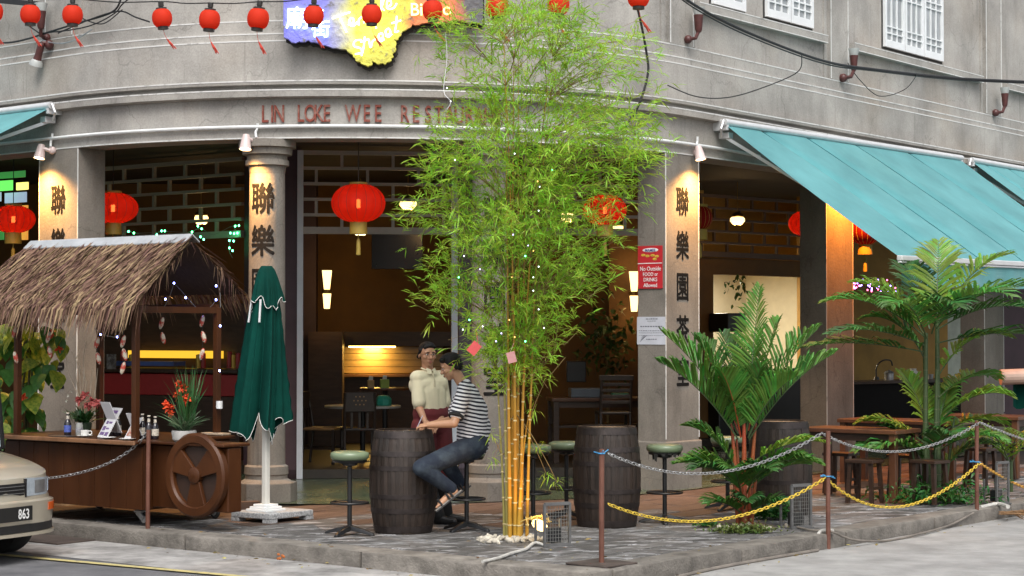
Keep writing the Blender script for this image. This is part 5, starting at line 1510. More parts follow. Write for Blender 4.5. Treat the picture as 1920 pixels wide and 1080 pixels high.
# ------------------------------------------------------------------ caged floodlights
MESHW = M('grey_wire_mesh', (.22, .22, .21), .5, metal=.5, var=.2)
def cage(p, rz, w_, h, label, lit=False, lean=0.0):
    o = E('caged_floodlight', label, 'floodlight', p, rz, 'caged ground floodlights by the plants')
    mb = MB(); d_ = .16
    for x in (-w_ / 2, w_ / 2):
        mb.bar((x, -d_ / 2, .0), (x, -d_ / 2, h), .022, .022)
        mb.bar((x, d_ / 2, .0), (x, d_ / 2, h * .6), .018, .018)
    mb.bar((-w_ / 2, -d_ / 2, h), (w_ / 2, -d_ / 2, h), .03, .025); mb.bar((-w_ / 2, -d_ / 2, .02), (w_ / 2, -d_ / 2, .02), .018, .018); mb.box((0, 0, .008), (w_ + .04, d_ + .06, .014))
    P('frame', mb, GREYM, o, local=True)
    mb = MB(); n_ = 9
    for k in range(n_ + 1):
        x = -w_ / 2 + w_ * k / n_; mb.bar((x, -d_ / 2, 0), (x, -d_ / 2, h), .0035, .0035); 
    for k in range(12): z = h * (k + .5) / 12; mb.bar((-w_ / 2, -d_ / 2, z), (w_ / 2, -d_ / 2, z), .0035, .0035)
    tag(P('wire_mesh', mb, MESHW, o, local=True), kind='stuff')
    mb = MB(); mb.box((0, .0, .09), (w_ * .6, .08, .12)); mb.bar((0, 0, .0), (0, 0, .05), .03, .03); P('lamp_housing', mb, BLACKP, o, local=True, bev=.01)
    return o
CF = gp(1036, 1023); CF = Vector((CF.x, CF.y, 0))
cg = cage(CF, rad(28), .24, .36, 'caged floodlight shining on the yellow bamboo stems from their right', True)
# the lit lamp behind the mesh with its wire guard
lp = at(1012, 985, CF.y + .22)
mb = MB(); mb.ell((0, 0, 0), (.075, .05, .045), 14, 8); mb.v = [tuple(Matrix.Translation(lp) @ Matrix.Rotation(.5, 4, 'Y') @ Vector(v)) for v in mb.v]
P('lit_lamp', mb, EM('floodlight_glass', (1.0, .66, .25), 3.0), cg, smooth=True)
mb = MB(); 
for k in range(7):
    a = -.9 + 1.8 * k / 6
    mb.tube([lp + Vector((-.12 + .05 * math.cos(j * .5) * 0 + .06 * math.sin(a), .08 * math.cos(a), .02)) + Vector((j * .035, 0, .045 * math.sin(j * .6 + .4) + .02 * math.sin(a))) for j in range(6)], .004, 5)
for k in range(5): mb.tube([lp + Vector((-.10 + k * .045, .09, -.03 + .02 * k)), lp + Vector((-.12 + k * .045, .0, .07 + .008 * k)), lp + Vector((-.10 + k * .045, -.08, .0 + .01 * k))], .004, 5)
tag(P('wire_guard', mb, M('brass_wire', (.6, .45, .16), .4, metal=.5), cg), kind='stuff')
_l = light('flood_light', 'SPOT', lp + Vector((-.01, -.10, .06)), 11, (1.0, .50, .12), cg, .05, spot_size=rad(100), spot_blend=.8)
_l.rotation_euler = (wmat(cg).to_3x3().inverted() @ (-(Vector((.05, 16.72, .75)) - (lp + Vector((0, -.1, .06)))))).to_track_quat('Z', 'Y').to_euler()
c2 = gp(1492, 990); cage((c2.x, c2.y, 0), rad(30), .22, .40, 'unlit caged floodlight right of the red-stemmed palm')
c3 = gp(1868, 945); cage((c3.x, c3.y, 0), rad(40), .2, .44, 'unlit caged floodlight behind the farthest post')

# ground clutter
PALEC = M('dirty_white_cable_pipe', (.46, .45, .42), .55, var=.25, scale=10)
def gcable(pl, r, label, mat=PALEC):
    mb = MB(); mb.tube(spline(pl, 6), r, 8); return tag(P('ground_cable', mb, mat, smooth=True), label, 'cable', 'cables and pipes on the ground')
gg = lambda px, py, z=.018: gp(px, py, z)
gcable([gg(1020, 1022), gg(1002, 1018, .03), gg(985, 1030), gg(960, 1037), gg(935, 1046), gg(905, 1053)], .014, 'white cable lying before the pebbles at the bamboo foot')
gcable([gg(1493, 988), gg(1520, 994), gg(1550, 995), gg(1563, 998), at(1600, 1012, 17.2), gp(1660, 1014, ROADZ + .02), gp(1720, 1002, ROADZ + .03), gp(1780, 985, ROADZ + .04), gp(1825, 962, -.02)], .011, 'grey pipe sagging off the kerb between the two right posts', M('muddy_pipe', (.16, .14, .12), .7, var=.3))
gcable([gg(1562, 995, .03), at(1540, 996, 17.15), at(1530, 1012, 17.1), at(1532, 1025, 17.1)], .017, 'short white pipe bent over the kerb edge at the leaning post')
gcable([gp(1270, 1082, ROADZ + .02), gp(1350, 1064, ROADZ + .02), gp(1450, 1046, ROADZ + .02), gp(1533, 1032, ROADZ + .02)], .016, 'long brown pipe lying on the road along the kerb', M('muddy_pipe', (.16, .14, .12), .7, var=.3))
gcable([gp(1838, 952), gp(1870, 945, .02), gp(1890, 950, .02)], .022, 'white pipe elbow at the kerb behind the farthest post')
STO = M('pale_pebble', (.40, .36, .29), .7, col2=(.55, .51, .43), scale=9, rnd=.3, bump=.3)
def stones(pts, label, grp, r0, mat=STO):
    b = None
    for k, (x, y) in enumerate(pts):
        if b is None:
            bm = bmesh.new(); bmesh.ops.create_icosphere(bm, subdivisions=2, radius=1); rr = random.Random(3)
            for v in bm.verts: v.co *= rr.uniform(.82, 1.1)
            me = bpy.data.meshes.new('pebble'); bm.to_mesh(me); bm.free(); me.materials.append(mat); me.polygons.foreach_set('use_smooth', [True] * len(me.polygons)); b = me
        o = bpy.data.objects.new('pebble', b); COL.objects.link(o); s_ = r0 * random.uniform(.55, 1.25)
        o.matrix_basis = Matrix.Translation((x, y, s_ * .45)) @ Euler((random.uniform(0, 6), random.uniform(0, .6), random.uniform(0, 6))).to_matrix().to_4x4() @ Matrix.Diagonal((s_ * 1.3, s_, s_ * .7, 1))
        tag(o, label, 'stone', grp)
rr = random.Random(8); pl = []
for k in range(62):
    a, d = rr.uniform(0, 2 * PI), rr.uniform(.06, .30); pl.append((-.02 + d * math.cos(a) * 1.15, 16.52 + d * math.sin(a) * .9))
stones(pl, 'pale pebble heaped with others round the foot of the bamboo', 'pebbles round the bamboo foot', .027)
rr = random.Random(18)
stones([(2.1 + rr.gauss(0, .16), 17.62 + rr.gauss(0, .07)) for k in range(14)], 'small grey stone at the foot of the red-stemmed palm', 'stones at the palm foot', .026)
mb = MB(); p = gp(526, 1048, ROADZ + .03); 
for k in range(6): mb.ell(p + Vector((random.uniform(-.03, .03), random.uniform(-.02, .02), random.uniform(-.0, .04))), (.014, .012, .012), 8, 5)
tag(P('fallen_flower', mb, M('rust_orange_petals', (.35, .10, .02), .7, var=.4, scale=30)), 'small rust orange fallen flower lying by the kerb', 'flower')
mb = MB(); rr = random.Random(77)
for k in range(40):
    a = gp(1872 + rr.uniform(0, 12), 962 + rr.uniform(-3, 3), ROADZ + .02 + rr.uniform(0, .1)); b_ = gp(1930 + rr.uniform(-15, 30), 966 + rr.uniform(-4, 10), ROADZ + .015); mb.tube([a, (a + b_) / 2 + Vector((0, 0, .03)), b_], .003, 4)
tag(P('broom_head', mb, M('dry_broom_twigs', (.22, .12, .05), .8, var=.3)), 'brown twig broom head lying by the kerb at the right edge', 'broom')
mb = MB(); mb.box(tuple(gp(398, 968) + Vector((0, 0, .03))), (.10, .07, .06), .3); tag(P('white_block', mb, M('chipped_white_block', (.5, .49, .47), .8, var=.2, scale=20), bev=.008), 'small chipped white block under the right end of the cart', 'block')
for px, py, L, lab in ((455, 958, .34, 'brown plank leaning at the foot of the round pillar behind the parasol'),):
    p = gp(px, py); mb = MB(); mb.box((p.x, p.y, .05), (L, .09, .09), rad(25)); tag(P('timber_plank', mb, M('weathered_plank', (.16, .10, .07), .7, var=.3), bev=.004), lab, 'plank')
# ------------------------------------------------------------------ bamboo
rg = np.random.default_rng(21)
def unit(a): return a / np.maximum(np.linalg.norm(a, axis=-1, keepdims=True), 1e-9)
def leaf_arrays(p, d, L, W, droop=.25):
    """lance leaves: 6 points, folded along the midrib, tip drooping"""
    n = len(p)
    up = np.tile(np.array([0, 0, 1.0]), (n, 1)) + rg.normal(0, .45, (n, 3))
    s = unit(np.cross(d, up)); nn = unit(np.cross(s, d))
    L = L[:, None]; W = W[:, None]
    m = p + d * L * .42 + nn * L * .03
    t = p + d * L - np.array([0, 0, 1.0]) * L * droop
    q = p + d * L * .75 - np.array([0, 0, 1.0]) * L * droop * .4
    v = np.stack([p, m + s * W * .5 + nn * W * .15, m - s * W * .5 + nn * W * .15, q + s * W * .32, q - s * W * .32, t], 1).reshape(-1, 3)
    b = (np.arange(n) * 6)[:, None]
    f = np.concatenate([b + np.array([0, 1, 2]), b + np.array([1, 3, 4]), b + np.array([1, 4, 2]), b + np.array([3, 5, 4])], 0)
    return v, f
BAM = Vector((.03, 16.70, 0))
bam = E('bamboo_clump', 'tall feathery yellow-stemmed bamboo clump growing from the pavement in front of the entrance', 'bamboo', BAM)
CULM = M('yellow_bamboo_culm', (.38, .17, .015), .35, col2=(.46, .27, .03), scale=5, stretch=(1, 1, .3), coat=.2)
CULMG = M('greenish_bamboo_culm', (.26, .24, .07), .4, col2=(.36, .30, .08), scale=4, stretch=(1, 1, .3), coat=.1)
NODE = M('pale_bamboo_node', (.50, .40, .20), .6)
culms = []
spec = [(-.075, .02, 4.2, .017), (-.05, -.05, 4.4, .021), (-.025, .03, 4.6, .023), (0, -.06, 4.3, .022), (.02, .02, 4.6, .020), (.045, -.03, 4.2, .019), (.055, .06, 4.4, .018), (.105, .0, 4.2, .017), (-.10, .05, 2.9, .015), (.03, -.085, 1.25, .022)]
for k, (dx, dy, h, r0) in enumerate(spec):
    lx_, ly_ = dx * 2.2 + rg.normal(0, .12), dy * 2 + rg.normal(0, .12)
    pts = []
    for j in range(13):
        t = j / 12
        pts.append(Vector((dx * .95 + dx * .25 * min(1, t * 3) + lx_ * t ** 2.4, dy + ly_ * t ** 2.4, h * t)))
    o = P('culm', MB().tube(pts, [r0 * (1 - .92 * (j / 12) ** .65) for j in range(13)], 9), CULMG if k in (0, 8) else CULM, bam, smooth=True, local=True)
    mb = MB(); z = .12
    while z < min(h, 1.7):
        t = z / h * 12; i = min(int(t), 11); c = pts[i].lerp(pts[i + 1], t - i); rr_ = r0 * (1 - .92 * (z / h) ** .65)
        mb.lathe([(rr_ * .98, -.008), (rr_ + .0035, -.002), (rr_ + .0035, .003), (rr_ * .98, .008)], 9, c, cap=False); z += rg.uniform(.15, .24)
    tag(P('culm_node', mb, NODE, o, local=True), kind='stuff')
    culms.append(pts)
left = [(30, 835), (100, 832), (180, 838), (250, 822), (300, 815), (350, 795), (400, 775), (440, 772), (480, 790), (520, 805), (560, 790), (600, 815), (640, 862), (680, 905), (720, 935)]
right = [(20, 1085), (70, 1180), (110, 1222), (170, 1232), (230, 1228), (290, 1222), (330, 1210), (380, 1190), (430, 1195), (470, 1185), (520, 1140), (560, 1115), (600, 1085), (640, 1050), (680, 1010), (720, 985)]
li = lambda y, tab: float(np.interp(y, [a for a, _ in tab], [b for _, b in tab]))
cent = []
tries = 0
while len(cent) < 335 and tries < 40000:
    tries += 1
    py = rg.uniform(25, 715); l, r_ = li(py, left) + (30 if py > 320 else 4), li(py, right) - (28 if py > 320 else 4)
    px = rg.uniform(l, r_)
    u = (px - (l + r_) / 2) / ((r_ - l) / 2)
    dens = 1.0
    if py < 190: dens = .8 if px > 1010 else .78
    if py < 60 and px > 1090: dens = .15
    if 540 < py: dens = .48
    if py > 640: dens = .3
    dens *= 1 - .45 * abs(u) ** 2
    if py > 572 and px < 905: continue
    if 1080 < px < 1190 and 350 < py < 440 and rg.uniform() < .75: continue
    if rg.uniform() > dens: continue
    hw = (r_ - l) / 2 / 213
    dy = rg.normal(0, .42) * hw * math.sqrt(max(.08, 1 - u * u))
    c = at(px, py, BAM.y + max(-1.0, min(1.0, dy)))
    cent.append(c)
cent = np.array([tuple(c) for c in cent])
# sprays
ns = 18
ncl = len(cent)
sp = np.repeat(cent, ns, 0) + rg.normal(0, 1, (ncl * ns, 3)) * np.array([.115, .115, .085])
axis = np.stack([np.full(len(sp), BAM.x), np.full(len(sp), BAM.y), sp[:, 2] - .35], 1)
outw = unit(sp - axis)
sd_ = unit(outw * np.array([.9, .9, .35]) + rg.normal(0, .55, sp.shape) + np.array([0, 0, .08]))
nl = 6
P_ = np.repeat(sp, nl, 0); D_ = np.repeat(sd_, nl, 0)
k_idx = np.tile(np.arange(nl), len(sp))
P_ = P_ + D_ * (k_idx[:, None] * .016)
side = unit(np.cross(D_, rg.normal(0, 1, D_.shape) * .4 + np.array([0, 0, 1.0])))
ang = ((k_idx % 2) * 2 - 1) * rg.uniform(.25, .95, len(P_)) * (1 - .1 * k_idx)
D2 = unit(D_ + side * ang[:, None] + rg.normal(0, .15, D_.shape) + np.array([0, 0, -.02]))
Ls = rg.uniform(.045, .125, len(P_)); Ws = .004 + Ls * rg.uniform(.045, .075, len(P_))
v, f = leaf_arrays(P_, D2, Ls, Ws, .14)
BL = LEAF('bamboo_leaf', (.29, .54, .035), (.50, .73, .085), trans=.55, isl=.3, scale=2.2)
m_ = MB(); m_.v = [tuple(x) for x in (v - np.array(BAM))]; m_.f = [tuple(int(i) for i in x) for x in f]
tag(P('foliage', m_, BL, bam, local=True), kind='stuff')
# low twigs with a few leaves on the stems
lowp = []
for px, py in ((990, 830), (1010, 840), (920, 815), (925, 860), (1025, 890), (1045, 905), (1040, 640), (1075, 620), (1010, 690), (1025, 710), (985, 740), (945, 700), (1000, 770)):
    lowp.append(tuple(at(px, py, BAM.y + rg.uniform(-.15, .1))))
lowp = np.array(lowp)
sp2 = np.repeat(lowp, 14, 0) + rg.normal(0, .018, (len(lowp) * 14, 3))
D3 = unit(rg.normal(0, .6, sp2.shape) + np.array([.25, -.2, -.1]))
v, f = leaf_arrays(sp2, D3, rg.uniform(.06, .13, len(sp2)), rg.uniform(.008, .012, len(sp2)))
m_ = MB(); m_.v = [tuple(x) for x in (v - np.array(BAM))]; m_.f = [tuple(int(i) for i in x) for x in f]
tag(P('foliage', m_, BL, bam, local=True), kind='stuff')
TWIG = M('bamboo_twig', (.20, .14, .05), .7, var=.3)
mb = MB()
def nearest_culm(c):
    best = None
    for pts in culms[:9]:
        for q_ in pts[3:]:
            w_ = q_ + BAM
            if w_.z > c.z - .06: continue
            dd = (w_ - c).length + abs((c.z - w_.z) - .45) * .6
            if best is None or dd < best[0]: best = (dd, w_)
    return best[1] if best else BAM + Vector((0, 0, 1.1))
for c in list(cent) + list(lowp):
    c = Vector(c); b_ = nearest_culm(c)
    m0 = (b_ + c) / 2 + Vector((0, 0, .12 * (c - b_).length)) 
    mb.tube([x - BAM for x in bez(b_, m0, c, 5)], [.0042, .004, .0035, .003, .0022, .0015], 4)
for c, dd in zip(sp[::3], sd_[::3]):
    p = Vector(c) - BAM; d = Vector(dd); mb.tube([p - d * .10, p + d * .08], [.0016, .001], 3)
tag(P('twigs', mb, TWIG, bam, local=True), kind='stuff')
# bare whips at lower right
mb = MB()
for wp in ([(985, 690), (1015, 690), (1040, 660), (1045, 610), (1060, 575)], [(975, 705), (1000, 712), (1035, 700), (1060, 670)], [(965, 640), (1010, 650), (1060, 645), (1085, 620)]):
    mb.tube([at(x, y, BAM.y - .05) - BAM for x, y in wp], .0035, 4)
P('bare_whip', mb, TWIG, bam, local=True)
# fairy lamps and red packets in the bamboo
FW, FO, FB, FG = EM('white_fairy_lamp', (.9, .95, 1), 1.6), EM('orange_fairy_lamp', (1, .45, .12), 2), EM('violet_fairy_lamp', (.5, .4, 1), 2.5), GLED
rr = random.Random(31)
lights_pts = [(853, 300), (990, 460), (1000, 470), (1005, 440), (985, 480), (1010, 500), (870, 480), (900, 505), (960, 520), (1000, 545), (880, 600), (868, 618), (905, 612), (940, 625), (965, 632), (1000, 625), (985, 640), (1020, 615), (1000, 520), (962, 440), (1008, 340), (965, 288), (1035, 318), (1012, 350), (1010, 395), (930, 640), (955, 600), (1010, 580), (860, 520), (845, 190), (838, 165)]
ol = E('fairy_lights', 'strings of tiny white, violet and orange lamps wound through the bamboo', 'fairy lights', BAM + Vector((0, 0, 2)))
wp = [at(x, y, BAM.y - .25 + rr.uniform(-.25, .2)) for x, y in lights_pts]
for k, p in enumerate(wp):
    mb = MB(); mb.ell(p, (.006, .006, .007), 6, 5); P('bulb', mb, (FW, FB, FO, FW, FG, FW)[k % 6], ol, smooth=True)
mb = MB(); mb.tube(spline([at(835, 60, 16.5), at(838, 110, 16.5), at(832, 170, 16.45), at(845, 190, 16.4), at(838, 205, 16.4)], 5), .003, 5)
P('wire', mb, M('white_wire', (.6, .6, .62), .5), ol)
PINKP = M('red_paper_packet', (.62, .09, .09), .6, var=.1)
PINKL = M('pink_paper_tag', (.62, .33, .32), .6, col2=(.5, .2, .2), scale=30)
for px, py, a, sz, mt, lab in ((889, 653, rad(40), .085, PINKP, 'bright red paper packet hanging tilted in the lowest bamboo twigs'), (959, 670, rad(-15), .075, PINKL, 'pale pink paper tag hanging on the bamboo stems')):
    p = at(px, py, 16.35); T = Matrix.Translation(p) @ Matrix.Rotation(a, 4, 'Y') @ Matrix.Rotation(.2, 4, 'Z')
    mb = MB(); mb.box((0, 0, 0), (sz, .004, sz * 1.25), 0, T); mb.tube([T @ Vector((0, 0, sz * .6)), p + Vector((.02, .02, sz * 1.6))], .002, 4); o = P('paper_tag', mb, mt); tag(o, lab, 'paper tag', 'paper tags in the bamboo')

# ------------------------------------------------------------------ palms
PAL = LEAF('palm_leaflet', (.045, .16, .025), (.12, .30, .045), trans=.34, isl=.3, rough=.52, scale=3)
PALD = LEAF('dark_palm_leaflet', (.026, .095, .02), (.06, .17, .03), trans=.28, isl=.3, rough=.55, scale=3)
PALY = LEAF('light_palm_leaflet', (.12, .26, .025), (.25, .39, .05), trans=.35, isl=.3, rough=.38, scale=3)
PALM_ = LEAF('fresh_palm_leaflet', (.06, .19, .025), (.15, .34, .05), trans=.38, isl=.3, rough=.52, scale=3)
REDST = M('red_palm_stem', (.34, .045, .018), .4, col2=(.28, .10, .03), scale=4, stretch=(1, 1, .4))
GRST = M('green_palm_stem', (.025, .06, .02), .5, col2=(.07, .10, .035), scale=5, stretch=(1, 1, .4))
def frond(par, base, az, elev, L, bend, n=22, ll=.34, lw=.022, mat=PAL, stem=None, spread=.9, vee=.35, name='frond'):
    """one feather leaf: arching rachis and two ranks of narrow folded leaflets"""
    hd = Vector((math.cos(az), math.sin(az), 0)); pts = []; e = elev; p = Vector(base); ds = L / 16
    for k in range(17):
        pts.append(p.copy()); d = hd * math.cos(e) + Vector((0, 0, math.sin(e))); p += d * ds; e -= bend / 16 * (.4 + 1.2 * k / 16)
    mb = MB(); mb.tube(pts, [.009 * (1 - .8 * k / 16) for k in range(17)], 5)
    r = random.Random(int(az * 1000 + L * 777 + elev * 99))
    vs, fc = [], []
    t0 = .14
    for k in range(n):
        t = t0 + (1 - t0) * (k + .5) / n
        x = t * 16; i = min(int(x), 15); q = pts[i].lerp(pts[i + 1], x - i); d = (pts[i + 1] - pts[i]).normalized()
        sdv = d.cross(Vector((0, 0, 1)))
        sdv = sdv.normalized() if sdv.length > .05 else Vector((-hd.y, hd.x, 0))
        upv = sdv.cross(d).normalized()
        tt = (t - t0) / (1 - t0)
        Lk = ll * (.45 + .75 * math.sin(PI * min(1, tt * .82 + .16))) * (1 - .45 * tt ** 3)
        for sg in (-1, 1):
            if r.random() < .04: continue
            fwd = lerp(.45, 1.25, tt) + r.uniform(-.1, .1)
            dl = (sdv * sg * spread + d * fwd + upv * (vee + r.uniform(-.15, .15))).normalized()
            wv = (d - dl * d.dot(dl)).normalized() * lw * .5
            nn = dl.cross(wv).normalized()
            lk = Lk * r.uniform(.85, 1.1); g_ = Vector((0, 0, -1))
            a0 = q; a1 = q + dl * lk * .4 + g_ * lk * .015; a2 = q + dl * lk * .75 + g_ * lk * .09; a3 = q + dl * lk + g_ * lk * (.2 + r.uniform(0, .15))
            o = len(vs); f_ = nn * lw * .22
            vs += [a0 - wv * .4, a0 + wv * .4, a1 - wv + f_, a1, a1 + wv + f_, a2 - wv * .8 + f_, a2, a2 + wv * .8 + f_, a3]
            fc += [(o, o + 1, o + 3), (o, o + 3, o + 2), (o + 1, o + 4, o + 3), (o + 2, o + 3, o + 6, o + 5), (o + 3, o + 4, o + 7, o + 6), (o + 5, o + 6, o + 8), (o + 6, o + 7, o + 8)]
    fr = P(name, MB().add(vs, fc), mat, par, smooth=False, local=True)
    P('leaf_stalk', mb, stem or GRST, fr, local=True, smooth=True)
    return fr
PB = Vector((2.17, 17.85, 0))
pal1 = E('red_stemmed_palm', 'bushy palm with bright red stems behind the sagging yellow chain', 'palm', PB)
for (x, y, h, r_, lx_, ly_) in ((.0, -.04, 1.0, .030, .0, 0), (-.045, .03, .95, .026, -.06, .03), (.05, .04, .95, .026, .07, .02), (-.02, .07, .8, .02, -.03, .06), (.07, -.02, .6, .018, .06, -.03), (-.06, -.03, .5, .016, -.05, -.02)):
    mb = MB(); mb.tube([(x, y, 0), (x + lx_ * .4, y + ly_ * .4, h * .5), (x + lx_, y + ly_, h)], [r_, r_ * .85, r_ * .5], 10); P('stem', mb, REDST, pal1, local=True, smooth=True)
for az, el, L, bd, b, mt, ll in [
        (2.95, 1.08, 1.28, .5, (-.05, .02, .85), PALM_, .46), (2.6, 1.22, 1.1, .4, (-.04, .05, .85), PAL, .42), (3.25, .95, 1.15, .6, (-.05, 0, .8), PAL, .44), (.25, 1.08, 1.32, .45, (.05, .02, .85), PALM_, .48), (.0, .95, 1.25, .55, (.05, .0, .8), PAL, .44), (.6, 1.28, 1.2, .3, (.05, .03, .88), PALM_, .42),
        (1.1, 1.38, 1.45, .25, (.05, .05, .9), PALM_, .36), (-1.3, 1.2, .75, .5, (.02, -.03, .85), PAL, .40), (-2.1, 1.15, .8, .6, (-.03, -.03, .82), PALM_, .40), (-.7, 1.05, .85, .7, (.04, -.03, .82), PALM_, .40), (2.0, 1.3, 1.0, .4, (0, .05, .9), PALD, .40),
        (3.0, .75, .75, 1.2, (-.06, -.02, .4), PALM_, .34), (-2.7, .7, .75, 1.2, (-.05, -.04, .35), PALD, .34), (-.45, .75, .8, 1.1, (.06, -.04, .4), PAL, .34), (.1, .6, .85, .9, (.07, 0, .35), PALM_, .32), (-1.2, .8, .65, 1.2, (.02, -.05, .3), PALD, .32), (-1.9, .85, .65, 1.2, (-.03, -.05, .28), PAL, .32),
        (3.2, .55, .9, .9, (-.06, .0, .38), PALM_, .30), (-.25, .5, 1.05, .9, (.06, -.05, .58), PALY, .28), (-.35, .35, .95, .9, (.06, -.05, .5), PALM_, .28), (2.9, 1.0, .95, 1.1, (-.06, .02, .5), PAL, .34), (-1.6, .5, .5, 1.0, (0, -.05, .15), PALD, .26), (-2.6, .5, .55, 1.0, (-.03, -.05, .12), PAL, .26), (-.5, .5, .55, 1.0, (.03, -.05, .12), PALD, .26)]:
    frond(pal1, b, az, el + (.03 if b[2] > .7 else .1), L * (1 - (.08 if b[2] > .7 else .30) * abs(math.cos(az))), bd, 34, ll * (.92 if b[2] > .7 else .86), .026, mt, GRST if (az + L) % 1 < .6 or b[2] < .6 else REDST, spread=.66 if b[2] > .7 else .75, vee=.6 if b[2] > .7 else .4)
PB2 = Vector((4.50, 20.45, 0))
pal2 = E('slender_palm', 'taller slender green palm spreading its fronds in front of the largest awning', 'palm', PB2)
heads = []
for (x, y, h, r_, lx_) in ((-.07, 0, 1.80, .035, .02), (.08, .04, 1.92, .038, .0), (.02, -.06, 1.4, .025, .03), (.0, .08, 1.7, .024, -.06), (.12, -.05, .9, .02, .12), (-.12, -.03, .6, .02, -.1)):
    mb = MB(); mb.tube([(x, y, 0), (x + lx_ * .5, y, h * .5), (x + lx_, y, h)], [r_, r_ * .8, r_ * .6], 10); st = P('trunk', mb, GRST, pal2, local=True, smooth=True)
    mb = MB()
    for q_ in range(1, int(h / .14)): z = q_ * .14; mb.torus((x + lx_ * min(1, z / h), y, z), r_ * (1 - .4 * z / h), .003, 10, 4)
    tag(P('leaf_scar', mb, M('pale_leaf_scar', (.13, .12, .07), .7), st, local=True), kind='stuff')
for az, el, L, bd, b, mt, ll in [
        (3.1, .75, 1.35, 1.15, (-.05, 0, 2.1), PAL, .40), (2.75, 1.05, 1.15, 1.1, (-.05, 0, 2.1), PALY, .42), (3.5, .35, 1.35, .7, (-.05, 0, 2.02), PALD, .34), (0.05, .7, 1.45, 1.15, (.08, .04, 2.25), PAL, .42), (.4, 1.0, 1.4, .9, (.08, .04, 2.25), PALY, .42),
        (-.35, .55, 1.3, 1.2, (.08, .0, 2.2), PALD, .38), (1.3, 1.35, 1.2, .8, (.08, .05, 2.25), PALY, .40), (-1.4, .9, .95, 1.5, (0, -.05, 2.15), PALD, .40), (-2.2, .85, 1.15, 1.4, (-.05, -.04, 2.1), PAL, .40), (-.9, .8, 1.2, 1.3, (.05, -.03, 2.2), PAL, .42), (1.9, 1.2, 1.1, .9, (0, .05, 2.2), PALD, .38),
        (3.05, .2, 1.55, .5, (-.05, 0, 1.95), PALD, .34), (-.1, .25, 1.5, .75, (.08, .0, 2.05), PALD, .36),
        (.15, 1.05, 1.05, 1.6, (.05, -.05, 1.3), PALY, .30), (.55, .6, .95, 1.1, (.08, 0, 1.1), PAL, .30), (2.9, 1.15, .9, 1.6, (-.05, .05, 1.5), PAL, .28), (-.2, .75, .8, 1.3, (.12, -.05, .9), PALY, .32), (0.3, .4, .75, .9, (.12, -.05, .75), PALY, .30),
        (2.9, .65, .75, 1.0, (-.08, -.02, .62), PALY, .30), (3.4, .35, .8, .9, (-.1, -.04, .52), PAL, .28), (-2.6, .5, .75, 1.0, (-.08, -.05, .48), PAL, .30), (-.6, .55, .75, 1.1, (.08, -.06, .55), PAL, .30), (-1.4, .8, .7, 1.2, (0, -.06, .5), PALD, .30), (2.2, 1.25, .75, .6, (-.04, .0, .75), PALY, .30), (.9, 1.2, .7, .7, (.06, .0, .7), PAL, .28), (3.0, 1.1, .7, 1.0, (-.05, 0, .35), PALD, .26), (.0, .9, .7, 1.2, (.1, -.02, .3), PALD, .28)]:
    frond(pal2, (b[0], b[1], b[2] - (.36 if b[2] > 1.8 else 0)), az, el, L * (.9 if b[2] > 1.8 else 1), bd, 26, ll * 1.0, .036, mt)
pb3 = Vector((5.65, 21.6, 0))
pal3 = E('small_palm', 'small palm with drooping yellowish leaves at the right edge, behind the orange chain', 'palm', pb3)
for az, el, L, bd, b in ((3.3, 1.2, 1.0, 1.9, (0, 0, .3)), (2.7, 1.0, .9, 1.8, (0, 0, .3)), (-.2, 1.1, .9, 1.6, (0, 0, .3)), (-1.6, 1.1, .9, 1.9, (0, 0, .3)), (-2.4, 1.15, .95, 2.0, (0, 0, .25))): frond(pal3, b, az, el, L, bd, 16, .22, .026, PALY)
mb = MB(); mb.tube([(0, 0, 0), (0, 0, .35)], .03, 8); P('stem', mb, GRST, pal3, local=True)

# ------------------------------------------------------------------ low green things
GC = LEAF('ground_cover_leaf', (.06, .12, .02), (.17, .19, .05), trans=.25, isl=.45, scale=8)
GC2 = LEAF('ferny_leaf', (.02, .10, .015), (.05, .18, .03), trans=.25, isl=.3, scale=8)
def tuft(center, rx, ry, h, n, mat, label, L=(.03, .07), W=.3, cat='ground cover'):
    p = np.stack([rg.normal(center[0], rx, n), rg.normal(center[1], ry, n), np.abs(rg.normal(0, h, n)) + .005], 1)
    d = unit(np.stack([rg.normal(0, .7, n), rg.normal(0, .7, n), np.abs(rg.normal(.5, .4, n))], 1))
    l = rg.uniform(L[0], L[1], n)
    v, f = leaf_arrays(p, d, l, l * W, .3)
    m_ = MB(); m_.v = [tuple(x) for x in v]; m_.f = [tuple(int(i) for i in x) for x in f]
    return tag(P('ground_cover', m_, mat), label, cat, kind='stuff')
c = gp(1395, 1000); tuft((c.x, c.y), .13, .05, .03, 900, GC, 'yellowish creeping ground cover before the red-stemmed palm')
c = gp(1448, 975); tuft((c.x, c.y + .05), .09, .05, .06, 350, GC2, 'bright green ferny seedlings right of the red stems', (.06, .14), .22)
c = gp(1325, 988); tuft((c.x, c.y), .05, .03, .015, 150, GC2, 'small green sprout on the paving left of the red-stemmed palm')
c = gp(1760, 945); tuft((c.x, c.y), .28, .12, .09, 900, GC2, 'low ferny growth round the foot of the taller palm', (.06, .15), .2)
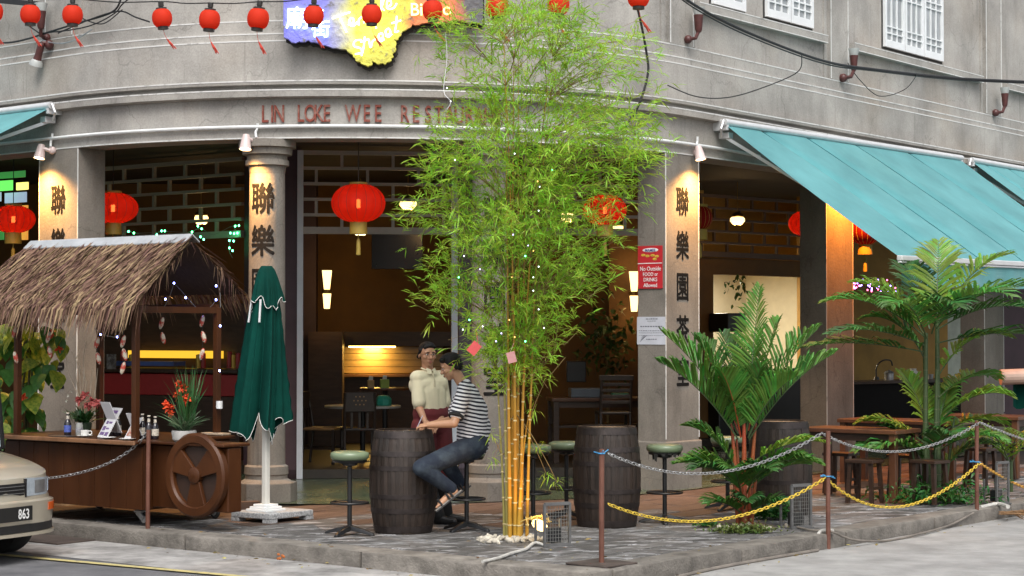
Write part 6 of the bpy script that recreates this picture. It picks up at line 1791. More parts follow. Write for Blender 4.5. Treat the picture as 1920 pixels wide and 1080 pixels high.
# litter
LIT = M('fallen_leaf', (.16, .09, .03), .8, col2=(.30, .24, .08), scale=20, isl=.5)
pts_ = []
for k in range(90): pts_.append(KP(abs(rg.normal(1.6, 1.6)) + .05, abs(rg.normal(1.4, 1.6)) + .05, .006))
for k in range(60): pts_.append(KP(rg.uniform(0, 7), -abs(rg.normal(0, .12)) - .02, ROADZ + .016))
for k in range(50): pts_.append(KP(-abs(rg.normal(0, .18)) - .02, rg.uniform(0, 5), ROADZ + .016))
pp_ = np.array([tuple(p) for p in pts_]); dd_ = unit(np.stack([rg.normal(0, 1, len(pp_)), rg.normal(0, 1, len(pp_)), np.abs(rg.normal(0, .06, len(pp_)))], 1)); ll_ = rg.uniform(.02, .065, len(pp_))
v, f = leaf_arrays(pp_, dd_, ll_, ll_ * .3, -.05); m_ = MB(); m_.v = [tuple(x) for x in v]; m_.f = [tuple(int(i) for i in x) for x in f]
tag(P('fallen_leaves', m_, LIT), 'dry fallen leaves scattered over the paving and along the gutter', 'leaf litter', kind='stuff')
# potted sprays on the cart
POTW = M('white_crazed_pot', (.50, .49, .47), .5, col2=(.34, .33, .32), scale=14, bump=.2)
REDF = M('red_orange_petals', (.62, .06, .012), .6, var=.3, scale=20)
PINKF = M('crimson_petals', (.45, .045, .05), .6, col2=(.55, .16, .14), scale=20)
GRS = LEAF('grass_blade', (.02, .085, .02), (.05, .16, .04), trans=.25, isl=.4)
VAR = LEAF('grey_green_blade', (.06, .13, .06), (.18, .26, .14), trans=.25, isl=.4)
def blades(par, c, n, L, W, spread, mat, up=1.0, name='leaf_blades', kind='stuff'):
    p = np.tile(np.array(c), (n, 1)) + rg.normal(0, .018, (n, 3)) * np.array([1, 1, .2])
    d = unit(np.stack([rg.normal(0, spread, n), rg.normal(0, spread, n), np.full(n, up)], 1))
    l = rg.uniform(L[0], L[1], n); v, f = leaf_arrays(p, d, l, np.full(n, W), .18)
    m_ = MB(); m_.v = [tuple(x) for x in v]; m_.f = [tuple(int(i) for i in x) for x in f]
    o = P(name, m_, mat, par); tag(o, kind=kind); return o
def flower(par, c, r, mat, n=26, name='flower'):
    p = np.tile(np.array(c), (n, 1)); d = unit(rg.normal(0, 1, (n, 3)) + np.array([0, -.3, .2])); l = rg.uniform(r * .7, r, n)
    v, f = leaf_arrays(p, d, l, l * .55, .1); m_ = MB(); m_.v = [tuple(x) for x in v]; m_.f = [tuple(int(i) for i in x) for x in f]; return P(name, m_, mat, par)
pp = cpx(346, 806, .12); pp.z = .803
pt1 = E('potted_flowers', 'white pot of tall grass and red orange flowers on the cart counter', 'potted plant', pp, 0)
mb = MB(); mb.lathe([(.085, 0), (.105, .02), (.115, .085), (.11, .10), (.10, .095), (.09, .06), (0, .06)], 28, pp); P('pot', mb, POTW, pt1, smooth=True)
blades(pt1, pp + Vector((.03, 0, .08)), 90, (.45, .78), .010, .14, GRS)
blades(pt1, pp + Vector((.0, 0, .08)), 110, (.16, .32), .016, .7, VAR)
blades(pt1, pp + Vector((.03, 0, .1)), 26, (.35, .6), .005, .5, GRS)
for px, py, r in ((345, 728, .07), (335, 742, .075), (352, 748, .07), (318, 765, .07), (312, 757, .05), (336, 720, .05), (322, 775, .05)): flower(pt1, tuple(cpx(px, py, .10)), r, REDF)
pp = cpx(160, 800, .35); pp.z = .803
pt2 = E('flower_arrangement', 'arrangement of pale curly twigs and crimson flowers on the cart behind the cup', 'flower arrangement', pp, 0)
mb = MB(); mb.lathe([(.05, 0), (.06, .02), (.07, .11), (.06, .12), (0, .1)], 20, pp); P('vase', mb, M('dark_green_vase', (.03, .05, .03), .3), pt2, smooth=True)
blades(pt2, pp + Vector((0, 0, .1)), 90, (.12, .26), .028, .8, GRS); blades(pt2, pp + Vector((-.06, -.02, .1)), 30, (.15, .3), .014, .6, VAR)
for px, py in ((150, 750), (160, 742), (172, 752), (165, 760), (182, 756)): flower(pt2, tuple(cpx(px, py, .30)), .065, PINKF)
WHF = M('white_petals', (.6, .6, .52), .6)
for px, py in ((128, 742), (126, 752), (178, 775), (134, 735)): flower(pt2, tuple(cpx(px, py, .30)), .022, WHF, 14)
TWP = M('bleached_twig', (.50, .42, .32), .6, var=.15)
for wpts in ([(150, 745), (138, 720), (126, 690), (124, 662)], [(152, 740), (150, 700), (145, 680), (134, 656)], [(155, 740), (158, 700), (157, 670), (162, 645), (158, 640)], [(148, 745), (144, 712), (142, 680), (150, 655)], [(160, 740), (162, 715), (152, 690), (146, 668)], [(170, 745), (172, 710), (174, 693)], [(178, 745), (182, 710), (184, 690)]):
    mb = MB(); mb.tube(spline([cpx(x, y, .36) for x, y in wpts], 5), [.006 - .004 * i / (5 * (len(wpts) - 1)) for i in range(5 * (len(wpts) - 1) + 1)], 6); P('twig', mb, TWP, pt2, smooth=True)

# big-leaved climber at the left
def leaf_mesh(name, mat, L=1.0):
    o = [(0, 0), (.14, .02), (.30, .12), (.36, .30), (.30, .52), (.17, .78), (0, 1.0), (-.17, .78), (-.30, .52), (-.36, .30), (-.30, .12), (-.14, .02)]
    vs = [(x, y, -.18 * abs(x) * 0 + .12 * abs(x) - .28 * (y - .3) ** 2) for x, y in o] + [(0, .3, .0), (0, .6, -.03)]
    fc = [(12, 0, 1), (12, 1, 2), (12, 2, 3), (12, 3, 4), (12, 4, 13), (13, 4, 5), (13, 5, 6), (13, 6, 7), (13, 7, 8), (12, 13, 8), (12, 8, 9), (12, 9, 10), (12, 10, 11), (12, 11, 0)]
    me = bpy.data.meshes.new(name); me.from_pydata(vs, [], fc); me.materials.append(mat); me.polygons.foreach_set('use_smooth', [True] * len(me.polygons)); return me
BLF = leaf_mesh('leaf', LEAF('broad_leaf', (.04, .15, .025), (.08, .23, .04), trans=.25, isl=.0, scale=4))
BLY = leaf_mesh('leaf', LEAF('lit_yellow_leaf', (.14, .30, .03), (.50, .54, .07), trans=.45, isl=.0, scale=7))  # light on the leaves put into a yellow copy of the leaf
cl0 = at(60, 850, 19.75); cl0.z = 0
clm = E('climbing_plant', 'large-leaved climber growing at the left behind the cart', 'climbing plant', cl0)
mb = MB()
rr = random.Random(6)
def leafat(p, me, L, az, pitch, roll):
    o = bpy.data.objects.new('leaf', me); COL.objects.link(o); o.parent = clm
    o.matrix_basis = wmat(clm).inverted() @ Matrix.Translation(p) @ Matrix.Rotation(az, 4, 'Z') @ Matrix.Rotation(pitch, 4, 'X') @ Matrix.Rotation(roll, 4, 'Y') @ Matrix.Scale(L, 4)
for k in range(110):
    py = rr.uniform(605, 815); px = rr.uniform(-25, 118) if py < 700 else rr.uniform(-20, 75)
    p = at(px, py, 19.75 + rr.uniform(-.25, .35))
    leafat(p, BLY if (py < 680 and rr.random() < .7) or rr.random() < .2 else BLF, rr.uniform(.16, .30), rr.uniform(2.2, 4.1), rr.uniform(-1.3, -.4), rr.uniform(-.5, .5))
for k in range(4):
    x = rr.uniform(10, 60); pts = [at(x, 850, 19.8) ] ; pts[0].z = .02
    for y in (780, 720, 660, 610): pts.append(at(x + rr.uniform(-15, 15), y, 19.85))
    mb.tube(pts, .012, 6)
P('vine_stem', mb, M('vine_stem', (.08, .08, .03), .7), clm)
for px, py in ((44, 745), (110, 655), (98, 625)): flower(clm, tuple(at(px, py, 19.4)), .06, REDF, 20)
# ------------------------------------------------------------------ lamps inside
GLOBE = EM('lit_globe_glass', (1.0, .66, .26), 1.7)
BRASS = M('aged_brass', (.35, .22, .07), .35, metal=.8, var=.2)
def pendant(px, py, Y, label, r=.055, e=6):
    c = at(px, py, Y); o = E('pendant_lamp', label, 'pendant lamp', c, 0, 'lit glass pendant lamps inside')
    for k in range(3):
        a = 2 * PI * k / 3 + .5; mb = MB(); T = Matrix.Translation(c + Vector((.05 * math.cos(a), .05 * math.sin(a), 0)))
        mb.lathe([(0, -.075), (.03, -.06), (r, -.01), (r * .95, .03), (.03, .06)], 14, (0, 0, 0), T); P('glass_shade', mb, GLOBE, o, smooth=True)
    mb = MB(); mb.lathe([(.09, .05), (.10, .065), (.07, .10), (.02, .13)], 18, c); mb.tube([c + Vector((0, 0, .12)), (c.x, c.y, 4.1)], .006, 6); P('brass_fitting', mb, BRASS, o)
    light('pendant_light', 'POINT', c - Vector((0, 0, .13)), e * .7, (1.0, .62, .26), o, .08)
pendant(377, 411, 26.4, 'lit pendant lamp before the left brick-pattern lattice', e=5)
pendant(765, 383, 25.2, 'lit pendant lamp at the left edge of the bamboo crown', .07)
pendant(1065, 407, 26.0, 'lit pendant lamp seen through the bamboo left of the red lantern', e=5)
pendant(1160, 431, 25.6, 'lit pendant lamp just under the red lantern in the bamboo', e=4)
pendant(1383, 413, 29.0, 'lit pendant lamp before the ochre wall under the largest awning', .07, e=8)
def sconce(px, py, Y, label, e=7):
    c = at(px, py, Y); o = E('wall_sconce', label, 'wall lamp', c, 0, 'lit double-cone wall lamps')
    mb = MB(); mb.lathe([(.042, .04), (.072, .32), (0, .32)], 20, c, cap=False); P('upper_shade', mb, GLOBE, o, smooth=True)
    mb = MB(); mb.lathe([(.0, -.24), (.042, -.24), (.062, -.02), (0, -.02)], 20, c, cap=False); P('lower_shade', mb, GLOBE, o, smooth=True)
    mb = MB(); mb.lathe([(.075, -.02), (.075, .04)], 20, c); mb.box(tuple(c + Vector((0, .09, .01))), (.06, .16, .07)); P('bracket', mb, BRASS, o)
    for dz in (.42, -.34): light('sconce_light', 'POINT', c + Vector((-.02, -.04, dz)), e * .3, (1.0, .55, .16), o, .06)
sconce(613, 548, 27.85, 'lit double-cone wall lamp inside the entrance, left of the standing man')
sconce(1189, 552, 26.6, 'lit double-cone wall lamp half hidden by the pillar with the red notice')
TUBE = EM('lit_fluorescent_tube', (1.0, .78, .42), 5.0)
for px, py, Y, L, lab in ((600, 308, 26.5, .5, 'lit tube lamp at the ceiling behind the lattice, above the large lantern left side'), (705, 318, 27.5, .32, 'lit tube lamp at the ceiling behind the lattice, above the large lantern right side'), (676, 437, 28.3, .14, 'small lit ceiling lamp seen just under the transom beside the large lantern')):
    c = at(px, py, Y); o = E('tube_lamp', lab, 'ceiling lamp', c)
    mb = MB(); mb.tube([c - Vector((L / 2, 0, 0)), c + Vector((L / 2, 0, 0))], .03, 10); P('tube', mb, TUBE, o)
    mb = MB(); mb.box(tuple(c + Vector((0, 0, .05))), (L + .1, .07, .04)); mb.tube([c + Vector((0, 0, .06)), (c.x, c.y, max(4.1, c.z + .1))], .01, 6); P('fitting', mb, BRASS, o)
# ceiling light of the white back room and strip light over the lit niche
wc = q((tA + tB) / 2) + nb * 1.2
o = E('room_ceiling_light', 'lit ceiling panel of the white back room under the largest awning', 'ceiling lamp', (wc.x, wc.y, 2.9))
mb = MB(); mb.box((wc.x, wc.y, 2.92), (1.2, .3, .05), .75); P('light_panel', mb, EM('white_light_panel', (1, .92, .75), 5.0), o)
light('panel_light', 'AREA', (wc.x, wc.y, 2.86), 62, (1, .88, .66), o, .5)
nchY = 28.9
na, nb_ = at(640, 652, nchY - .05), at(805, 652, nchY - .05)
o = E('niche_strip_light', 'warm strip light over the panelled niche behind the standing man', 'strip light', na)
mb = MB(); mb.bar(na + Vector((.12, -.1, .02)), lerp(na, nb_, .62) + Vector((0, -.1, .02)), .03, .03); P('strip', mb, EM('amber_strip_lamp', (1, .66, .16), 9), o)
light('strip_glow', 'AREA', lerp(na, nb_, .35) + Vector((0, -.12, .0)), 9, (1, .64, .16), o, .7)
NICHE = M('glazed_tan_panel', (.30, .20, .09), .35, var=.15, scale=3, stretch=(1, 1, 6))
mb = MB(); a, b = at(642, 700, nchY - .01), at(830, 650, nchY - .01)
nic = bld
for k in range(4):
    z0, z1 = lerp(a.z, b.z, k / 4), lerp(a.z, b.z, (k + 1) / 4); mb = MB(); mb.box(((a.x + b.x) / 2, nchY - .02, (z0 + z1) / 2), (b.x - a.x, .03, z1 - z0 - .008)); P('niche_panel', mb, NICHE, bld)
mb = MB(); mb.box(((a.x + b.x) / 2, nchY - .08, a.z - .03), (b.x - a.x, .16, .04)); P('niche_ledge', mb, M('lit_wood_ledge', (.30, .14, .05), .4), bld)

# ------------------------------------------------------------------ furniture
TWOOD = M('table_top_wood', (.07, .026, .012), .4, col2=(.125, .05, .022), scale=3, stretch=(1, 6, 1), coat=.2)
GREYT = M('grey_laminate_top', (.40, .39, .37), .35, var=.08)
def round_table(c, r, h, mat, label):
    o = E('round_table', label, 'table', c, 0)
    mb = MB(); mb.lathe([(0, h - .03), (r, h - .03), (r + .004, h - .015), (r, h), (0, h)], 48); P('table_top', mb, mat, o, local=True, smooth=True)
    mb = MB(); mb.tube([(0, 0, .03), (0, 0, h - .03)], .035, 12); mb.lathe([(0, 0), (.24, 0), (.24, .015), (.05, .05), (0, .05)], 24); P('pedestal', mb, BLACKM, o, local=True)
t1 = at(680, 760, 25.0); round_table((t1.x, t1.y, .122), .50, t1.z - .122, GREYT, 'round grey-topped table inside the entrance')
t2 = at(722, 727, 26.6); round_table((t2.x, t2.y, .122), .36, t2.z - .122, TWOOD, 'small brown round table farther inside the entrance')
def carton(px, py, Y, z, s, mat, label, paper=True):
    c = at(px, py, Y); o = E('tissue_box', label, 'tissue box', (c.x, c.y, z)); mb = MB(); mb.box((c.x, c.y, z + s[2] / 2), s, .2); P('box', mb, mat, o, bev=.006)
    if paper: mb = MB(); mb.add([(c.x - .03, c.y, z + s[2]), (c.x + .03, c.y, z + s[2]), (c.x + .035, c.y - .01, z + s[2] + .05), (c.x - .02, c.y + .01, z + s[2] + .06)], [(0, 1, 2, 3)]); P('tissue', mb, CHINA, o)
carton(695, 722, 26.5, t2.z, (.09, .09, .11), M('tan_card', (.40, .28, .13), .6), 'tan tissue box on the small brown table')
carton(721, 722, 26.5, t2.z, (.12, .09, .12), M('lime_card', (.28, .42, .08), .5), 'lime green tissue box on the small brown table')
mb = MB(); c = at(719, 752, 24.9); mb.lathe([(.105, 0), (.105, .09), (.07, .13), (0, .14)], 8, (c.x, c.y, t1.z)); tag(P('napkin_holder', mb, M('sea_green_plastic', (.03, .30, .22), .35), bev=.008), 'sea green dome holder on the round grey table', 'napkin holder')
CHW = M('black_brown_chair_wood', (.022, .013, .009), .4, var=.3, scale=6)
SEATW = M('tan_chair_seat', (.30, .17, .07), .4, var=.2)
def make_chair(c, rz, label, slats=False, seat=CHW, sh=.45, holes=False):
    o = E('dining_chair', label, 'chair', c, rz)
    w_, d_, bh = .42, .42, .92 - .45 + sh
    for x in (-1, 1):
        mb = MB(); mb.bar((x * (w_ / 2 - .02), -d_ / 2 + .02, 0), (x * (w_ / 2 - .02), -d_ / 2 + .02, sh), .036, .036); P('leg', mb, CHW, o, local=True)
        mb = MB(); mb.tube([(x * (w_ / 2 - .02), d_ / 2 + .03, 0), (x * (w_ / 2 - .02), d_ / 2 - .02, sh), (x * (w_ / 2 - .02), d_ / 2 + .06, bh)], .019, 8); P('back_post', mb, CHW, o, local=True)
        mb = MB(); mb.bar((x * (w_ / 2 - .02), -d_ / 2 + .03, .2), (x * (w_ / 2 - .02), d_ / 2, .2), .02, .025); P('stretcher', mb, CHW, o, local=True)
    mb = MB(); mb.box((0, 0, sh), (w_, d_, .035)); P('seat', mb, seat, o, local=True, bev=.012)
    if slats:
        for k in range(5): z = sh + .14 + k * .075; mb = MB(); mb.box((0, d_ / 2 + .0 + .05 * (z - sh) / (bh - sh), z), (w_ - .06, .018, .042)); P('back_slat', mb, CHW, o, local=True, bev=.004)
        mb = MB(); mb.box((0, d_ / 2 + .06, bh - .02), (w_ + .02, .03, .07)); P('top_rail', mb, CHW, o, local=True, bev=.008)
    else:
        mb = MB(); mb.box((0, d_ / 2 + .04, bh - .12), (w_ - .04, .022, .25)); P('back_panel', mb, CHW, o, local=True, bev=.01)
        for k in range(3): mb = MB(); mb.box(((k - 1) * .1, d_ / 2 + .0, sh + .14), (.03, .015, .24)); P('back_slat', mb, CHW, o, local=True)
        if holes:
            for i in range(3):
                for j in range(3 if i != 1 else 4):
                    mb = MB(); mb.box(((j - (1 if i != 1 else 1.5)) * .05, d_ / 2 + .052, bh - .10 + (i - 1) * .05), (.016, .006, .016), 0); P('inlay', mb, SEATW, o, local=True)
    return o
c = at(672, 850, 24.35); make_chair((c.x, c.y, .122), PI + .15, 'black chair with dotted back panel, its back to the street, at the round grey table', holes=True)
c = at(606, 850, 24.5); make_chair((c.x, c.y, .122), PI / 2 - .2, 'black chair with tan seat just inside the white door jamb', seat=SEATW)
# high bar table and slatted chair in the next doorway
def plank_table(c, L, D, h, rz, label, shelf=False):
    o = E('wooden_table', label, 'table', c, rz)
    mb = MB(); mb.box((0, 0, h - .022), (L, D, .044)); P('table_top', mb, TWOOD, o, local=True, bev=.006)
    mb = MB(); mb.box((0, 0, h - .085), (L - .1, D - .1, .08)); P('apron', mb, DARKWOOD, o, local=True)
    for x in (-1, 1):
        for y in (-1, 1): mb = MB(); mb.box((x * (L / 2 - .06), y * (D / 2 - .06), (h - .044) / 2), (.075, .075, h - .044)); P('leg', mb, DARKWOOD if shelf else TWOOD, o, local=True, bev=.005)
    if shelf: mb = MB(); mb.box((0, 0, h * .56), (L - .1, D - .12, .03)); P('shelf', mb, DARKWOOD, o, local=True)
    return o
c = at(1125, 748, 24.85); plank_table((c.x, c.y, .122), 1.35, .6, c.z - .10, .12, 'high dark table with brown top inside the doorway behind the second barrel', True)
tz = c.z + .022
c = at(1150, 800, 24.3); make_chair((c.x, c.y, .122), PI + .1, 'high slatted black chair with its back to the second barrel', True, sh=.66)
mb = MB(); p = at(1098, 735, 24.85); mb.box((p.x, p.y, tz + .06), (.42, .3, .12), .1); tag(P('equipment_box', mb, M('grey_blue_metal', (.10, .12, .14), .4), bev=.01), 'dark grey equipment box on the high table', 'box')
mb = MB(); p = at(1162, 742, 24.75); mb.box((p.x, p.y, tz + .03), (.22, .12, .06), .1); tag(P('green_tray', mb, M('dim_green_plastic', (.05, .25, .15), .4), bev=.01), 'small green tray on the high table behind the slatted chair', 'tray')
mb = MB(); p = at(1080, 690, 25.6); mb.box((p.x, p.y, 1.28), (.26, .3, .28), .0); tag(P('speaker_box', mb, BLACKP, bev=.01), 'black box standing behind the high table', 'box')
o = E('indoor_plant', 'dim leafy plant standing against the ochre wall behind the bamboo', 'plant', at(1140, 700, 26.2)); 
blf = LEAF('dim_leaf', (.03, .08, .02), (.06, .13, .03), trans=.2, isl=.3)
pc = at(1140, 640, 26.2)
P0 = np.array(pc) + rg.normal(0, 1, (220, 3)) * np.array([.20, .12, .26]); D0 = unit(rg.normal(0, 1, (220, 3)) + np.array([0, -.3, 0])); v, f = leaf_arrays(P0, D0, rg.uniform(.08, .16, 220), rg.uniform(.05, .08, 220))
m_ = MB(); m_.v = [tuple(x) for x in v]; m_.f = [tuple(int(i) for i in x) for x in f]; tag(P('foliage', m_, blf, o), kind='stuff')
mb = MB(); mb.tube([(pc.x, pc.y, .45), (pc.x, pc.y, pc.z)], .02, 6); P('stem', mb, TWIG, o); mb = MB(); mb.lathe([(.15, .122), (.2, .45), (.18, .45), (0, .40)], 20, (pc.x, pc.y, 0)); P('pot', mb, DARKWOOD, o)
# red bar counter behind the cart
RB = M('red_counter_panel', (.30, .02, .022), .4, var=.15)
RY_ = 25.9
a, b = at(150, 740, 26.6), at(470, 740, 25.2)
o = E('red_bar_counter', 'red fronted bar counter with a yellow lit canopy in the left arcade behind the cart', 'bar counter', ((a.x + b.x) / 2, (a.y + b.y) / 2, .122))
d = (b - a); d.z = 0; L = d.length; rz = math.atan2(d.y, d.x); m_ = (a + b) / 2
zf = lambda py: at(310, py, m_.y).z
for z0, z1, mt, nm, dd in ((.122, zf(740), DARKWOOD, 'plinth_panel', .5), (zf(740) + .004, zf(700), RB, 'front_panel', .5), (zf(698), zf(690), DARKWOOD, 'counter_top', .62)):
    mb = MB(); mb.box((m_.x, m_.y, (z0 + z1) / 2), (L, dd, z1 - z0), rz); P(nm, mb, mt, o, bev=.008)
mb = MB(); mb.box((m_.x + .1, m_.y + .35, (zf(658) + zf(672)) / 2), (L * .55, .06, zf(658) - zf(672)), rz); P('lit_canopy', mb, EM('amber_canopy_light', (1.0, .55, .04), .55), o)
mb = MB(); mb.box((m_.x + .0, m_.y + .6, 1.1), (L, .1, 2.2), rz); P('back_board', mb, DW2, o)
mb = MB(); mb.box((m_.x - .2, m_.y - .1, zf(688) + .05), (L * .35, .3, .06), rz + .1); P('blue_cover', mb, M('blue_vinyl', (.03, .07, .25), .5), o)
for k, (px, py) in enumerate(((372, 690), (381, 692), (430, 690), (438, 688), (446, 692), (230, 690), (246, 690))):
    p = at(px, 700, m_.y - .05); mb = MB(); mb.lathe([(0, 0), (.035, 0), (.035, .18 + .02 * (k % 3)), (0, .19 + .02 * (k % 3))], 12, (p.x, p.y, zf(690))); P('tin', mb, RB if k % 3 else M('gold_tin', (.45, .3, .05), .3, metal=.4), o)
mb = MB(); p = at(209, 678, m_.y - .3); mb.box(tuple(p), (.16, .01, .2), rz); tag(P('framed_picture', mb, M('faded_print', (.22, .22, .22), .5, col2=(.06, .05, .05), thr=(.45, .6), scale=18)), 'small faded picture panel hanging in the left arcade behind the dry twigs', 'picture')
# coloured glass light box at the far left
gw = at(27, 370, 25.5); o = E('coloured_glass_screen', 'green, yellow and blue lit glass panes behind the lantern at the left edge', 'glass screen', gw, rad(-36))
GP = [EM('lit_green_glass', (.12, .65, .10), .8), EM('lit_yellow_glass', (.85, .72, .18), .9), EM('lit_pale_blue_glass', (.32, .42, .55), .5), EM('lit_orange_glass', (.75, .30, .05), .5), EM('lit_dim_green_glass', (.04, .22, .05), .5)]
for k, (x0, x1, y0, y1, g_) in enumerate(((-20, 28, 339, 358, 0), (29, 55, 342, 356, 1), (-20, 4, 361, 378, 2), (5, 54, 361, 380, 2), (-20, 54, 322, 334, 4), (-20, 10, 400, 450, 4), (12, 30, 385, 450, 0), (33, 54, 385, 450, 3))):
    p = at((x0 + x1) / 2, (y0 + y1) / 2, 25.5 - .0); mb = MB(); mb.box(tuple(p), ((x1 - x0) / 140 / .81, .02, (y1 - y0) / 140), rad(-36)); P('glass_pane', mb, GP[g_], o)
# dining tables and stools at the right
tabs = [((1612, 806, 20.6), 1.15, .62, 'brown wooden table nearest the leaning post'), ((1700, 790, 22.6), 1.5, .65, 'longer brown wooden table behind the one by the leaning post'), ((1835, 778, 23.9), 1.3, .65, 'brown wooden table behind the taller palm')]
zt_ = .76
tpos = []
for (px, py, Y), L, D, lab in tabs:
    c = at(px, py, Y); plank_table((c.x, c.y, .012), L, D, zt_, math.atan2(.796, .606) - PI / 2 * 1.0 if 0 else rad(-37), lab); tpos.append(c)
def make_lowstool(c, rz, label):
    o = E('wooden_stool', label, 'stool', c, rz, 'low dark stools round the wooden tables')
    mb = MB(); mb.box((0, 0, .44), (.32, .28, .035)); P('seat', mb, DARKWOOD, o, local=True, bev=.006)
    for x in (-1, 1):
        for y in (-1, 1): mb = MB(); mb.bar((x * .14, y * .12, 0), (x * .115, y * .095, .43), .04, .04); P('leg', mb, DARKWOOD, o, local=True)
        mb = MB(); mb.bar((x * .13, -.11, .16), (x * .13, .11, .16), .02, .03); P('stretcher', mb, DARKWOOD, o, local=True)
    return o
s0 = make_lowstool(Vector((tpos[0].x - .05, tpos[0].y - .55, .012)), rad(-37), 'low dark stool in front of the brown table nearest the leaning post')
for dx, dy, base_, lab in ((.62, -.62, 0, 'low dark stool between the nearest brown table and the taller palm'), (-.1, .62, 0, 'low dark stool on the far side of the nearest brown table'), (.55, .3, 0, 'low dark stool at the right end of the nearest brown table'), (.1, -.65, 1, 'low dark stool before the longer brown table'), (.75, -.5, 1, 'low dark stool at the right end of the longer brown table'), (.1, -.6, 2, 'low dark stool before the table behind the taller palm'), (-.7, -.3, 2, 'low dark stool at the left of the table behind the taller palm')):
    copy_tree(s0, TR((tpos[base_].x + dx, tpos[base_].y + dy, .012), rad(-37) + random.uniform(-.2, .2)), None, lab)
# bar counter with cups at the right
ca, cb = at(1585, 712, 29.4), at(1800, 712, 31.2)
o = E('dark_bar_counter', 'long black bar counter before the ochre wall at the right', 'bar counter', (ca + cb) / 2 * 1.0)
m_ = (ca + cb) / 2; d = cb - ca; rz = math.atan2(d.y, d.x); L = math.hypot(d.x, d.y) + .4
mb = MB(); mb.box((m_.x, m_.y, (.122 + m_.z) / 2 - .02), (L, .6, m_.z - .16), rz); P('counter_body', mb, M('matt_black_counter', (.006, .005, .005), .7, spec=.15), o)
mb = MB(); mb.box((m_.x, m_.y, m_.z - .02), (L + .1, .7, .04), rz); P('counter_top', mb, DARKWOOD, o)
for k, (px, kind, lab) in enumerate(((1664, 'pot', 'steel pot on the black bar counter, left one'), (1692, 'pot', 'steel pot on the black bar counter, beside the white jug'), (1709, 'jug', 'white jug on the black bar counter'), (1742, 'cup', 'small cup on the black bar counter behind the palm stems'), (1641, 'tap', 'curved steel tap at the left end of the black bar counter'))):
    t = (px - 1585) / 215; p = ca.lerp(cb, t); 
    mb = MB(); mt = STEEL if kind != 'jug' else CHINA
    if kind == 'pot': mb.lathe([(0, 0), (.07, 0), (.075, .1), (.085, .105), (.06, .13), (.015, .15), (0, .16)], 18, p)
    elif kind == 'jug': mb.lathe([(0, 0), (.07, .0), (.10, .05), (.09, .12), (.05, .16), (.055, .18), (0, .18)], 18, p)
    elif kind == 'cup': mb.lathe([(0, 0), (.04, 0), (.05, .09), (.042, .09), (.03, .02), (0, .02)], 14, p)
    else: mt = BLACKM; mb.tube(spline([p, p + Vector((0, 0, .2)), p + Vector((.1, 0, .30)), p + Vector((.22, 0, .3)), p + Vector((.25, 0, .22))], 5), .012, 8); mb.lathe([(0, 0), (.05, 0), (.03, .05), (0, .05)], 12, p)
    tag(P({'pot': 'steel_pot', 'jug': 'white_jug', 'cup': 'counter_cup', 'tap': 'curved_tap'}[kind], mb, mt, smooth=True), lab, {'pot': 'pot', 'jug': 'jug', 'cup': 'cup', 'tap': 'tap'}[kind])
rr = random.Random(12)
VL = EM('violet_string_lamp', (.35, .2, 1.0), 7); RL = EM('red_string_lamp', (1.0, .1, .25), 6)
o = E('fairy_lights', 'cluster of violet and red string lamps on the ochre wall behind the taller palm', 'fairy lights', at(1640, 536, 27))
for k in range(44):
    px, py = (rr.uniform(1600, 1622), rr.uniform(524, 542)) if k < 14 else (rr.uniform(1625, 1680), rr.uniform(524, 548)); mb = MB(); mb.ell(at(px, py, 27.0), (.010, .010, .012), 6, 5); P('bulb', mb, VL if k % 3 else RL, o)
mb = MB(); mb.tube([at(1600, 530, 27.02), at(1640, 544, 27.02), at(1690, 532, 27.02)], .005, 5); mb.tube([at(1595, 524, 27.02), at(1595, 440, 27.02)], .004, 4); P('wire', mb, BLACKM, o)
# green lights on the left lattice
fairy('fairy_lights', 'string of small green lamps along the left lattice transom beside the round pillar', [[at(x, y, 24.2) for x, y in ((225, 446), (240, 433), (252, 437), (290, 436), (308, 434), (355, 435), (376, 428), (400, 440), (436, 424), (440, 440), (432, 452), (430, 470), (436, 484))]],
      [at(x, y, 24.18) for x, y in ((231, 447), (241, 434), (251, 437), (294, 440), (303, 433), (309, 433), (360, 435), (371, 424), (378, 429), (376, 444), (382, 449), (441, 424), (448, 423), (432, 437), (439, 438), (445, 437), (430, 451), (438, 452), (430, 465), (436, 470))], GLED, .011)
# television-like dark screen and black equipment in the white room
mb = MB(); p = at(1364, 605, 30.2); mb.box(tuple(p), (.44, .4, .30), .75); tag(P('monitor', mb, BLACKP, bev=.02), 'black monitor silhouetted against the white back room', 'monitor')
mb = MB(); p = at(1364, 660, 30.6); mb.box((p.x, p.y, .7), (1.0, .5, 1.15), .75); tag(P('equipment_stand', mb, BLACKP, bev=.02), 'black equipment stand below the monitor, behind the palm', 'stand')
mb = MB(); p = at(745, 470, 27.8); mb.box(tuple(p), (.75, .1, .55)); tag(P('wall_screen', mb, M('dark_screen', (.012, .014, .02), .2), bev=.01), 'dark screen hanging inside the entrance beside the bamboo', 'screen')
o = E('hanging_plant', 'small trailing plant hanging against the white back room', 'hanging plant', at(1383, 525, 30.5)); pc = at(1383, 534, 30.5)
P0 = np.array(pc) + rg.normal(0, 1, (46, 3)) * np.array([.11, .05, .10]); D0 = unit(rg.normal(0, 1, (46, 3)) + np.array([0, -.3, -.5])); v, f = leaf_arrays(P0, D0, rg.uniform(.06, .12, 46), rg.uniform(.04, .06, 46))
mm = MB(); mm.v = [tuple(x) for x in v]; mm.f = [tuple(int(i) for i in x) for x in f]; tag(P('foliage', mm, blf, o), kind='stuff')
